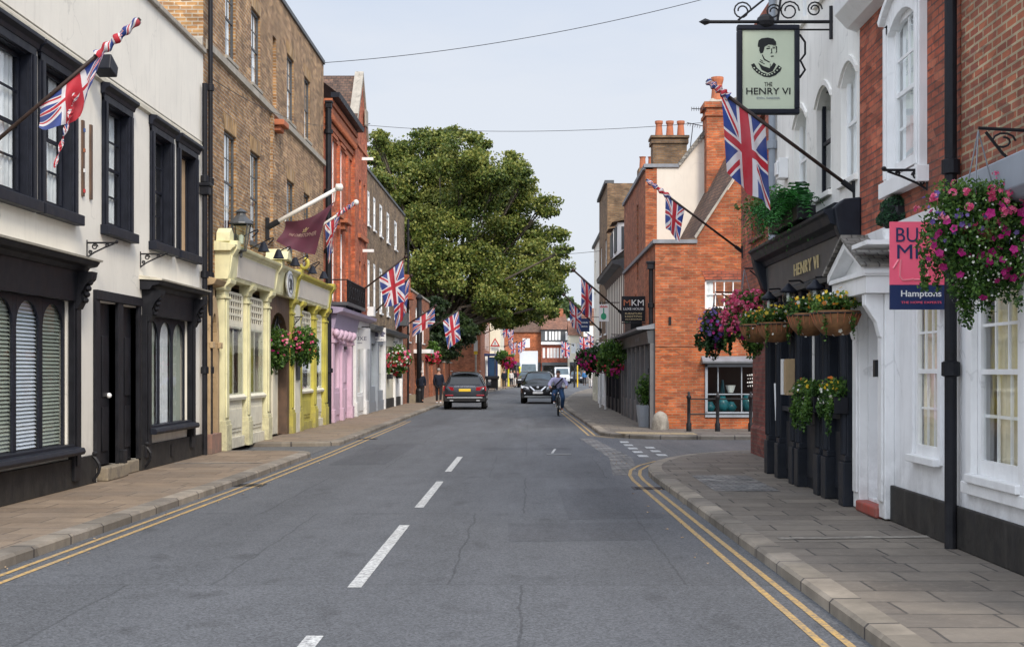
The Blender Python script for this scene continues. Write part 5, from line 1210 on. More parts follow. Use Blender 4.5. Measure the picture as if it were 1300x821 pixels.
tall_stock(Fr('R', 3.62), 67.05, 75.0, 8.5, 'white_render', 'pale rendered house with dark parapet beyond the brown brick house', 'cream_paint')
f5 = Fr('R', 4.3); tall_stock(f5, 76, 86, 8.0, 'cream_paint', 'cream painted house just before the bend in the street', 'dark_grey')
Y = 51.5
o_, b_, f_ = frontal_sign('hanging_sign', 'white hanging sign with green bottle emblem and red heading', XX(Y, 760.5), XX(Y, 772.5), Y, ZZ(Y, 408), ZZ(Y, 386.5), 'white_plain', [('=', ZZ(Y, 390.5), .3, .09, 'red_flat')], 3.47, barz=ZZ(Y, 384))
M['green_flat'] = paint('green_paint', (.02, .32, .16), .5, .1, 3, bmp=0)
cx, cz = XX(Y, 766.3), ZZ(Y, 401.5)
MB().prism(f_, [(cx+.11*math.cos(t), cz+.13*math.sin(t)) for t in [i*.45 for i in range(14)]], .016, .022).fb(f_, cx-.022, cx+.022, .016, .022, cz+.1, cz+.32).build('bottle_emblem', M['green_flat'], b_)
Y = 68.0
frontal_sign('hanging_sign', 'navy hanging sign behind the far right flags', XX(Y, 735), XX(Y, 748.5), Y, ZZ(Y, 421), ZZ(Y, 404), 'blue_flat' if 0 else 'agent_navy', [('=', ZZ(Y, 410), .4, .06, 'white_plain'), ('=', ZZ(Y, 415), .35, .06, 'white_plain')], 3.62)
# ---------------------------------------------------------------- flags
def flag(label, B, T, s0, s1, fly, conv=.35, seed=1, group='union flags on slanted poles', pole='pole_brown', wrap=True, amp=.06, r=.022, drift=0., skew=0., uvx=2.0, finial=True, flat=0.):
    """pole from wall point B to tip T; cloth hangs from the stretch s0..s1 of it"""
    B, T = Vector(B), Vector(T); rg = random.Random(seed)
    o = E('flag_on_pole', label, 'flag', B, group=group)
    MB().tube([B, T], r, 8).build('pole', M[pole], o, smooth=True)
    if finial: MB().ball(T, r*2.3, 10, 6).build('finial', M[pole], o, smooth=True)
    d = (T-B).normalized(); sd = 1 if T.x > B.x else -1
    MB().tube([B-Vector((sd*.02, 0, .12)), B+Vector((0, 0, .12))], r*1.8, 8).tube([B, B+d*.18], r*1.6, 8).build('socket', M['iron'], o)
    nu, nv = 18, 26; m = MB(); uv = []
    ph = rg.random()*6; hoist = (T-B).length*(s1-s0)
    mid = B+(T-B)*((s0+s1)/2)
    for i in range(nu+1):
        si = i/nu; P = B+(T-B)*(s0+(s1-s0)*si)
        for j in range(nv+1):
            t = j/nv; f = fly(si) if callable(fly) else fly
            x = P.x+(mid.x-P.x)*conv*t+drift*t; z = P.z-r-f*t; z += skew*t*(si-.5)
            fold = amp*t**.6*(math.sin(si*9+ph+t*1.5)+.5*math.sin(si*17+ph*2+t*3))
            if flat: fold *= (1-flat)
            y = P.y+fold+.12*amp*math.sin(t*9+ph)
            x += .35*fold*math.cos(si*6+ph)
            m.v.append((x, y, z)); uv.append((t*uvx, si))
    for i in range(nu):
        for j in range(nv): a = i*(nv+1)+j; m.f.append((a, a+1, a+nv+2, a+nv+1))
    m.uv = uv; fo = m.build('flag_cloth', M['jack'], o, smooth=True)
    if wrap:
        w = MB(); uv = []; n = 30; seg = 8; w0 = s1-.05; a = d.orthogonal().normalized(); b = d.cross(a)
        for k in range(n+1):
            s = w0+(1-w0)*k/n*.97; P = B+(T-B)*s; rr = r*1.25+(.02+.016*math.sin(k*.9+ph))*(1-.45*k/n)
            for j in range(seg+1):
                t = 2*math.pi*j/seg; w.v.append(tuple(P+(a*math.cos(t)+b*math.sin(t))*rr)); uv.append(((k/n*1.9+.25*j/seg) % 2, (.1+.8*j/seg+k*.035) % 1))
        for k in range(n):
            for j in range(seg): q = k*(seg+1)+j; w.f.append((q, q+1, q+seg+2, q+seg+1))
        w.uv = uv; w.build('rolled_cloth', M['jack'], fo, smooth=True)
    return o
def P2(Y, px, py): return (XX(Y, px), Y, ZZ(Y, py))
def onL(px, py, x=-6.2):
    Y = LY(px, -x); return (x, Y, ZZ(Y, py))
def onR(px, py, x=3.85):
    Y = RY(px, x); return (x, Y, ZZ(Y, py))
# right near flag
b = onR(1085, 242); flag('big Union flag hanging below the pub sign from a long brown pole', b, P2(b[1], 897, 102), .60, .90, lambda s: 1.0-.05*s, conv=.02, seed=3, amp=.07, drift=.06, uvx=2, finial=False)
b = onR(943, 320, 4.1); flag('small Union flag hanging in front of the white gable of the orange brick shop', b, P2(b[1], 820, 228), .60, .80, .62, conv=.45, seed=5, amp=.05, drift=-.05, finial=False)
# left near furled flag
b = (-6.2, 14.4, ZZ(14.4, 226)); t_ = P2(14.4, 178, 24)
o = flag('tattered Union flag wound round its pole on the white house', b, t_, .46, .82, lambda s: .10+.27*math.sin(math.pi*min(1, s*1.02+.0))**.8+.12*(1-s), conv=.0, seed=8, amp=.11, uvx=2.4, finial=False)
m = MB(); uv = []
for k in range(21):
    t = k/20; p = Vector(P2(14.4, 97-28*t, 118+95*t)); w = .02+.018*(1-t)
    for j, s in enumerate((-1, 1)): m.v.append((p.x+s*w*math.cos(t*14), p.y+s*w*math.sin(t*14), p.z)); uv.append((t*5 % 2, j*.3+.3+.2*math.sin(t*9)))
for k in range(20): m.f.append((2*k, 2*k+1, 2*k+3, 2*k+2))
m.uv = uv; m.build('torn_strip', M['jack'], o)
# left group
b = onL(388, 300); t_ = P2(b[1], 452, 257)
flag('furled Union flag on a white pole in front of the red brick building', b, t_, .38, .68, lambda s: .35+.75*(1-s), conv=.45, seed=11, pole='pole_white', amp=.12, r=.035)
b = onL(440, 384); flag('large Union flag spread out on a slanted pole before the sooty brick building', b, P2(b[1], 515, 326), .55, .95, lambda s: 1.0+.4*s, conv=.1, seed=12, amp=.09, wrap=False, r=.03, drift=.15)
b = onL(470, 402); flag('Union flag half hidden behind the large spread flag', b, P2(b[1], 522, 350), .55, .97, 1.35, conv=.35, seed=13, amp=.14, wrap=False, r=.03)
b = onL(508, 418); flag('Union flag blown nearly level on a pole by the brick corner chimney', b, P2(b[1], 553, 388), .35, .97, .75, conv=-.1, seed=14, amp=.12, wrap=False, r=.035)
b = onL(545, 418); flag('Union flag hanging in front of the tree behind the low red house', b, P2(b[1], 584, 393), .45, .95, 1.75, conv=.1, seed=15, amp=.12, wrap=False, r=.04, drift=.2)
Y = 118; flag('distant Union flag against the white windows beyond the tree', P2(Y, 614, 424), P2(Y, 648, 408), .7, 1.0, 1.1, conv=.2, seed=16, amp=.15, wrap=False, r=.04)
Y = 140; flag('distant Union flag low over the far pavement above the flower basket', P2(Y, 634, 427), P2(Y, 652, 414), .6, 1.0, 1.9, conv=.2, seed=17, amp=.2, wrap=False, r=.04)
Y = 155; flag('farthest Union flag on the left, just above the lorry', P2(Y, 640, 440), P2(Y, 656, 434), .5, 1.0, 1.4, conv=.2, seed=19, amp=.2, wrap=False, r=.04)
# right group
b = onR(790, 398, 3.47); flag('Union flag hanging from the longer pole beside the white bottle sign', b, P2(b[1], 728, 343), .62, .84, 1.25, conv=.1, seed=21, amp=.14, wrap=False, r=.035)
b = onR(763, 420, 3.47); flag('Union flag hanging lower down above the navy sign, second from the bend', b, P2(b[1], 716, 374), .52, .86, 1.1, conv=.25, seed=22, amp=.15, wrap=False, r=.035)
for k, (px, py, l) in enumerate(((716, 438, 'left of the two washed out pink and blue flags at the bend'), (739, 432, 'right of the two washed out flags, by the far basket'))):
    Y = 150; flag(l, P2(Y, px+12, py), P2(Y, px-4, py-6), .3, .95, 1.6, conv=.15, seed=31+k, amp=.2, wrap=False, r=.03, group='flags at the bend')
# banner
def banner():
    Y = 31.5; B = (-6.2, Y, ZZ(Y, 290)); T = P2(Y, 431, 238)
    o = E('banner_on_pole', 'maroon banner with gold lettering slung from a thick white pole', 'banner', B)
    MB().tube([B, T], [.055, .045], 10).build('pole', M['pole_white'], o, smooth=True); MB().lathe([(0, -.1), (.085, -.08), (.085, .06), (0, .09)], T, 10, 'x').build('finial', M['pole_white'], o, smooth=True)
    MB().tube([B, Vector(B)+(Vector(T)-Vector(B)).normalized()*.35], .07, 8).tube([(-6.18, Y, B[2]-.25), (-6.18, Y, B[2]+.25)], .07, 6).build('socket', M['iron'], o)
    tl, tr, bl, br = [Vector(P2(Y, *p)) for p in ((362, 281), (424, 256), (352, 306), (398, 323))]
    def S(u, v, h=0):
        p = tl*(1-u)*(1-v)+tr*u*(1-v)+bl*(1-u)*v+br*u*v
        sag = -.14*math.sin(math.pi*u)*(1-v)-.05*math.sin(math.pi*u)*v
        w = .08*math.sin(u*7+v*2.2)*(.4+v*.6)+.05*math.sin(v*5-u*3)
        return (p.x+.04*math.sin(v*4+u*3), p.y-h+w, p.z+sag)
    m = MB(); n = 22; uv = []
    for i in range(n+1):
        for j in range(n+1): m.v.append(S(i/n, j/n)); uv.append((i/n, j/n))
    for i in range(n):
        for j in range(n): a = i*(n+1)+j; m.f.append((a, a+1, a+n+2, a+n+1))
    m.uv = uv; c = m.build('banner_cloth', paint('maroon_cloth', (.085, .018, .035), .75, .25, 3, bmp=.1), o, smooth=True)
    text('lettering', 'THE CHRISTOPHER', paint('banner_lettering', (.40, .27, .22), .6, .05, 5, bmp=0), c, .11, lambda x, y, h: S(.52+x, .60-y*1.2, .012+h), width=.72, ext=.001)
    MB().fb(Fr('F', Y), 0, 0, 0, 0, 0, 0)
    q = MB()
    for (a, b_) in (((.48, .36), (.52, .44)), ((.52, .44), (.54, .33)), ((.54, .33), (.57, .44)), ((.57, .44), (.61, .36)), ((.49, .46), (.60, .46))): q.tube([S(*a, .015), S(*b_, .015)], .009, 4)
    q.build('crown_emblem', M['stone'], c)
    MB().tube([Vector(T)-Vector((.1, 0, .03)), S(1, 0), ], .012, 4).tube([S(0, 0), Vector(B)+(Vector(T)-Vector(B))*.28], .012, 4).build('rope', M['pole_white'], o)
banner()
# ---------------------------------------------------------------- flower baskets
def basket(label, c, r, drop, blobs, fl, seed=1, dens=1.0, leaf=.05, fs=.05, bracket=None, group='hanging flower baskets', bowl=None, lm=None, chains=True, trail=0, name='hanging_basket', hd=0):
    x, y, z = c; o = E(name, label, 'flower basket', c, group=group)
    bw = bowl or r*.5
    MB().lathe([(0, -bw*.75), (bw*.5, -bw*.68), (bw*.85, -bw*.35), (bw, 0), (bw*.96, .0), (bw*.8, -bw*.3), (0, -bw*.6)], c, 16).build('basket', M['coir'], o, smooth=True)
    bl = [(x+a*r, y+b*r, z+cc*r, ra*r, rb*r, rc*r, n*dens) for a, b, cc, ra, rb, rc, n in blobs]
    if trail:
        rg = random.Random(seed+50)
        for _ in range(trail):
            a = rg.uniform(0, 6.28); rr = r*rg.uniform(.3, .95); ln = drop*rg.uniform(.3, 1)
            for k in range(5): bl.append((x+rr*math.cos(a), y+rr*math.sin(a)*.8, z-r*.4-ln*k/5, r*.09, r*.09, ln*.16, 22*dens))
    leaves('foliage', o, bl, leaf, lm or LF, seed, droop=.5)
    for k, (mt, pb, n, sz) in enumerate(fl):
        flowers(mt.name.replace('petals', 'blossoms'), o, [(x+a*r, y+b*r, z+cc*r, ra*r, rb*r, rc*r, n/len(pb)) for a, b, cc, ra, rb, rc in pb], sz, mt, seed+k, head=sz*.55 if (mt is F_PINK and hd) else 0)
    if bracket:
        m = MB()
        m.tube([bracket, (x, y, bracket[2]+.02)], .014, 6).tube([(bracket[0], y, bracket[2]-.35), (bracket[0], y, bracket[2]+.08)], .018, 6).tube([(bracket[0], y, bracket[2]-.33), ((bracket[0]+x)/2, y, bracket[2]-.18), (x*.85+bracket[0]*.15, y, bracket[2]-.01)], .012, 6)
        cx = (x+bracket[0])/2
        m.tube([(cx+.1*math.cos(t)*(1-t/14), y, bracket[2]-.08+.07*math.sin(t)*(1-t/14)) for t in [i*.6 for i in range(14)]], .009, 5)
        m.build('bracket', M['iron'], o)
        if chains:
            q = MB()
            for a in (0, 2.1, 4.2): q.tube([(x, y, bracket[2]), (x+bw*math.cos(a), y+bw*math.sin(a), z)], .006, 4)
            q.build('chain', M['lead'], o)
    return o
M['coir'] = paint('coir_liner', (.19, .09, .035), .95, .35, 14, bmp=.6)
c = P2(10.35, 1242, 292)
basket('huge hanging basket of pink geraniums and magenta petunias in front of the pink board', c, .46, .55,
       [(0, 0, .15, .85, .75, .62, 5200), (-.45, -.1, -.15, .6, .6, .6, 2600), (.5, 0, -.1, .6, .6, .6, 2600), (0, -.1, -.5, .7, .6, .6, 3000), (-.05, 0, -1.0, .42, .4, .35, 1200), (.55, 0, -.7, .35, .35, .5, 900), (-.2, 0, .55, .6, .5, .3, 1400), (.45, 0, .55, .5, .5, .3, 1200), (-.2, 0, -1.35, .16, .16, .3, 300)],
       [(F_PINK, [(-.3, -.05, .35, .9, .8, .5), (.4, 0, .35, .8, .8, .5), (0, 0, .45, .9, .8, .5)], 46, .055), (F_MAG, [(-.4, -.05, -.35, .65, .6, .6), (.3, -.05, -.35, .8, .6, .6), (0, -.05, 0, .9, .8, .7)], 62, .062), (F_PUR, [(-.65, -.05, .1, .45, .6, .6), (0, 0, .2, .9, .8, .7)], 34, .04), (F_WHT, [(0, -.05, -.2, .95, .8, .9), (.0, -.05, -.9, .5, .5, .6)], 130, .018), (F_MAG, [(.5, -.05, .1, .5, .7, .7), (0, -.05, -.7, .6, .6, .5)], 26, .055)],
       seed=4, hd=1, leaf=.034, bracket=(3.85, 10.35, ZZ(10.35, 166)), trail=20, bowl=.2)
coir = lambda lab, px, py, X, r, sd, near: None
def bowl_basket(label, X, px, py, r, seed):
    y = RY(px, X); z = ZZ(y, py); o = E('coir_bowl_basket', label, 'flower basket', (X, y, z), group='coir bowls of yellow and white pansies on the pub')
    MB().lathe([(0, -.25), (r*.5, -.235), (r*.85, -.13), (r, .02), (r*.95, .03), (r*.7, -.03), (0, -.04)], (X, y, z), 22).build('bowl', M['coir'], o, smooth=True)
    rb = MB()
    for k in range(22):
        a = 2*math.pi*k/22; rb.tube([(X+q*r*math.cos(a)*1.02, y+q*r*math.sin(a)*1.02, z+h) for q, h in ((1, 0), (.81, -.13), (.46, -.228))], .005, 4)
    rb.build('wire_frame', M['terracotta'], o)
    leaves('foliage', o, [(X, y, z+.12, r*1.05, r*1.05, .11, 1500), (X-r*.75, y-.05, z+.03, .08, .1, .06, 160), (X+r*.5, y-r*.9, z-.14, .03, .03, .16, 60), (X-r*.6, y-r*.8, z-.14, .03, .03, .16, 50)], .038, LF, seed, droop=.2)
    flowers('yellow_blossoms', o, [(X, y, z+.17, r*1.0, r*1.0, .12, 26)], .046, F_YEL, seed)
    flowers('white_blossoms', o, [(X, y, z+.17, r, r, .11, 14), (X, y-r*.6, z-.1, .15, .12, .2, 8)], .038, F_WHT, seed+1)
    flowers('orange_blossoms', o, [(X, y, z+.12, r, r, .1, 10)], .042, F_ORG, seed+2)
    yw = max(y, 15.8); m = MB().tube([(3.72, yw, z-.02), (X+r*.9, y, z-.02)], .014, 6).tube([(3.72, yw, z-.22), (X+r*.8, y, z-.12)], .010, 6).tube([(X+r*math.cos(t), y+r*math.sin(t), z) for t in [i*.3927 for i in range(17)]], .009, 5); m.build('bracket', M['iron'], o)
bowl_basket('coir bowl of pansies beside the white porch, nearest of the four', 3.42, 1061, 398, .275, 41)
bowl_basket('coir bowl of pansies second from the white porch', 3.42, 1026, 401, .255, 42)
bowl_basket('coir bowl of pansies third from the white porch, under the lamps', 3.42, 985, 412, .26, 43)
bowl_basket('coir bowl of pansies farthest from the white porch, against the pink geraniums', 3.42, 960, 414, .25, 44)
for (y0, y1, z, l, sd) in ((16.75, 17.95, 1.38, 'trailing window box on the pub with an orange flower, between the black pilasters', 51), (15.6, 16.25, 1.40, 'trailing window box of greenery on the pub next to the white door surround', 52)):
    o = E('window_box', l, 'window box', (3.6, y0, z-.2), group='window boxes on the pub')
    MB().box(3.55, 3.72, y0, y1, z-.22, z-.02).build('box', M['black_gloss'], o, bev=.01)
    bl = []; rg = random.Random(sd); k = int((y1-y0)/.09)
    for i in range(k):
        yy = y0+(y1-y0)*(i+.5)/k; bl.append((3.62, yy, z+.05, .13, .1, .1+.05*rg.random(), 260)); 
        ln = rg.uniform(.15, .42); bl.append((3.53+rg.uniform(-.04, .02), yy, z-.05-ln*.5, .05, .05, ln*.55, 170))
    leaves('foliage', o, bl, .042, LF, sd, droop=.6)
    flowers('yellow_blossoms', o, [(3.6, (y0+y1)/2, z+.1, .14, (y1-y0)/2, .09, 14)], .045, F_YEL, sd); flowers('white_blossoms', o, [(3.56, (y0+y1)/2, z+.0, .15, (y1-y0)/2, .15, 16)], .035, F_WHT, sd+3)
    flowers('orange_blossoms', o, [(3.6, y1-.25, z+.16, .05, .08, .05, 6)], .06, F_ORG, sd+5)
y = 22.2
basket('tall basket of bright pink geraniums at the far pub corner', P2(22.0, 945, 400), .40, .5, [(0, 0, 0, .95, .9, .95, 2600), (.2, 0, -.7, .6, .6, .6, 1000), (.35, 0, -1.2, .4, .4, .55, 700), (.1, 0, .55, .7, .7, .45, 900)],
       [(F_PINK, [(-.2, -.1, .2, .9, .9, .8), (.1, -.1, .5, .8, .8, .6), (-.4, -.1, -.3, .6, .6, .6)], 95, .085), (F_MAG, [(-.2, 0, -.5, .7, .7, .6)], 22, .06)], seed=6, hd=1, leaf=.055, bracket=(4.1, 22.0, ZZ(22, 342)), trail=8, bowl=.2)
basket('dark trailing basket of purple petunias left of the pink geraniums', P2(24.0, 908, 416), .36, .4, [(0, 0, 0, .8, .8, .95, 2200), (-.1, 0, -.75, .6, .6, .7, 1400), (0, 0, .5, .7, .6, .3, 500)],
       [(F_PUR, [(-.1, -.1, .1, .85, .8, 1.0)], 70, .06), (F_MAG, [(0, -.1, -.1, .85, .8, 1.0)], 34, .055)], seed=7, leaf=.055, lm=LFd, bracket=(4.1, 24.0, ZZ(24, 372)), trail=10, bowl=.18)
# left baskets
c = P2(33.0, 351, 437); basket('nearer green basket with trailing stems in front of the yellow arch', c, .50, .6, [(-.1, 0, .05, .85, .8, .8, 3000), (0, 0, -.6, .75, .7, .6, 1700)],
       [(F_PINK, [(.5, -.1, 0, .5, .8, .7)], 16, .06), (F_MAG, [(0, -.1, 0, .9, .8, .8)], 8, .06)], seed=8, leaf=.07, bracket=(-6.2, 33.0, ZZ(33, 405)), trail=16, bowl=.22)
c = P2(34.2, 384, 434); basket('farther basket with pink begonias in front of the yellow shopfront', c, .46, .5, [(0, 0, .05, .85, .8, .8, 2600), (.1, 0, -.6, .7, .7, .6, 1300)],
       [(F_PINK, [(-.1, -.1, 0, .85, .8, .85)], 44, .075), (F_RED, [(.1, -.1, 0, .85, .8, .85)], 14, .07)], seed=9, leaf=.07, bracket=(-6.2, 34.2, ZZ(34.2, 403)), trail=10, bowl=.22)
c = P2(58, 481, 457); basket('basket of crimson and pink flowers before the grey shopfront, left half of the pair', c, .72, .6, [(0, 0, 0, .8, .8, .85, 2600), (0, 0, -.5, .6, .6, .5, 900)],
       [(F_RED, [(0, -.1, -.2, .85, .8, .8)], 60, .15), (F_PINK, [(0, -.1, 0, .85, .8, .85)], 44, .12), (F_WHT, [(.2, -.1, .1, .8, .8, .7)], 26, .09), (F_MAG, [(-.2, -.1, -.4, .7, .7, .5)], 26, .13)], seed=10, leaf=.12, bracket=(-6.2, 58, ZZ(58, 434)), trail=6, bowl=.3)
c = P2(60, 505, 456); basket('basket of crimson and white flowers beside the brick pier, right half of the pair', c, .72, .6, [(0, 0, 0, .8, .8, .85, 2600), (0, 0, -.5, .6, .6, .5, 900)],
       [(F_RED, [(0, -.1, -.2, .85, .8, .8)], 50, .15), (F_WHT, [(0, -.1, 0, .85, .8, .85)], 70, .10), (F_PINK, [(.2, -.1, .1, .8, .8, .7)], 26, .11)], seed=11, leaf=.12, bracket=(-6.2, 60, ZZ(60, 434)), trail=4, bowl=.3)
c = P2(80, 549, 451); basket('basket of red and pink flowers above the walkers on the left pavement', c, .62, .6, [(0, 0, 0, .8, .8, .8, 1500), (0, 0, .8, .5, .5, .6, 500)], [(F_RED, [(0, -.1, -.3, .85, .8, .7)], 50, .17), (F_PINK, [(0, -.1, -.1, .85, .8, .7)], 30, .15)], seed=12, leaf=.17, bracket=(-6.2, 80, ZZ(80, 432)), bowl=.3)
c = P2(112, 641, 456); basket('dusky red and green basket in front of the far left shops', c, .85, .6, [(-.3, 0, .2, .7, .8, .7, 900), (.3, 0, -.2, .7, .7, .7, 900)], [(F_RED, [(.3, -.1, -.3, .8, .8, .7)], 70, .2), (F_MAG, [(.3, -.1, -.3, .85, .8, .7)], 40, .2)], seed=13, leaf=.2, bracket=(-5.0, 112, ZZ(112, 440)), bowl=.3)
# right far baskets
Y = 47; basket('big green basket with deep red trailing flowers beside the MKM shop', P2(Y, 776, 452), .62, .6, [(0, 0, .1, .8, .8, .8, 2600), (0, 0, -.4, .65, .65, .6, 900)], [(F_MAG, [(.1, -.1, -.7, .6, .6, .45)], 55, .08), (F_RED, [(.1, -.1, -.5, .7, .6, .5)], 40, .08)], seed=14, leaf=.10, bracket=(3.47, Y, ZZ(Y, 425)), bowl=.28, trail=6)
Y = 55; basket('dark red basket in the middle of the right pavement row', P2(Y, 757, 456), .60, .6, [(0, 0, 0, .8, .8, .9, 1900)], [(F_MAG, [(-.1, -.1, -.2, .85, .8, .8)], 50, .10), (F_RED, [(0, -.1, -.3, .85, .8, .7)], 36, .10)], seed=15, leaf=.12, lm=LFd, bracket=(3.47, Y, ZZ(Y, 432)), bowl=.28, trail=4)
Y = 64; basket('deep magenta basket farthest along the right row', P2(Y, 744, 456), .60, .5, [(0, 0, 0, .8, .8, .85, 1300)], [(F_MAG, [(0, -.1, 0, .9, .85, .85)], 80, .12)], seed=16, leaf=.14, lm=LFd, bracket=(3.6, Y, ZZ(Y, 435)), bowl=.28)
# ferns and shrubs over the pub cornice
def planter(name, label, box, blobs, leaf, mat, seed, potmat='iron', flw=None):
    o = E(name, label, 'planter', (box[0], box[2], box[4]))
    MB().box(*box).build('trough', M[potmat], o, bev=.012); leaves('foliage', o, blobs, leaf, mat, seed)
    if flw: flowers(*flw[0:1], o, *flw[1:])
    return o
def ferns():
    x0, x1, y0, y1 = 3.38, 3.62, 16.9, 18.9
    o = E('fern_trough', 'trough of bright green ferns spilling over the pub cornice', 'planter', (3.5, 17.9, 3.6))
    MB().box(x0, x1, y0, y1, 3.6, 3.78).build('trough', M['iron'], o, bev=.01)
    m = MB(); rg = random.Random(5)
    for k in range(300):
        by = rg.uniform(y0, y1); a = rg.uniform(0, 6.28); ln = rg.uniform(.3, .64); h = rg.uniform(.1, .42); droop = rg.uniform(.1, .75)
        c = Vector((3.48, by, 3.76)); pv = None; tv = min(1, max(0, rg.gauss(.5, .28)))
        dx, dy = math.cos(a)*.8-.35, math.sin(a)
        for s in range(13):
            t = s/12; p = c+Vector((dx*ln*t, dy*ln*t, h*math.sin(t*2.2)-droop*t*t))
            if pv is not None:
                w = .075*math.sin(math.pi*min(1, t*1.02+.06))+.008; d = (p-pv).normalized(); sd = d.cross(Vector((0, 0, 1))).normalized()
                for sg in (-1, 1):
                    m.quad(pv, pv+sd*sg*w+d*.02-Vector((0, 0, .015)), pv+sd*sg*w*.8+d*.035, pv+d*.022); m.t.append(min(1, max(0, tv+rg.uniform(-.12, .12))))
            pv = p
    m.build('fronds', FERN, o)
    leaves('wispy_shrub', o, [(3.35, 18.7, 4.05, .3, .3, .18, 260), (3.15, 18.9, 3.98, .25, .2, .08, 120), (3.5, 18.4, 4.0, .25, .3, .2, 200), (3.3, 19.3, 4.12, .2, .3, .10, 130)], .06, leafmat('wispy_leaves', (.04, .05, .01), (.10, .13, .03), (.2, .24, .08)), 6)
ferns()
o = E('topiary_ball', 'clipped round box ball standing on the white ledge above the porch', 'topiary', P2(14.0, 1140, 300))
c = P2(13.9, 1139, 273); leaves('foliage', o, [(c[0], c[1], c[2], .20, .20, .20, 9000)], .024, leafmat('box_leaves', (.01, .035, .018), (.025, .075, .035), (.06, .14, .06)), 3, shell=.18)
MB().ball(c, .18, 14, 8).build('core', M['iron'], o); MB().lathe([(.0, -.28), (.13, -.28), (.16, -.15), (.0, -.14)], c, 12).build('pot', M['white_paint'], o)
MB().fb(FRR, 13.6, 14.25, .0, .42, c[2]-.33, c[2]-.285).build('shelf', M['white_paint'], o)
y = 12.95; t = E('iron_bracket', 'empty black iron basket bracket under the arched white window', 'bracket', (3.85, y, 3.3)); scroll(MB(), FRR, y, ZZ(y, 216), .42, .2).build('bracket', M['iron'], t)
o = E('shrub_pot', 'tall grey pot with a green shrub outside the grey shopfront', 'planter', P2(38.5, 823, 541))
c = P2(38.0, 824, 541); MB().lathe([(0, 0), (.2, 0), (.24, .3), (.27, .62), (.24, .62), (0, .55)], (3.3, 38.0, .1), 14).build('pot', M['grey_paint'], o); leaves('foliage', o, [(3.3, 38, 1.15, .28, .28, .4, 900), (3.3, 38, .85, .15, .15, .2, 200)], .08, LF, 8)
o = E('balcony_planter', 'dark shrub in a box on the ledge over the grey shopfront', 'planter', (3.3, 42, 3.0))
MB().box(3.1, 3.45, 41, 43.4, 2.95, 3.2).build('trough', M['iron'], o); leaves('foliage', o, [(3.25, 41.4+.4*k, 3.3, .25, .3, .2, 160) for k in range(5)], .1, LFd, 9)
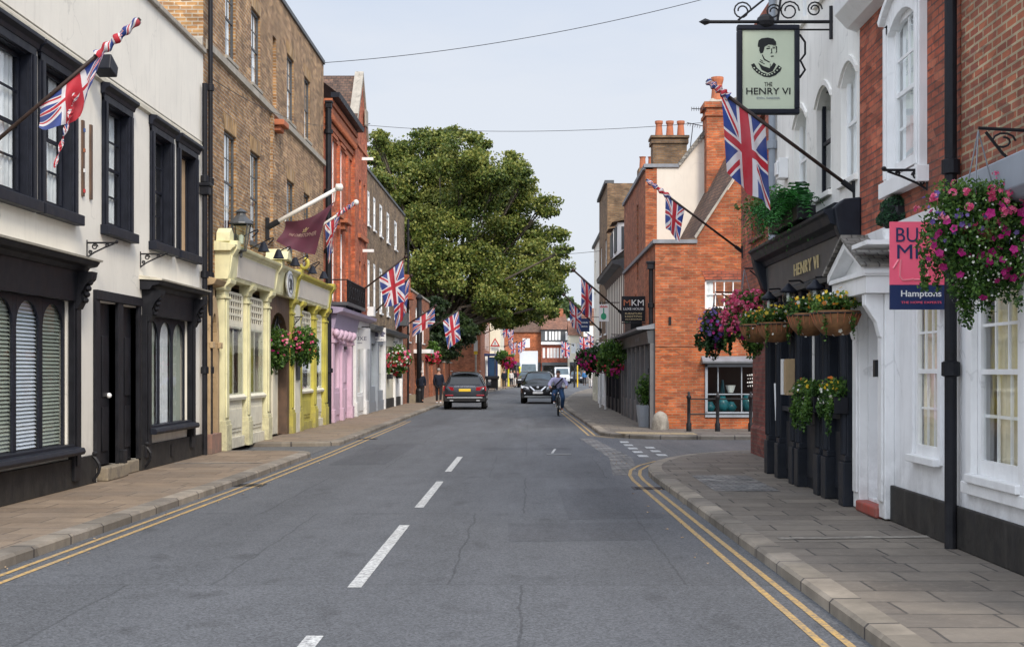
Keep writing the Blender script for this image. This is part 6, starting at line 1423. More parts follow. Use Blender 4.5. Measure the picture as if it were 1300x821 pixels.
# ---------------------------------------------------------------- ground, road, pavements
def interp(pts, y):
    for (a, b) in zip(pts, pts[1:]):
        if a[1] <= y <= b[1]: t = (y-a[1])/(b[1]-a[1]); return a[0]+(b[0]-a[0])*t
    return pts[-1][0]
KL = [(-4.62, -10), (-4.62, 0), (-4.55, 8), (-4.47, 12), (-4.3, 20), (-4.24, 27), (-4.28, 45), (-4.3, 60), (-4.1, 72), (-3.8, 88), (-3.3, 104), (-2.5, 120), (-1.7, 135), (-1.05, 155), (-1.3, 175), (-1.6, 198)]
KR = [(2.3, -10), (2.22, 0), (2.08, 10), (1.98, 16), (1.92, 21.5)]
KR2 = [(1.85, 35), (1.78, 42), (1.58, 56), (1.62, 66), (2.2, 80), (3.4, 100), (5.4, 122), (8.5, 145), (13, 165), (20, 182)]
def asphalt(name, base=(.088, .091, .097)):
    m, nt, b = newmat(name); p = pos(nt)
    f = noise(nt, p, 22, 8, .95); big = noise(nt, pos(nt, (.9, .12, 1)), 1.6, 5, .6); mid = noise(nt, p, 1.1, 6, .6)
    c = mixc(nt, mapr(nt, f, .3, .7), [x*.62 for x in base], [x*1.42 for x in base])
    c = mixc(nt, mapr(nt, big, .35, .7, 0, .45), c, [x*.72 for x in base])
    c = mixc(nt, mapr(nt, mid, .45, .75, 0, .35), c, [x*1.35 for x in base])
    v = N(nt, 'ShaderNodeTexVoronoi', feature='DISTANCE_TO_EDGE', i_Scale=.33)
    d = N(nt, 'ShaderNodeVectorMath', operation='ADD'); nn = N(nt, 'ShaderNodeTexNoise', i_Scale=1.3, i_Detail=5); L(nt, p, nn.inputs['Vector'])
    L(nt, p, d.inputs[0]); L(nt, nn.outputs['Color'], d.inputs[1]); L(nt, d.outputs[0], v.inputs['Vector'])
    mask = mapr(nt, noise(nt, p, .35, 3), .5, .62)
    ck = N(nt, 'ShaderNodeMath', operation='MULTIPLY'); L(nt, mapr(nt, v.outputs['Distance'], 0, .005, .35, 0), ck.inputs[0]); L(nt, mask, ck.inputs[1])
    c = mixc(nt, ck.outputs[0], c, (.02, .02, .02))
    wv = N(nt, 'ShaderNodeTexWave', wave_type='BANDS', bands_direction='X', i_Scale=.157, i_Distortion=1.2, i_Detail=3); L(nt, pos(nt, (1, .05, 1)), wv.inputs['Vector'])
    c = mixc(nt, mapr(nt, wv.outputs['Fac'], .3, 1, 0, .28), c, [x*.68 for x in base])
    bt = N(nt, 'ShaderNodeTexBrick', i_Scale=1.0, offset=.31, squash=.6, squash_frequency=2); bt.inputs['Brick Width'].default_value = 3.1; bt.inputs['Row Height'].default_value = 5.3; bt.inputs['Mortar Size'].default_value = .014; bt.inputs['Mortar Smooth'].default_value = .6
    bt.inputs['Color1'].default_value = (1, 1, 1, 1); bt.inputs['Color2'].default_value = (.80, .80, .80, 1); bt.inputs['Mortar'].default_value = (.45, .45, .45, 1); bn = N(nt, 'ShaderNodeVectorMath', operation='ADD'); bs = N(nt, 'ShaderNodeVectorMath', operation='SCALE'); L(nt, nn.outputs['Color'], bs.inputs[0]); bs.inputs['Scale'].default_value = .12; L(nt, p, bn.inputs[0]); L(nt, bs.outputs[0], bn.inputs[1]); L(nt, bn.outputs[0], bt.inputs['Vector'])
    c = mixc(nt, .75, c, bt.outputs['Color'], 'MULTIPLY')
    st = noise(nt, pos(nt, (1, .55, 1)), 2.6, 2, .4); c = mixc(nt, mapr(nt, st, .62, .74, 0, .55), c, (.035, .035, .037))
    vg = N(nt, 'ShaderNodeTexVoronoi', i_Scale=75); L(nt, p, vg.inputs['Vector']); sg = N(nt, 'ShaderNodeSeparateColor'); L(nt, vg.outputs['Color'], sg.inputs[0])
    vm = N(nt, 'ShaderNodeVectorMath', operation='SCALE'); L(nt, c, vm.inputs[0]); L(nt, mapr(nt, sg.outputs[0], 0, 1, .55, 1.5), vm.inputs['Scale']); c = vm.outputs[0]
    L(nt, c, b.inputs['Base Color']); L(nt, mapr(nt, big, .3, .7, .62, .88), b.inputs['Roughness'])
    bump(nt, b, f, .7, .006); return m
def paving(name, c1, c2, mort, bw=.8, rh=.5, ms=.010):
    m, nt, b = newmat(name); uv = pos(nt, (1, 1, 1), True)
    nz = N(nt, 'ShaderNodeTexNoise', i_Scale=2.0, i_Detail=2); L(nt, uv, nz.inputs['Vector'])
    sub = N(nt, 'ShaderNodeVectorMath', operation='SCALE'); L(nt, nz.outputs['Color'], sub.inputs[0]); sub.inputs['Scale'].default_value = .03
    ad = N(nt, 'ShaderNodeVectorMath', operation='ADD'); L(nt, uv, ad.inputs[0]); L(nt, sub.outputs[0], ad.inputs[1])
    t = N(nt, 'ShaderNodeTexBrick', i_Scale=1.0, offset=.37, squash=1.35, squash_frequency=3); t.inputs['Brick Width'].default_value = bw; t.inputs['Row Height'].default_value = rh
    t.inputs['Mortar Size'].default_value = ms; t.inputs['Mortar Smooth'].default_value = .3; t.inputs['Color1'].default_value = c4(c1); t.inputs['Color2'].default_value = c4(c2); t.inputs['Mortar'].default_value = c4(mort)
    L(nt, ad.outputs[0], t.inputs['Vector']); p = pos(nt)
    n1 = noise(nt, p, 1.6, 6, .65); n2 = noise(nt, p, 14, 5, .7); n3 = noise(nt, p, .5, 3)
    c = mixc(nt, mapr(nt, n1, .4, .7, 0, .55), t.outputs['Color'], [x*.6 for x in c1])
    c = mixc(nt, mapr(nt, n2, .5, .75, 0, .4), c, [min(1, x*1.3) for x in c2]); c = mixc(nt, mapr(nt, n3, .45, .65, 0, .3), c, (.15, .135, .12))
    L(nt, c, b.inputs['Base Color']); b.inputs['Roughness'].default_value = .85
    h = N(nt, 'ShaderNodeMath', operation='SUBTRACT'); L(nt, n2, h.inputs[0]); L(nt, t.outputs['Fac'], h.inputs[1]); bump(nt, b, h.outputs[0], .7, .01); return m
M['asphalt'] = asphalt('asphalt'); M['asphalt_patch'] = asphalt('asphalt_patch', (.072, .074, .080)); M['asphalt_side'] = asphalt('asphalt_side', (.11, .108, .105))
M['york'] = paving('york_stone', (.19, .135, .088), (.27, .20, .135), (.07, .055, .045)); M['greyflag'] = paving('grey_flagstone', (.125, .104, .083), (.195, .165, .13), (.035, .03, .026), .62, .46, .012)
M['kerb'] = brick('kerb_stone', (.21, .18, .14), (.30, .255, .20), (.06, .05, .045), blotch=(.2, .18, .16), bf=.5, bw=4., rh=.92, ms=.018, soot=.5)
M['setts'] = brick('granite_setts', (.16, .155, .15), (.21, .2, .19), (.09, .09, .085), bw=.2, rh=.12, ms=.016, soot=.3)
def line_paint(name, col):
    m, nt, b = newmat(name); p = pos(nt); n = noise(nt, p, 22, 5, .75); n2 = noise(nt, p, 2.5, 4)
    c = mixc(nt, mapr(nt, n, .44, .62, 0, .85), col, (.11, .11, .115)); c = mixc(nt, mapr(nt, n2, .4, .7, 0, .3), c, (.2, .19, .17))
    L(nt, c, b.inputs['Base Color']); b.inputs['Roughness'].default_value = .8; return m
M['line_white'] = line_paint('worn_white_line', (.55, .55, .53)); M['line_yellow'] = line_paint('worn_yellow_line', (.50, .31, .09))
MB().quad((-600, -60, -.03), (600, -60, -.03), (600, 900, -.03), (-600, 900, -.03)).build('ground', M['asphalt_side'], None, kind='structure', org=(0, 0, 0))
def strip(name, L_, R_, z, mat, kind='structure'):
    m = MB(); k = len(L_)
    for i in range(k-1): m.quad((L_[i][0], L_[i][1], z), (R_[i][0], R_[i][1], z), (R_[i+1][0], R_[i+1][1], z), (L_[i+1][0], L_[i+1][1], z))
    return m.build(name, mat, None, kind=kind, org=(0, 0, 0))
ys = [-10, -4, 0, 5, 10, 14, 18, 22, 26, 30, 34, 38, 44, 50, 56, 62, 68, 76, 84, 92, 100, 108, 116, 124, 132, 140, 148, 156, 164, 172, 180, 190, 198]
def rk(y): return interp(KR, y) if y < 21.5 else (interp(KR2, y) if y > 35 else 1.9)
strip('road', [(interp(KL, y)-.3, y) for y in ys], [(rk(y)+.3, y) for y in ys], 0, M['asphalt'])
MB().quad((2.2, 20.5, -.004), (60, 20.5, -.004), (60, 37, -.004), (2.2, 37, -.004)).build('side_road', M['asphalt_side'], None, kind='structure', org=(0, 0, 0))
MB().quad((-30, 176, -.008), (90, 176, -.008), (90, 230, -.008), (-30, 230, -.008)).build('far_road', M['asphalt'], None, kind='structure', org=(0, 0, 0))
# curbs + pavements
def arc(cx, cy, r, a0, a1, n=10): return [(cx+r*math.cos(math.radians(a0+(a1-a0)*k/n)), cy+r*math.sin(math.radians(a0+(a1-a0)*k/n))) for k in range(n+1)]
def offset(pts, d):
    out = []
    for i, p in enumerate(pts):
        a = Vector(pts[max(0, i-1)]); b = Vector(pts[min(len(pts)-1, i+1)]); t = (b-a).normalized(); out.append((p[0]-t.y*d, p[1]+t.x*d))
    return out
def dens(pts, st=3.0):
    o = []
    for a, b in zip(pts, pts[1:]):
        n = max(1, int((Vector(b)-Vector(a)).length/st)); o += [(a[0]+(b[0]-a[0])*k/n, a[1]+(b[1]-a[1])*k/n) for k in range(n)]
    return o+[pts[-1]]
def kerb(pts, side, w=.22, h=.1, name='kerb'):
    """side=+1: pavement lies left of the travel direction"""
    pts = dens(pts); inn = offset(pts, side*w); m = MB(); b = .025; lip = offset(pts, side*b)
    uv = []; s = 0
    for i in range(len(pts)-1):
        l = (Vector(pts[i+1])-Vector(pts[i])).length
        for (A, B, za, zb) in ((pts, pts, -.02, h-b), (pts, lip, h-b, h), (lip, inn, h, h+.002)):
            m.quad((*A[i], za), (*A[i+1], za), (*B[i+1], zb), (*B[i], zb)); uv += [(.5, s), (.5, s+l), (.7, s+l), (.7, s)]
        s += l
    m.uv = uv
    return m.build(name, M['kerb'], None, kind='structure', org=(0, 0, 0)), inn
kl1 = [p for p in KL if p[1] < 25]+[(-4.28, 25.5)]+arc(-4.95, 26.1, .68, 0, 90, 6)+[(-6.2, 26.8)]
kl2 = [(-6.2, 29.6), (-5.2, 29.8)]+arc(-4.95, 30.5, .68, -90, 0, 6)+[p for p in KL if p[1] > 31]
kr1 = KR[:-1]+[(1.95, 20.6)]+arc(4.4, 22.2, 2.45, 175, 100, 8)+[(5.5, 25.6), (8, 26.6), (40, 27.6)]
kr1 = KR[:-1]+[(1.9, 20.6), (1.92, 21.6), (2.02, 22.7), (2.25, 23.8), (2.6, 24.8), (3.1, 25.7), (3.9, 26.6), (5.0, 27.2), (7, 27.6), (40, 27.8)]
kr2 = [(40, 32.8), (6, 32.8), (3.6, 32.9), (2.9, 33.2), (2.4, 33.7), (2.05, 34.4)]+KR2
def pave(kp, inner, outer_side, zmat, name, zb=.1):
    pass
_, i1 = kerb(kl1, 1); _, i2 = kerb(kl2, 1); _, i3 = kerb(kr1, -1); _, i4 = kerb(kr2, -1)
def poly_sheet(name, pts, z, mat, par=None): return MB().quad(*[(x, y, z) for x, y in pts]).build(name, mat, bpy.data.objects[par] if par else None, kind=None if par else 'structure', org=(0, 0, 0))
poly_sheet('left_pavement', i1+[(-8, 26.6), (-8, -10)], .1, M['york'])
poly_sheet('left_pavement', [(-8, 29.9)]+i2+[(-30, 198), (-30, 60)], .1, M['york'])
poly_sheet('right_pavement', i3+[(40, 21), (8, 21), (8, -10)], .1, M['greyflag'])
poly_sheet('far_right_pavement', i4+[(60, 182), (60, 33.1)], .1, M['greyflag'])
poly_sheet('alley', [(-4.4, 25.5), (-4.4, 31), (-12, 31), (-12, 25.5)], .004, M['asphalt_side'])
# channel of tan stone paving slabs at the far corner, drains
poly_sheet('tactile_slab', [(2.35, 33.7), (4.2, 33.25), (4.2, 34.4), (2.2, 34.9)], .104, paving('buff_paving', (.36, .27, .15), (.42, .32, .18), (.15, .12, .09), .4, .4), 'far_right_pavement')
poly_sheet('pale_band', [(2.35, 12.55), (3.85, 12.7), (3.85, 12.86), (2.35, 12.71)], .106, M['sill_stone'], 'right_pavement')
poly_sheet('pale_band', [(-6.1, 22.9), (-4.6, 23.0), (-4.6, 23.14), (-6.1, 23.04)], .106, M['sill_stone'], 'left_pavement')
poly_sheet('sett_patch', [(2.45, 17.6), (3.3, 17.6), (3.3, 20.3), (2.45, 20.3)], .105, M['setts'], 'right_pavement')
poly_sheet('sett_channel', [(1.75, 21.6), (2.0, 26), (1.6, 33.5), (1.25, 33.5), (1.55, 26), (1.35, 21.6)], .0025, M['setts'], 'road')
for k, (x0, x1, y0, y1) in enumerate([(-.2, 1.2, 13.2, 14.9), (.45, 1.55, 15.2, 19.2), (-3.6, -2.6, 24, 31), (-1.0, .9, 28.5, 29.5), (.2, 1.1, 40, 47)]):
    poly_sheet('tarmac_patch', [(x0, y0), (x1, y0+.15), (x1+.05, y1), (x0-.04, y1-.12)], .0015+.0004*k, M['asphalt_patch'], 'road')
ROAD = bpy.data.objects['road']; ORG['road'] = Vector((0, 0, 0))
def line(name, pts, w, mat, label, cat, z=.004):
    pts = dens(pts, 2); a = offset(pts, w/2); b = offset(pts, -w/2); m = MB(); 
    for i in range(len(pts)-1): m.quad((*a[i], z), (*a[i+1], z), (*b[i+1], z), (*b[i], z))
    return m.build(name, M[mat], ROAD)
for k in range(9):
    y0 = 10.75+6.0*k-2; y1 = y0+4.0
    if k == 0: y0, y1 = 10.4, 14.6
    if k == 1: y0, y1 = 16.5, 20.4
    if k == 2: y0, y1 = 22.4, 26.3
    if k >= 3: continue
    line('lane_dash', [(-1.36, y0), (-1.36, y1)], .11, 'line_white', '', '')
line('lane_dash', [(-1.36, 4.5), (-1.36, 8.5)], .11, 'line_white', '', '')
for s in (.14, .30):
    line('yellow_line', [(x+s, y) for x, y in KL if y < 60], .055, 'line_yellow', '', '')
    line('yellow_line', offset(kr1[1:-1], s), .055, 'line_yellow', '', '')
    line('yellow_line', offset(kr2[4:10], s), .055, 'line_yellow', '', '')
for y in (26.6, 27.4): 
    pass
for r_, x in ((0, 2.15), (1, 2.55)):
    for k in range(5):
        y = 26.2+1.3*k+.3*r_
        if r_ == 0 or k < 3: MB().quad((x, y, .004), (x+.2, y, .004), (x+.2, y+.6, .004), (x, y+.6, .010)).build('give_way_dash', M['line_white'], ROAD)
m = MB().quad((.44, 27.4, .004), (.49, 27.4, .004), (.58, 28.9, .004), (.53, 28.9, .004)); m.build('worn_road_mark', M['line_white'], ROAD)
for (x, y, w) in ((.35, 26.8, .5),):
    MB().box(x, x+w, y, y+w*1.1, -.02, .006).build('manhole_cover', M['dark_grey'], ROAD)
for (x, y) in ((-4.15, 19.5), (1.72, 19.0), (-4.02, 33.0)):
    q = MB()
    for k in range(7): q.box(x-.2, x+.2, y+.065*k, y+.065*k+.035, -.02, .005)
    q.box(x-.24, x-.2, y-.03, y+.46, -.02, .006).box(x+.2, x+.24, y-.03, y+.46, -.02, .006)
    q.build('drain_grate', M['iron'], ROAD)
# litter of small leaves near the kerb
rg = random.Random(3); m = MB()
for _ in range(70):
    y = rg.uniform(11, 30); s = rg.choice((-1, 1)); x = interp(KL, y)+rg.uniform(.02, .5) if s < 0 else interp(KR, min(21, y))-rg.uniform(.02, .6); a = rg.uniform(0, 6); q = rg.uniform(.015, .035)
    m.quad((x, y, .02), (x+q*math.cos(a), y+q*math.sin(a), .026), (x+q*1.4*math.cos(a+.6), y+q*1.4*math.sin(a+.6), .018), (x+q*math.cos(a+1.2), y+q*math.sin(a+1.2), .028))
m.build('fallen_leaves', M['plywood'], None, kind='stuff', org=(0, 0, 0), label='dry fallen leaves scattered along the gutters', cat='leaves')
# ---------------------------------------------------------------- trees
BARK = paint('bark', (.07, .055, .04), .95, .35, 3, bmp=.6)
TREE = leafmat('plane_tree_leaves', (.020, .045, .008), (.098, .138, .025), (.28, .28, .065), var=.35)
TREE2 = leafmat('far_tree_leaves', (.03, .055, .018), (.07, .11, .035), (.13, .17, .07), var=.3)
DARKL = leafmat('ivy_leaves', (.006, .014, .006), (.018, .035, .012), (.045, .07, .02), var=.5)
def tree(label, base, lumps, n, size, mat, seed, trunk_r=.45, sub=7, cat='tree', name='tree', spread=3.2):
    o = E(name, label, cat, base); rg = random.Random(seed); b = Vector(base)
    cen = Vector((sum(l[0] for l in lumps)/len(lumps), sum(l[1] for l in lumps)/len(lumps), sum(l[2] for l in lumps)/len(lumps)))
    m = MB(); fork = b+(cen-b)*.36; fork.x = b.x+(cen.x-b.x)*.15
    m.tube([b, b+(fork-b)*.5+Vector((.15, 0, 0)), fork], [trunk_r*1.25, trunk_r*.95, trunk_r*.85], 12)
    for l in lumps:
        c = Vector(l[:3]); mid = fork+(c-fork)*.45+Vector((rg.uniform(-.6, .6), rg.uniform(-.6, .6), rg.uniform(.2, 1.2)))
        m.tube([fork, mid, c], [trunk_r*.34, trunk_r*.18, trunk_r*.06], 6) if l[2] > fork.z+1 else m.tube([fork, (fork+c)/2+Vector((0, 0, 1)), c], [trunk_r*.15, trunk_r*.09, trunk_r*.04], 5)
        for _ in range(5):
            d = Vector((rg.gauss(0, 1), rg.gauss(0, 1), rg.gauss(.3, 1))).normalized()*l[3]*.9; m.tube([mid+(c-mid)*rg.random(), c+d*.4, c+d*.75], [trunk_r*.09, trunk_r*.05, .01], 4)
    m.build('trunk', BARK, o, smooth=True)
    bl = []; tot = sum(l[3]**2 for l in lumps)
    for l in lumps:
        k = sub
        for _ in range(k):
            d = Vector((rg.gauss(0, 1), rg.gauss(0, 1), rg.gauss(.15, 1))).normalized()*l[3]*rg.uniform(.35, .98)
            r = l[3]*rg.uniform(.26, .46); bl.append((l[0]+d.x, l[1]+d.y, l[2]+d.z*.85, r*1.2, r*1.2, r*.75, n*l[3]**2/tot/k))
        bl.append((l[0], l[1], l[2], l[3]*.7, l[3]*.7, l[3]*.7, n*l[3]**2/tot/k*1.3))
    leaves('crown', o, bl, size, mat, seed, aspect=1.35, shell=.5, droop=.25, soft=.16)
    return o
lum = []
rg = random.Random(2)
for (x, y, r) in [(500, 200, 34), (545, 194, 32), (590, 205, 38), (632, 222, 33), (662, 262, 34), (686, 305, 30), (650, 300, 40), (600, 262, 44), (545, 250, 42), (502, 250, 34), (520, 310, 38), (560, 340, 42), (603, 350, 44), (648, 360, 36), (688, 356, 28), (562, 398, 32), (605, 392, 34), (535, 370, 30), (640, 398, 22), (575, 300, 44), (690, 390, 16), (478, 225, 22), (480, 180, 18), (555, 175, 17), (652, 205, 18), (705, 335, 22), (668, 325, 34), (690, 265, 20), (700, 372, 20), (715, 318, 12), (672, 385, 22), (472, 200, 14), (580, 170, 14), (610, 185, 18), (665, 225, 18), (625, 385, 26), (540, 410, 22), (470, 250, 18), (485, 280, 22), (490, 235, 30), (520, 225, 32), (515, 265, 30), (530, 285, 30), (495, 310, 24), (510, 345, 24), (530, 350, 26), (600, 412, 22), (575, 408, 22), (640, 405, 18), (530, 395, 20), (700, 393, 14), (680, 402, 14), (660, 402, 14), (555, 210, 32), (600, 230, 34), (640, 250, 34), (620, 320, 36)]:
    Y = 97+rg.uniform(-5, 5); lum.append((XX(Y, x), Y, ZZ(Y, y), r*Y/FP*1.0))
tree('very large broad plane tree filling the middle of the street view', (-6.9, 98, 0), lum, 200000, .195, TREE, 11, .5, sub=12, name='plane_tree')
tree('dark ivy covered tree under the plane tree behind the garden wall', (-8.5, 88, 0), [(XX(88, x), 88+rg.uniform(-1, 2), ZZ(88, y), r*88/FP) for x, y, r in [(552, 392, 20), (556, 420, 20), (575, 410, 22), (590, 425, 18), (566, 440, 18), (545, 440, 14)]], 9000, .22, DARKL, 13, .25, name='ivy_tree')
for k, (x, y, r, l) in enumerate(((722, 390, 15, 'small hazy tree on the skyline left of the far right flags'), (700, 402, 12, 'lower hazy tree behind the tiled roofs'), (742, 398, 9, 'hazy treetop behind the far right flags'))):
    Y = 265+k*5; tree(l, (XX(Y, x), Y, 0), [(XX(Y, x+dx), Y+dx*.1, ZZ(Y, y+dy), r*.7*Y/FP) for dx, dy in ((-6, 3), (6, 2), (0, -5), (10, 6), (-10, 6))], 3200, .7, TREE2, 20+k, .4, sub=5, name='distant_tree')
o = E('shrub_mass', 'dark shrub spilling over the garden wall', 'shrub', (-6.6, 100, 2)); leaves('foliage', o, [(-6.4, 99, 3.0, 1.0, 3, .9, 900), (-5.9, 104, 3.9, 1.0, 2, .9, 900), (-6.3, 92, 2.7, .8, 2.5, .5, 600)], .2, DARKL, 5)
# ---------------------------------------------------------------- vehicles
M['car_dark'] = paint('car_paint_anthracite', (.035, .038, .045), .22, .04, 3, metal=.5, bmp=0); M['car_black'] = paint('car_paint_black', (.012, .012, .014), .18, .05, 3, metal=.3, bmp=0)
M['car_white'] = paint('van_white', (.50, .52, .54), .35, .04, 3, bmp=0); M['chrome'] = paint('chrome', (.6, .6, .62), .2, .05, 3, metal=.9, bmp=0); M['silver'] = paint('silver_trim', (.38, .39, .40), .35, .05, 3, metal=.6, bmp=0)
M['car_glass'] = paint('tinted_glass', (.012, .014, .016), .06, .1, 2, bmp=0); M['screen_glass'] = paint('sky_reflecting_screen', (.06, .085, .10), .08, .3, 2, bmp=0)
M['tail_red'] = paint('tail_lamp_red', (.28, .008, .015), .2, .2, 12, bmp=0); M['head_lamp'] = paint('headlamp_glass', (.75, .78, .82), .12, .05, 12, bmp=0)
M['plate_y'] = paint('yellow_plate', (.72, .48, .03), .4, .03, 3, bmp=0); M['plastic'] = paint('black_plastic', (.02, .02, .021), .6, .1, 6); M['amber'] = paint('amber_lamp', (.7, .25, .02), .3, .1, 6, bmp=0)
def car(name, label, cat, loc, rz, st, wy, wr, W, mats, cfg):
    """st: stations (y, zbottom, zbelt, zroof, halfwidth, roof halfwidth)"""
    o = E(name, label, cat, loc, rz=rz, local=True)
    m = MB(); secs = []
    for (y, zb, zl, zt, w, rw) in st:
        zm = (zb+zl)/2
        secs.append([(w*.86, y, zb), (w*.97, y, zb+.1), (w, y, zm), (w*.985, y, zl-.08), (w*.95, y, zl), (rw+(w*.95-rw)*.12, y, zt-.10 if zt-zl > .15 else zt-.01), (rw*.86, y, zt-.015), (rw*.45, y, zt+.005), (0, y, zt+.012)])
    k = len(secs[0])
    for s in secs: m.v += s+[(-x, y, z) for x, y, z in s[:-1][::-1]]
    n = 2*k-1
    for i in range(len(secs)-1):
        for j in range(n-1): a = i*n+j; m.f.append((a, a+1, a+n+1, a+n))
        a = i*n; m.f.append((a+n-1, a, a+n, a+2*n-1))
    m.f.append(tuple(range(n))[::-1]); m.f.append(tuple(range((len(secs)-1)*n, len(secs)*n)))
    b = m.build('body', mats['body'], o, smooth=True); md = b.modifiers.new('s', 'SUBSURF'); md.levels = md.render_levels = 1
    def P(y, h, sg, off=.012):      # on the flank glass: h 0 belt .. 1 roof
        for A, B in zip(st, st[1:]):
            if A[0] <= y <= B[0]:
                t = (y-A[0])/(B[0]-A[0]); q = [A[i]+(B[i]-A[i])*t for i in range(6)]; break
        xb, xt = q[4]*.95, q[5]+(q[4]*.95-q[5])*.12; zt = q[3]-.1
        return (sg*(xb+(xt-xb)*h+off), y, q[2]+(zt-q[2])*h)
    for sg in (-1, 1):
        for (y0, y1, e0, e1) in cfg.get('side', []):
            g = MB(); g.quad(P(y0, .06, sg), P(y1, .06, sg), P(y1-e1, .92, sg), P(y0+e0, .92, sg)); g.build('side_window', M['car_glass'], o)
        for y in wy:
            wo = MB().lathe([(wr*.62, -.11), (wr*.93, -.12), (wr, -.08), (wr, .08), (wr*.93, .12), (wr*.62, .11)], (sg*(W/2-.12), y, wr), 24, 'x').build('wheel', M['rubber'], o, smooth=True)
            r = MB().lathe([(0, .085), (wr*.15, .09), (wr*.6, .10), (wr*.64, .12)], (0, 0, 0), 20, 'x')
            for s in range(5): a = s*2*math.pi/5; r.tube([(.1, 0, 0), (.11, wr*.6*math.cos(a), wr*.6*math.sin(a))], .03, 5)
            r.v = [(sg*(W/2-.12+v[0]), y+v[1], wr+v[2]) for v in r.v]; r.build('rim', M['silver'], wo)
            if cfg.get('arch', 1):
                a = MB()
                for s in range(12):
                    t0, t1 = math.pi*s/12, math.pi*(s+1)/12; p = [(rr*math.cos(t), rr*math.sin(t)) for rr, t in ((wr*1.03, t0), (wr*1.2, t0), (wr*1.2, t1), (wr*1.03, t1))]
                    a.quad(*[(sg*(W/2+.006), y+q[0], wr+q[1]) for q in p])
                a.build('wheel_arch', M['plastic'], o, solid=.02)
    for nm, mt, q in cfg['panels']:
        g = MB()
        for pts in q: g.quad(*pts)
        po = g.build(nm, M[mt], o, solid=.012 if nm not in ('windscreen', 'rear_window') else 0)
    for nm, mt, bx in cfg['boxes']:
        for v in bx: MB().box(*v).build(nm, M[mt], o, bev=.015)
    return o
suvst = [(-2.33, .42, .80, .82, .84, .74), (-2.30, .34, .95, .98, .90, .80), (-2.20, .30, 1.04, 1.10, .93, .76), (-2.08, .28, 1.06, 1.36, .94, .70), (-1.88, .27, 1.06, 1.60, .945, .64), (-1.2, .27, 1.05, 1.655, .945, .645), (-.2, .27, 1.03, 1.66, .945, .65), (.35, .27, 1.01, 1.58, .945, .64), (1.1, .27, .99, 1.12, .945, .74), (1.9, .30, .90, .96, .93, .72), (2.2, .36, .78, .84, .86, .62), (2.3, .42, .68, .70, .74, .5)]
suv = car('parked_suv', 'dark grey estate style SUV seen from behind with yellow rear number plate', 'car', (-2.86, 60.8, 0), math.radians(1.0), suvst, (-1.38, 1.42), .37, 1.9, {'body': M['car_dark']}, {
    'side': [(-1.75, -.95, .25, 0), (-.9, .0, 0, 0), (.05, 1.0, 0, .62)],
    'panels': [('rear_window', 'car_glass', [[(-.66, -2.235, 1.10), (.66, -2.235, 1.10), (.62, -2.115, 1.36), (-.62, -2.115, 1.36)], [(-.62, -2.115, 1.36), (.62, -2.115, 1.36), (.56, -1.99, 1.50), (-.56, -1.99, 1.50)]]),
               ('windscreen', 'car_glass', [[(-.6, .5, 1.55), (.6, .5, 1.55), (.72, 1.12, 1.17), (-.72, 1.12, 1.17)]]),
               ('tail_light', 'tail_red', [[(-.93, -2.26, .82), (-.48, -2.345, .84), (-.5, -2.33, .98), (-.93, -2.22, 1.02)]]), ('tail_light', 'tail_red', [[(.93, -2.26, .82), (.48, -2.345, .84), (.5, -2.33, .98), (.93, -2.22, 1.02)]])],
    'boxes': [('number_plate', 'plate_y', [(-.26, .26, -2.38, -2.35, .79, .91)]), ('rear_bumper', 'plastic', [(-.90, .90, -2.36, -2.05, .36, .52)]), ('bumper_trim', 'silver', [(-.78, .78, -2.385, -2.33, .50, .545)]), ('reflector', 'tail_red', [(-.85, -.5, -2.375, -2.33, .60, .66), (.5, .85, -2.375, -2.33, .60, .66)]),
              ('spoiler', 'car_dark', [(-.58, .58, -2.08, -1.8, 1.575, 1.61)]), ('roof_rail', 'silver', [(-.66, -.62, -1.6, .3, 1.66, 1.70), (.62, .66, -1.6, .3, 1.66, 1.70)]), ('wing_mirror', 'car_dark', [(-1.12, -.93, .75, .95, 1.02, 1.16), (.93, 1.12, .75, .95, 1.02, 1.16)]), ('tailgate_trim', 'chrome', [(-.46, .46, -2.335, -2.325, 1.0, 1.015)]), ('exhaust', 'silver', [(-.66, -.5, -2.38, -2.3, .37, .42), (.5, .66, -2.38, -2.3, .37, .42)])]})
def _plate(o, s, y, z, w, mt='ink', mir=False):
    t = [c for c in children(o) if c.name.startswith('number_plate')][0]
    text('lettering', s, M['ink'], t, .09, (lambda x, yy, h: (x, y-h-.003, z+yy)) , width=w)
xst = [(-2.3, .42, .80, .84, .80, .70), (-2.2, .32, .95, 1.0, .88, .74), (-2.0, .28, 1.02, 1.35, .91, .68), (-1.7, .28, 1.04, 1.62, .91, .64), (-.6, .28, 1.04, 1.70, .91, .65), (.2, .28, 1.03, 1.66, .91, .64), (.45, .28, 1.02, 1.56, .91, .64), (1.05, .28, 1.02, 1.14, .91, .74), (1.7, .28, .98, 1.06, .90, .74), (2.1, .30, .88, .96, .86, .66), (2.25, .34, .78, .84, .80, .60), (2.31, .42, .62, .66, .70, .5)]
F = lambda pts: [(x, y, z) for x, y, z in pts]
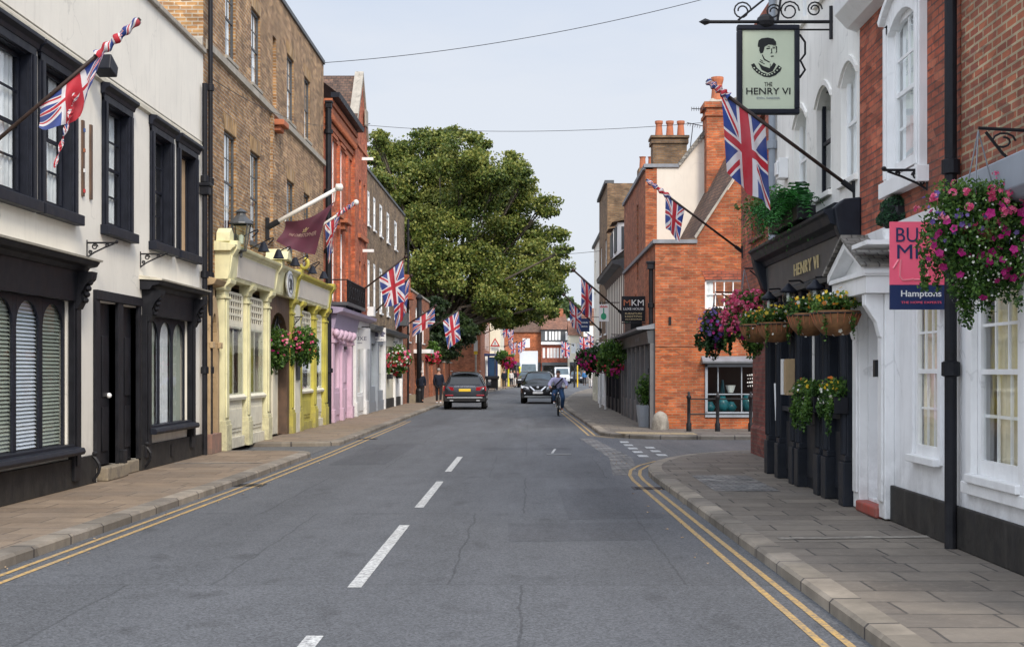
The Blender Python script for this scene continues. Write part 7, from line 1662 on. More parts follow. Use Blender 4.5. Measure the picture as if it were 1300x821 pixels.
nis = car('oncoming_suv', 'black oncoming SUV with chrome V grille and lit headlamp behind the cyclist', 'car', (.52, 71.2, 0), math.pi+math.radians(-2), xst, (-1.4, 1.36), .36, 1.82, {'body': M['car_black']}, {
    'side': [(-1.75, -.95, .25, 0), (-.9, .0, 0, 0), (.05, .95, 0, .6)],
    'panels': [('windscreen', 'screen_glass', [[(-.585, .50, 1.55), (.585, .50, 1.55), (.71, 1.08, 1.165), (-.71, 1.08, 1.165)]]), ('rear_window', 'car_glass', [[(-.6, -2.1, 1.1), (.6, -2.1, 1.1), (.56, -1.8, 1.5), (-.56, -1.8, 1.5)]]),
               ('headlight', 'head_lamp', [[(.46, 2.29, .76), (.84, 2.14, .80), (.88, 2.06, .93), (.50, 2.24, .87)]]), ('headlight', 'head_lamp', [[(-.46, 2.29, .76), (-.84, 2.14, .80), (-.88, 2.06, .93), (-.50, 2.24, .87)]]),
               ('grille', 'chrome', [[(-.44, 2.325, .90), (-.36, 2.325, .90), (-.12, 2.36, .68), (-.2, 2.36, .66)], [(.44, 2.325, .90), (.36, 2.325, .90), (.12, 2.36, .68), (.2, 2.36, .66)], [(-.2, 2.36, .66), (.2, 2.36, .66), (.12, 2.36, .71), (-.12, 2.36, .71)]])],
    'boxes': [('badge', 'chrome', [(-.07, .07, 2.33, 2.36, .80, .90)]), ('radiator_mesh', 'plastic', [(-.42, .42, 2.26, 2.315, .60, .90)]), ('number_plate', 'white_plain', [(-.26, .26, 2.35, 2.375, .52, .63)]), ('front_bumper', 'plastic', [(-.86, .86, 2.0, 2.33, .30, .44)]), ('bumper_trim', 'silver', [(-.7, .7, 2.30, 2.345, .36, .39)]), ('fog_light', 'chrome', [(-.72, -.62, 2.2, 2.29, .5, .58), (.62, .72, 2.2, 2.29, .5, .58)]),
              ('wing_mirror', 'car_black', [(-1.1, -.9, .7, .9, 1.04, 1.2), (.9, 1.1, .7, .9, 1.04, 1.2)]), ('roof_rail', 'silver', [(-.66, -.62, -1.4, .2, 1.70, 1.74), (.62, .66, -1.4, .2, 1.70, 1.74)])]})
# box lorry and vans, facing the camera
def lorry():
    Y = 176; o = E('box_lorry', 'white box lorry coming down the street behind the black SUV', 'lorry', (0, Y, 0))
    x0, x1 = XX(Y, 659.5), XX(Y, 683)
    MB().box(x0, x1, Y+1.9, Y+7.5, 1.0, 4.35).build('cargo_box', M['car_white'], o, bev=.05)
    f = FX(Y); c = MB(); c.prof(f, [(-1.9, .5), (0, .5), (.05, 1.45), (-.25, 2.75), (-.6, 2.95), (-1.9, 3.0)], x0+.1, x1-.1); c.build('cab', M['car_white'], o, bev=.06)
    MB().quad((x0+.22, Y-.045, 1.55), (x1-.22, Y-.045, 1.55), (x1-.3, Y+.2, 2.62), (x0+.3, Y+.2, 2.62)).build('windscreen', M['screen_glass'], o, solid=.02)
    MB().box(x0+.3, x1-.3, Y-.07, Y, .85, 1.3).build('grille', M['plastic'], o)
    for x in (x0+.2, x1-.5): MB().box(x, x+.3, Y-.08, Y, .65, .85).build('headlight', M['head_lamp'], o)
    for x in (x0-.18, x1): MB().box(x, x+.18, Y-.05, Y+.1, 1.7, 2.4).build('wing_mirror', M['plastic'], o, bev=.03)
    for x in (x0+.2, x1-.2):
        for y in (Y+.8, Y+5.8): MB().lathe([(.0, -.14), (.48, -.14), (.48, .14), (0, .14)], (x, y, .48), 18, 'x').build('wheel', M['rubber'], o)
    MB().box(x0+.6, x1-.6, Y-.1, Y-.07, .55, .68).build('number_plate', M['white_plain'], o)
lorry()
def van():
    Y = 172; o = E('white_van', 'small white van parked at the right hand bend beyond the cyclist', 'van', (4, Y, 0))
    x0, x1 = XX(Y, 704.5), XX(Y, 723.5); f = FX(Y)
    MB().prof(f, [(-4.5, .35), (-.1, .35), (0, .6), (-.05, 1.0), (-.9, 1.25), (-1.45, 2.1), (-1.8, 2.2), (-4.5, 2.2)], x0, x1).build('body', M['car_white'], o, bev=.07)
    MB().quad((x0+.12, Y+.86, 1.27), (x1-.12, Y+.86, 1.27), (x1-.2, Y+1.36, 2.02), (x0+.2, Y+1.36, 2.02)).build('windscreen', M['screen_glass'], o, solid=.03)
    MB().box(x0+.5, x1-.5, Y-.03, Y+.05, .65, .85).build('grille', M['plastic'], o)
    for x in (x0+.05, x1-.4): MB().box(x, x+.35, Y-.04, Y+.1, .75, 1.0).build('headlight', M['head_lamp'], o)
    for x in (x0-.15, x1): MB().box(x, x+.15, Y+.8, Y+.95, 1.2, 1.45).build('wing_mirror', M['plastic'], o)
    for x in (x0+.12, x1-.12):
        for y in (Y+.8, Y+3.7): MB().lathe([(0, -.1), (.34, -.1), (.34, .1), (0, .1)], (x, y, .34), 16, 'x').build('wheel', M['rubber'], o)
van()
c2 = car('dark_car', 'dark car tucked in front of the white lorry', 'car', (XX(140, 668), 140, 0), math.pi, xst, (-1.4, 1.36), .34, 1.82, {'body': M['car_black']}, {'side': [(-.9, .0, 0, 0)], 'panels': [('windscreen', 'screen_glass', [[(-.585, .50, 1.55), (.585, .50, 1.55), (.71, 1.08, 1.165), (-.71, 1.08, 1.165)]])], 'boxes': [('headlight', 'head_lamp', [(.5, .85, 2.1, 2.26, .75, .85), (-.85, -.5, 2.1, 2.26, .75, .85)])]})
# ---------------------------------------------------------------- people
def skin(name, parent, pts, edges, mat, sub=2, root=0):
    me = bpy.data.meshes.new(name); o3 = ORG[parent.name]
    me.from_pydata([(p[0], p[1], p[2]) for p in pts], edges, []); me.materials.append(mat)
    sv = me.skin_vertices.new(name='SkinVertex') if False else None
    o = bpy.data.objects.new(name, me); COL.objects.link(o); o.parent = parent; ORG[o.name] = o3
    md = o.modifiers.new('skin', 'SKIN'); md.use_smooth_shade = True
    if not me.skin_vertices:
        bm = bmesh.new(); bm.from_mesh(me); bm.verts.layers.skin.verify(); bm.to_mesh(me); bm.free()
    for i, p in enumerate(pts):
        r = p[3]; me.skin_vertices[0].data[i].radius = (r, r) if not isinstance(r, tuple) else r; me.skin_vertices[0].data[i].use_root = (i == root)
    s = o.modifiers.new('s', 'SUBSURF'); s.levels = s.render_levels = sub
    return o
SKIN = paint('skin', (.42, .22, .15), .6, .06, 8, bmp=0); HAIR_G = paint('grey_hair', (.30, .27, .24), .9, .2, 20); HAIR_D = paint('dark_short_hair', (.05, .035, .03), .9, .2, 20)
JEANS = paint('blue_jeans', (.02, .06, .14), .9, .25, 6); NAVY = paint('navy_coat', (.012, .016, .028), .9, .2, 6); CHAR = paint('charcoal_trousers', (.02, .02, .024), .9, .2, 6); LAV = paint('lavender_hoodie', (.38, .37, .55), .9, .15, 5); PALE = paint('pale_clothes', (.5, .48, .46), .9, .1, 5); SHOE = paint('white_shoes', (.6, .6, .62), .6, .1, 8); BSHOE = paint('black_shoes', (.015, .015, .015), .5, .1, 8)
def walker(label, x, y, z, h, coat, trou, hair, face=1, shoe=None, swing=.18, group=None, bag=False):
    """standing/walking figure, face=+1 walks away from the camera"""
    o = E('person', label, 'person', (x, y, z), rz=0 if face > 0 else math.pi, local=True); s = h/1.75
    def V(l): return [(a*s, b*s, c*s, r*s) for a, b, c, r in l]
    body = V([(0, 0, .95, .12), (0, 0, 1.2, .13), (0, 0, 1.42, .12), (0, .01, 1.52, .055), (0, .02, 1.60, .075), (0, .02, 1.69, .07),
              (-.1, 0, .9, .085), (-.1, swing*.5, .5, .06), (-.1, swing*.55, .08, .04), (-.1, swing*.55+.12, .04, .035), (.1, 0, .9, .085), (.1, -swing*.4, .5, .06), (.1, -swing, .10, .04), (.1, -swing+.12, .05, .035),
              (-.17, 0, 1.40, .055), (-.235, -.03, 1.14, .042), (-.225, .06, .88, .032), (-.225, .08, .80, .036), (.17, 0, 1.40, .055), (.235, .03, 1.14, .042), (.225, .02, .88, .032), (.225, .04, .80, .036)])
    skin('body', o, body, [(0, 1), (1, 2), (2, 3), (3, 4), (4, 5), (0, 6), (6, 7), (7, 8), (8, 9), (0, 10), (10, 11), (11, 12), (12, 13), (2, 14), (14, 15), (15, 16), (16, 17), (2, 18), (18, 19), (19, 20), (20, 21)], SKIN)
    skin('coat', o, V([(0, 0, .82, .19), (0, 0, 1.0, .185), (0, 0, 1.2, .185), (0, 0, 1.38, .18), (0, .01, 1.49, .10), (-.17, 0, 1.40, .085), (-.235, -.03, 1.14, .07), (-.225, .05, .90, .052), (.17, 0, 1.40, .085), (.235, .03, 1.14, .07), (.225, .02, .90, .052)]), [(0, 1), (1, 2), (2, 3), (3, 4), (3, 5), (5, 6), (6, 7), (3, 8), (8, 9), (9, 10)], coat)
    skin('trousers', o, V([(0, 0, .93, .13), (-.1, 0, .86, .10), (-.1, swing*.5, .5, .078), (-.1, swing*.52, .12, .062), (.1, 0, .86, .10), (.1, -swing*.4, .5, .078), (.1, -swing*.95, .14, .062)]), [(0, 1), (1, 2), (2, 3), (0, 4), (4, 5), (5, 6)], trou)
    for sx, yy in ((-.1, swing*.55), (.1, -swing)): MB().ball((sx*s, (yy+.06)*s, .05*s), (.055*s, .14*s, .05*s), 10, 6).build('shoe', shoe or BSHOE, o, smooth=True)
    MB().ball((0, .0*s, 1.70*s), (.088*s, .10*s, .085*s), 12, 8).build('hair', hair, o, smooth=True)
    hd = MB(); 
    for sx in (-1, 1): hd.ball((sx*.085*s, .02*s, 1.63*s), (.015*s, .02*s, .03*s), 6, 4)
    hd.ball((0, .10*s, 1.625*s), (.014*s, .022*s, .025*s), 6, 4); hd.build('ears_and_nose', SKIN, o, smooth=True)
    if bag: MB().box(.2*s, .36*s, -.12*s, .14*s, .48*s, .78*s).build('handbag', NAVY, o, bev=.02)
    return o
walker('grey haired person in dark navy jacket walking away, left of the two walkers', XX(67.5, 534.5), 67.5, .1, 1.60, NAVY, CHAR, HAIR_G)
walker('taller grey haired person in dark jacket walking away beside the parked dark grey SUV', XX(65.5, 557), 65.5, .1, 1.70, NAVY, CHAR, HAIR_G, shoe=SHOE)
walker('distant person in dark coat between the yellow posts', XX(138, 653), 138, .1, 1.72, CHAR, PALE, HAIR_D, face=-1)
walker('distant person in pale top beside the left yellow post', XX(137, 649), 137, .1, 1.65, PALE, NAVY, HAIR_G, face=-1)
walker('distant person in a blue coat on the far right pavement', XX(148, 742), 148, .1, 1.7, paint('blue_coat', (.03, .12, .28), .9, .2, 5), CHAR, HAIR_D, face=-1)
walker('distant person in dark trousers walking past the dark blue shelter', XX(122, 640), 122, .1, 1.72, NAVY, CHAR, HAIR_D)
walker('distant person in maroon top further along the left shops', XX(150, 657), 150, .1, 1.7, paint('maroon_top', (.12, .02, .04), .9, .2, 5), CHAR, HAIR_D, face=-1)
walker('distant person in pale clothes at the edge of the bend', XX(128, 749.5), 128, .1, 1.7, PALE, PALE, HAIR_D, face=-1)
def cyclist():
    Yc = 50.6; X = XX(50, 709)
    b = E('bicycle', 'dark bicycle ridden towards the camera along the right gutter', 'bicycle', (X, Yc, 0), local=True)
    W = .335
    for y in (-.53, .53):
        w = MB()
        for k in range(36):
            a0, a1 = 2*math.pi*k/36, 2*math.pi*(k+1)/36; w.tube([(0, y+W*math.cos(a0), W+.02+W*math.sin(a0)), (0, y+W*math.cos(a1), W+.02+W*math.sin(a1))], .024, 6, False)
        wo = w.build('wheel', M['rubber'], b)
        s = MB()
        for k in range(18): a = 2*math.pi*k/18; s.tube([(.02*(-1)**k, y, W+.02), (0, y+W*math.cos(a), W+.02+W*math.sin(a))], .0025, 3, False)
        s.tube([(-.05, y, W+.02), (.05, y, W+.02)], .025, 8); s.build('spokes', M['silver'], wo)
    R_, F_ = (0, .53, W+.02), (0, -.53, W+.02); BB = (0, .08, .3); ST = (0, .22, .88); HT = (0, -.38, .90); HB = (0, -.41, .75)
    f = MB().tube([BB, ST], .017, 6).tube([BB, HB], .02, 6).tube([(0, .2, .78), HT], .016, 6)
    for s in (-.05, .05): f.tube([BB, (s, .53, W+.02)], .011, 5).tube([(0, .2, .78), (s, .53, W+.02)], .011, 5).tube([HB, (s, -.43, .66), (s, -.53, W+.02)], .012, 5)
    f.tube([HB, HT, (0, -.37, 1.0)], .018, 6); f.build('frame', M['car_black'], b)
    MB().tube([(-.31, -.26, 1.06), (-.2, -.36, 1.05), (0, -.38, 1.0), (.2, -.36, 1.05), (.31, -.26, 1.06)], .014, 6).build('handlebar', M['iron'], b)
    MB().ball((0, .26, .93), (.075, .14, .035), 10, 6).build('saddle', M['iron'], b, smooth=True)
    MB().lathe([(0, -.02), (.09, -.02), (.09, .02), (0, .02)], (.06, .08, .3), 16, 'x').tube([(.08, .08, .3), (.1, .08, .14), (.2, .08, .14)], .012, 5).tube([(-.08, .08, .3), (-.1, .08, .46), (-.2, .08, .46)], .012, 5).build('crank', M['silver'], b)
    MB().ball((0, -.43, .86), (.03, .03, .03), 8, 5).build('front_lamp', M['white_plain'], b)
    o = E('person', 'cyclist in lavender hoodie, blue jeans and white shoes with a dark chest strap', 'person', (X, Yc, 0), local=True)
    body = [(0, .22, .96, .12), (0, .17, 1.15, .13), (0, .06, 1.36, .12), (0, .01, 1.46, .055), (0, -.02, 1.54, .075), (0, -.02, 1.63, .072),
            (-.11, .16, .94, .09), (-.17, -.20, .80, .065), (-.145, .02, .46+.07, .045), (-.145, -.08, .49, .035), (.11, .16, .94, .09), (.17, -.16, .66, .065), (.145, .06, .24, .045), (.145, -.05, .19, .035),
            (-.19, .06, 1.37, .06), (-.33, -.06, 1.18, .045), (-.31, -.25, 1.09, .035), (-.30, -.31, 1.07, .035), (.19, .06, 1.37, .06), (.33, -.06, 1.18, .045), (.31, -.25, 1.09, .035), (.30, -.31, 1.07, .035)]
    ed = [(0, 1), (1, 2), (2, 3), (3, 4), (4, 5), (0, 6), (6, 7), (7, 8), (8, 9), (0, 10), (10, 11), (11, 12), (12, 13), (2, 14), (14, 15), (15, 16), (16, 17), (2, 18), (18, 19), (19, 20), (20, 21)]
    skin('body', o, body, ed, SKIN)
    skin('hoodie', o, [(0, .2, .96, .15), (0, .17, 1.1, .16), (0, .12, 1.24, .16), (0, .06, 1.37, .15), (0, .02, 1.45, .085), (-.2, .06, 1.37, .085), (-.34, -.06, 1.18, .068), (-.315, -.22, 1.10, .052), (.2, .06, 1.37, .085), (.34, -.06, 1.18, .068), (.315, -.22, 1.10, .052)], [(0, 1), (1, 2), (2, 3), (3, 4), (3, 5), (5, 6), (6, 7), (3, 8), (8, 9), (9, 10)], LAV)
    skin('jeans', o, [(0, .2, .96, .14), (-.11, .14, .94, .115), (-.18, -.19, .80, .085), (-.15, .0, .55, .062), (.11, .14, .94, .115), (.18, -.16, .67, .085), (.15, .05, .28, .062)], [(0, 1), (1, 2), (2, 3), (0, 4), (4, 5), (5, 6)], JEANS)
    for x, z in ((-.15, .47), (.15, .165)): MB().ball((x, -.03, z), (.05, .135, .05), 10, 6).build('shoe', SHOE, o, smooth=True)
    MB().ball((0, .01, 1.65), (.078, .085, .07), 12, 8).build('hair', HAIR_D, o, smooth=True)
    e = MB(); 
    for sx in (-1, 1): e.ball((sx*.082, -.01, 1.575), (.014, .02, .03), 6, 4)
    e.ball((0, -.10, 1.57), (.014, .022, .025), 6, 4); e.build('ears_and_nose', SKIN, o, smooth=True)
    e = MB()
    for sx in (-1, 1): e.ball((sx*.03, -.088, 1.595), (.012, .008, .007), 6, 4)
    e.ball((0, -.09, 1.53), (.022, .008, .006), 6, 4); e.build('eyes_and_mouth', HAIR_D, o)
    for sx in (-1, 1):      # fingers curled round the grips
        for k in range(4): MB().tube([(sx*(.27+.02*k), -.25, 1.09), (sx*(.27+.02*k), -.31, 1.085), (sx*(.27+.02*k), -.32, 1.045), (sx*(.27+.02*k), -.28, 1.035)], .010, 5).build('finger', SKIN, o)
        MB().tube([(sx*.26, -.25, 1.08), (sx*.255, -.28, 1.05), (sx*.25, -.30, 1.03)], .011, 5).build('thumb', SKIN, o)
    MB().tube([(.17, -.06, 1.42), (.05, -.10, 1.30), (-.08, -.08, 1.16), (-.17, .02, 1.04)], .025, 6).build('strap', CHAR, o)
    MB().box(-.22, -.05, .02, .12, .98, 1.14).build('bag', CHAR, o, bev=.02)
cyclist()
# ---------------------------------------------------------------- far street
def far_house(label, fr, u0, u1, z1, wm, ws, hgt, roof=None, rz=3., shop='dark_grey', wfm='white_paint', ww=.9, rm='tile_red', depth=8, name='far_house', z0s=(3.4,), shopz=2.9, label_cat='house'):
    o = E(name, label, label_cat, fr.w((u0+u1)/2, 0, .1))
    ops = [(a, a+ww, z, z+hgt, .08) for a in ws for z in z0s]
    if shop: ops.append((u0+.3, u1-.3, .1, shopz-.3, .2))
    MB().wall(fr, u0, u1, 0, z1, ops).shell(fr, u0, u1, 0, z1, depth, top=roof is None).build('wall', M[wm], o)
    for a in ws:
        for z in z0s: sash(o, fr, a, a+ww, z, z+hgt, .02, wfm, cols=2, rws=1, curtain='net', fw=.12, bar=.05)
    if roof:
        r = MB(); w = fr.w; dz = roof
        r.quad(w(u0-.1, .35, z1-.05), w(u1+.1, .35, z1-.05), w(u1+.1, -depth/2, z1+dz), w(u0-.1, -depth/2, z1+dz)).quad(w(u0-.1, -depth-.3, z1-.05), w(u1+.1, -depth-.3, z1-.05), w(u1+.1, -depth/2, z1+dz), w(u0-.1, -depth/2, z1+dz))
        for u in (u0, u1): r.quad(w(u, 0, z1), w(u, -depth, z1), w(u, -depth/2, z1+dz))
        r.build('roof', M[rm], o)
    if shop:
        s = MB().fb(fr, u0+.1, u1-.1, 0, .3, shopz-.35, shopz+.1); n = max(2, int((u1-u0)/1.6))
        for k in range(n+1): u = u0+.2+(u1-u0-.4)*k/n; s.fb(fr, u-.09, u+.09, -.02, .15, .1, shopz-.35)
        s.fb(fr, u0+.2, u1-.2, -.05, .08, .1, .7)
        so = s.build('shopfront', M[shop], o)
        MB().quad(fr.w(u0+.2, -.1, .6), fr.w(u1-.2, -.1, .6), fr.w(u1-.2, -.1, shopz-.3), fr.w(u0+.2, -.1, shopz-.3)).build('pane', M['glass_dark'], so)
        MB().quad(fr.w(u0+.2, -1.2, .1), fr.w(u1-.2, -1.2, .1), fr.w(u1-.2, -1.2, shopz), fr.w(u0+.2, -1.2, shopz)).build('interior_wall', M['interior'], so)
    return o
# brick buildings past the garden wall on the left
g = FX(107)
o = E('brick_coach_house', 'red brick gable under the plane tree right of the ivy', 'building', (-6, 107, .1))
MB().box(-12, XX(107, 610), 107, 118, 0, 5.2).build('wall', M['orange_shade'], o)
MB().quad((-12, 107, 5.2), (XX(107, 610), 107, 5.2), (-8, 107, 8)).quad((-12, 107, 5.2), (-12, 118, 5.2), (-8, 118, 8), (-8, 107, 8)).quad((XX(107, 610)+.2, 106.8, 5.1), (XX(107, 610)+.2, 118, 5.1), (-8, 118, 8.05), (-8, 106.8, 8.05)).build('roof', M['tile'], o)
MB().fb(g, XX(107, 597), XX(107, 600), 0, .12, 3.9, 4.4).build('alarm_box', M['white_paint'], o)
far_house('tall red brick house with narrow white upper windows beyond the tree', Fr('L', -3.95), 118.5, 134, 8.5, 'orange_shade', [119.6, 122.8, 126, 129.5], 2.6, roof=2.5, shop='white_paint', ww=1.5, z0s=(3.6,), rm='tile')
far_house('pale fronted shop building next beyond the tall red brick house on the left', Fr('L', -2.9), 134.2, 152, 7.0, 'cream_paint', [136, 140, 144, 148], 1.8, roof=2.5, shop='stone', ww=1.4, z0s=(3.8,), rm='tile')
c3 = car('dark_car', 'dark hatchback parked beyond the white van at the bend', 'car', (XX(186, 731), 186, 0), math.pi, xst, (-1.4, 1.36), .34, 1.82, {'body': M['car_dark']}, {'side': [(-.9, .0, 0, 0)], 'panels': [('windscreen', 'screen_glass', [[(-.585, .50, 1.55), (.585, .50, 1.55), (.71, 1.08, 1.165), (-.71, 1.08, 1.165)]])], 'boxes': [('headlight', 'head_lamp', [(.5, .85, 2.1, 2.26, .75, .85), (-.85, -.5, 2.1, 2.26, .75, .85)])]})
for k, (px, py, Y) in enumerate(((664, 448, 165), (748, 440, 120))):
    flag(['distant Union flag in front of the orange brick house above the lorry', 'distant Union flag on the right shops just above the dark basket'][k], P2(Y, px+(-14 if k == 0 else 12), py-8), P2(Y, px+(4 if k == 0 else -4), py-18), .4, .95, 1.3, conv=.2, seed=40+k, amp=.2, wrap=False, r=.03, group='flags at the bend')
Yf = 205; ff = FX(Yf)
far_house('orange brick house with hipped brown roof closing the street behind the lorry', ff, XX(Yf, 640), XX(Yf, 687), 7.7, 'orange', [XX(Yf, 663.5)], 1.4, roof=2.9, shop='dark_grey', ww=1.1, z0s=(5.3,), rm='tile')
o = far_house('long red brick house with a row of white upper windows closing the street', FX(203), XX(203, 687.2), XX(203, 722), 5.7, 'redrub', [XX(203, p) for p in (689, 694.5, 698.5, 702.5, 706.5, 711, 716)], 1.5, roof=None, shop='dark_grey', ww=.36, z0s=(3.7,), rm='tile')
f3 = FX(203.0)
MB().fb(f3, XX(203, 687), XX(203, 722.5), -.3, .5, 5.72, 6.1).build('eaves', M['white_paint'], o)
MB().fb(f3, XX(203, 687), XX(203, 722), -4, -.2, 6.1, 8.0).build('attic_wall', M['dark_grey'], o)
for p in (692, 697, 701, 705, 709, 718): MB().fb(f3, XX(203, p), XX(203, p+2.6), -.2, -.1, 6.4, 7.7).build('attic_window', M['white_paint'], o)
rr = MB().quad((XX(203, 686), 202.9, 8.0), (XX(203, 723), 202.9, 8.0), (XX(203, 719), 209, 10.6), (XX(203, 690), 209, 10.6)).quad((XX(203, 686), 203.2, 8.0), (XX(203, 686), 212, 8.0), (XX(203, 690), 209, 10.6)).quad((XX(203, 723), 203.2, 8.0), (XX(203, 723), 212, 8.0), (XX(203, 719), 209, 10.6)); rr.build('roof', M['tile_red'], o)
MB().box(XX(203, 710), XX(203, 716), 208, 209.5, 9, 11.4).build('chimney', M['orange_shade'], o)
far_house('steep roofed brick house behind the end of the orange brick house', FX(214), XX(214, 668), XX(214, 694), 8, 'orange_shade', [XX(214, 676)], 1.2, roof=3.6, shop=None, ww=.9, z0s=(6.4,), rm='tile')
far_house('narrow cream shop building with pale bay at the far right bend', FX(196), XX(196, 722.3), XX(196, 738), 7.0, 'cream_paint', [XX(196, 725), XX(196, 732)], 1.5, roof=2.2, shop='dark_grey', ww=.7, z0s=(4.3,))
far_house('brick and stone shop building at the extreme right of the bend', FX(190), XX(190, 738.2), XX(190, 768), 8.6, 'brownstock', [XX(190, 741), XX(190, 747), XX(190, 754)], 1.5, roof=2.2, shop='mid_grey', ww=.7, z0s=(4.3, 6.6))
MB().box(XX(190, 738), XX(190, 752), 188.5, 190, 3.0, 3.2).build('canopy', M['white_paint'], None, label='thin pale canopy over the far right shop', cat='canopy')
# kiosk/shelter, bin, signs, posts
o = E('bus_shelter', 'dark blue glazed shelter with flat roof on the far left pavement', 'bus shelter', (-3.5, 116, .1))
x0, x1 = XX(116, 612.5), XX(116, 630.5)
MB().box(x0-.25, x1+.1, 115.8, 118, 3.0, 3.2).build('roof', M['agent_navy'], o, bev=.02)
for x, y in ((x0, 116), (x1, 116), (x0, 117.8), (x1, 117.8), ((x0+x1)/2-.1, 116)): MB().box(x-.06, x+.06, y-.06, y+.06, .1, 3.0).build('post', M['agent_navy'], o)
MB().box((x0+x1)/2-.1, x1, 116.05, 116.1, .3, 2.9).build('glazed_panel', paint('blue_panel', (.015, .05, .11), .3, .2, 2), o)
o = E('wheelie_bin', 'large black four wheeled bin at the kerb right of the parked SUV', 'bin', (XX(112, 624), 112, .1))
x0, x1 = XX(112, 616), XX(112, 633.5)
MB().prismz([(x0+.08, 111.4), (x1-.08, 111.4), (x1-.08, 112.3), (x0+.08, 112.3)], .25, 1.0).box(x0, x1, 111.3, 112.4, 1.0, 1.1).build('body', M['plastic'], o, bev=.04)
MB().prof(FX(111.3), [(0, 1.1), (-.2, 1.28), (-1.0, 1.28), (-1.1, 1.1)], x0-.02, x1+.02).build('lid', M['plastic'], o, bev=.03)
MB().lathe([(0, -.01), (.13, -.01), (.13, .01), (0, .01)], ((x0+x1)/2-.2, 111.38, .9), 14, 'y').build('round_sticker', M['white_plain'], o)
for x in (x0+.15, x1-.15): MB().lathe([(0, -.04), (.09, -.04), (.09, .04), (0, .04)], (x, 111.6, .19), 10, 'x').build('wheel', M['rubber'], o)
o = E('warning_sign', 'triangular red bordered warning sign with plate on a tall post', 'road sign', (XX(113, 629), 113, .1))
sx = XX(113, 628.5); sz = ZZ(113, 438); f = FX(113)
MB().tube([(sx, 113.05, .1), (sx, 113.05, sz+.5)], .04, 8).build('post', M['lead'], o)
MB().prism(f, [(sx-.42, sz-.1), (sx+.42, sz-.1), (sx, sz+.62)], 0, .03).build('triangle', M['red_flat'], o)
MB().prism(f, [(sx-.26, sz-.0), (sx+.26, sz-.0), (sx, sz+.44)], .03, .04).build('triangle_face', M['white_plain'], o)
MB().prism(f, [(sx-.04, sz+.05), (sx+.04, sz+.05), (sx+.03, sz+.28), (sx-.03, sz+.28)], .04, .05).build('symbol', M['ink'], o)
MB().fb(f, sx-.38, sx+.38, 0, .03, sz-.5, sz-.14).build('plate', M['white_plain'], o)
MB().fb(f, sx-.3, sx+.3, .03, .036, sz-.40, sz-.36).fb(f, sx-.3, sx+.3, .03, .036, sz-.3, sz-.26).build('small_print', M['ink'], o)
for px, l in ((645.5, 'left'), (660, 'right')):
    x = XX(140, px); o = E('yellow_post', 'bright yellow post on the far left pavement, %s one of the pair' % l, 'post', (x, 140, .1), group='bright yellow posts by the far left shops')
    MB().lathe([(.16, .1), (.10, .2), (.09, 1.9), (.13, 1.95), (.13, 2.1), (0, 2.2)], (x, 140, 0), 10).build('post', paint('bright_yellow_paint', (.72, .66, .03), .5, .08, 4) if 'YP' not in M else M['YP'], o, smooth=True)
x = XX(105, 604); o = E('street_pole', 'slim pole with small yellow notice before the brick gable', 'pole', (x, 105, .1))
MB().tube([(x, 105, .1), (x, 105, 4.7)], .07, 8).build('pole', M['sill_stone'], o)
MB().box(x-.15, x+.15, 104.9, 104.95, 3.2, 4.1).build('notice', M['white_plain'], o); MB().box(x-.14, x+.14, 104.88, 104.9, 3.0, 3.25).build('yellow_notice', M['plate_y'], o)
for k, (px, mt) in enumerate(((727, 'iron'), (733, 'plate_y'), (731, 'iron'))):
    x = XX(130, px+2); o = MB().lathe([(.07, .1), (.06, 1.9+.3*k), (0, 2.0+.3*k)], (x, 130+4*k, 0), 8).build('bollard_post', M[mt], None, label=['slim black post left of the yellow one on the far right pavement', 'yellow post on the far right pavement', 'tall black pole behind the yellow post on the far right pavement'][k], cat='post')
o = E('a_board', 'blue folding pavement board outside the far right shops', 'pavement sign', (XX(140, 741), 140, .1))
o.location = (XX(110, 733), 137, .1)
bpy.data.objects.remove(o)
x = XX(46, 776); 
MB().tube([(3.1, 58.5, .1), (3.1, 58.5, 2.3)], .05, 8).build('white_post', M['white_paint'], None, label='short white post before the half timbered house, nearer one', cat='post')
MB().tube([(3.15, 55.5, .1), (3.15, 55.5, 2.6)], .045, 8).build('white_post', M['white_paint'], None, label='thin white post against the dark shop windows on the right, farther from the cyclist', cat='post')
# overhead wires and aerials
def wire(label, a, b, sag, r=.012):
    a, b = Vector(a), Vector(b); pts = [a+(b-a)*t-Vector((0, 0, sag*4*t*(1-t))) for t in [k/24 for k in range(25)]]
    MB().tube(pts, r, 5).build('overhead_wire', M['iron'], None, label=label, cat='wire')
wire('overhead cable from the stock brick parapet up over the street', (-6.2, 40.3, 10.95), (6.6, 37.5, ZZ(37.5, -22)), .35, .010)
wire('lower overhead cable from the red gable to the orange chimney', (-6.1, 48.5, 10.6), (5.1, 39.5, 9.0), .25, .008)
wire('thin cable between the tree and the right hand houses', (-5, 100, ZZ(100, 312)), (3.5, 66, 7.6), .4, .012)
wire('cable strung along the stock brick wall', (-6.1, 25.7, ZZ(25.7, 100)), (-6.1, 40.2, ZZ(40.2, 160)), .2, .007)
Y = 43; o = E('tv_aerial', 'spindly television aerial beside the three pot chimney', 'aerial', P2(Y, 876, 185))
m = MB().tube([P2(Y, 876, 190), P2(Y, 880, 157)], .014, 5).tube([P2(Y, 872, 156), P2(Y, 892, 160)], .014, 5)
for k in range(6): m.tube([P2(Y-.25, 874+3*k, 156+.6*k), P2(Y+.25, 873+3*k, 160+.6*k)], .008, 4)
m.build('aerial', M['iron'], o)
Y = 39.4; o = E('tv_aerial', 'short horizontal television aerial fixed to the orange chimney', 'aerial', P2(Y, 896, 139))
m = MB().tube([P2(Y, 878, 138), P2(Y, 897, 139)], .012, 5)
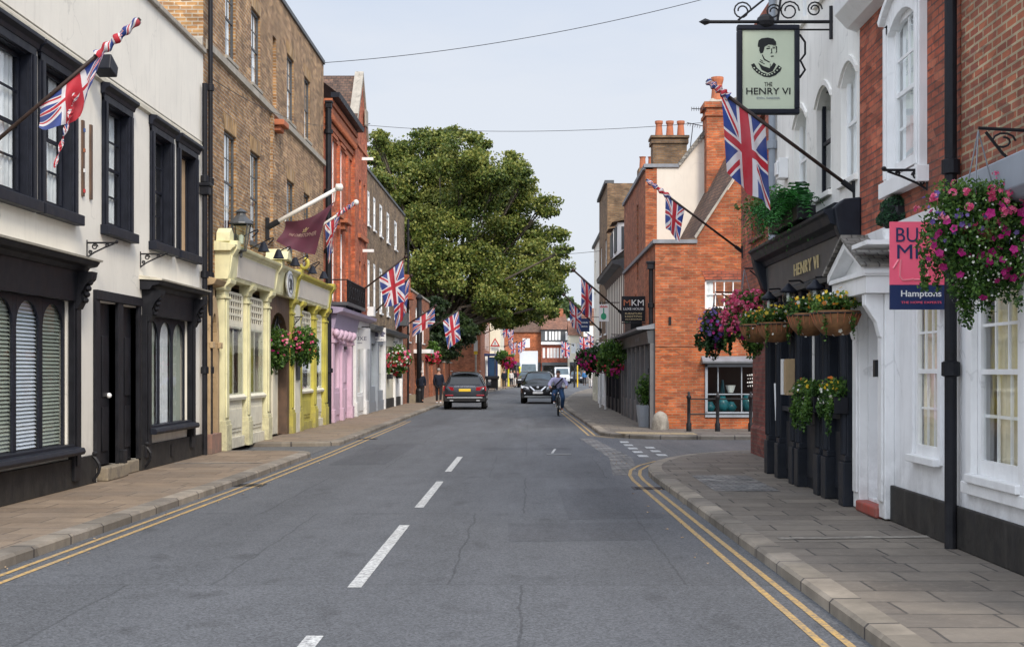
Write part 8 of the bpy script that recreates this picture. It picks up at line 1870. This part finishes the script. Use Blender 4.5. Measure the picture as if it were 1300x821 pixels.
for k in range(6): m.tube([P2(Y-.25, 878+3*k, 136), P2(Y+.2, 878+3*k, 141)], .007, 4)
m.build('aerial', M['iron'], o)
Y = 52; m = MB().tube([P2(Y, 457, 160), P2(Y, 470, 157)], .015, 5).tube([P2(Y, 466, 154), P2(Y, 466, 161)], .01, 4).build('tv_aerial', M['iron'], None, label='small aerial poking out by the red gable', cat='aerial')
# ---------------------------------------------------------------- sky, sun, camera
w = bpy.data.worlds.new('World'); sc.world = w; w.use_nodes = True; nt = w.node_tree; bg = nt.nodes['Background']
sk = N(nt, 'ShaderNodeTexSky', sky_type='NISHITA'); sk.sun_disc = False; SE, SR = 38, 157
sk.sun_elevation = math.radians(SE); sk.sun_rotation = math.radians(SR); sk.dust_density = 2.5; sk.air_density = 1.0
tc = N(nt, 'ShaderNodeTexCoord'); mp = N(nt, 'ShaderNodeMapping'); mp.inputs['Scale'].default_value = (1, 1, 3.5); L(nt, tc.outputs['Generated'], mp.inputs[0])
n1 = noise(nt, mp.outputs[0], 1.3, 7, .55)
sp = N(nt, 'ShaderNodeSeparateXYZ'); L(nt, tc.outputs['Generated'], sp.inputs[0])
cl = mixc(nt, mapr(nt, sp.outputs[2], 0, .38), (7.0, 7.8, 8.9), (6.3, 7.2, 8.9))
cl = mixc(nt, mapr(nt, n1, .40, .60, 0, .8), cl, (8.3, 8.6, 9.2))
gm = N(nt, 'ShaderNodeVectorMath', operation='SCALE'); L(nt, cl, gm.inputs[0]); L(nt, mapr(nt, sp.outputs[2], .33, .85, 1, 1.25), gm.inputs['Scale']); cl = gm.outputs[0]
dt = N(nt, 'ShaderNodeVectorMath', operation='DOT_PRODUCT'); L(nt, tc.outputs['Generated'], dt.inputs[0]); dt.inputs[1].default_value = (.0, -.75, .66)
g2 = N(nt, 'ShaderNodeVectorMath', operation='SCALE'); L(nt, cl, g2.inputs[0]); L(nt, mapr(nt, dt.outputs['Value'], .0, 1, 1, 2.6), g2.inputs['Scale']); cl = g2.outputs[0]
sky = mixc(nt, .88, sk.outputs[0], cl)
L(nt, sky, bg.inputs[0]); bg.inputs[1].default_value = .104
s = bpy.data.lights.new('sun', 'SUN'); s.energy = 3.1; s.angle = math.radians(14); s.color = (1, .90, .77)
so = bpy.data.objects.new('sun', s); COL.objects.link(so)
# sun stands behind the camera, to the right
az = math.radians(SR); d = Vector((math.sin(az)*math.cos(math.radians(SE)), math.cos(az)*math.cos(math.radians(SE)), math.sin(math.radians(SE))))
so.rotation_euler = d.to_track_quat('Z', 'Y').to_euler()
cam = bpy.data.cameras.new('camera'); co = bpy.data.objects.new('camera', cam); COL.objects.link(co); sc.camera = co
co.location = (0, 0, H); co.rotation_euler = (math.radians(90), 0, 0)
cam.sensor_width = 36; cam.lens = 36*FP/1300; cam.shift_x = -(CX-650)/1300; cam.shift_y = (HY-410.5)/1300
cam.clip_end = 2000; cam.clip_start = .1
sc.view_settings.view_transform = 'Standard'; sc.view_settings.look = 'None'; sc.view_settings.exposure = 0; sc.view_settings.gamma = 1
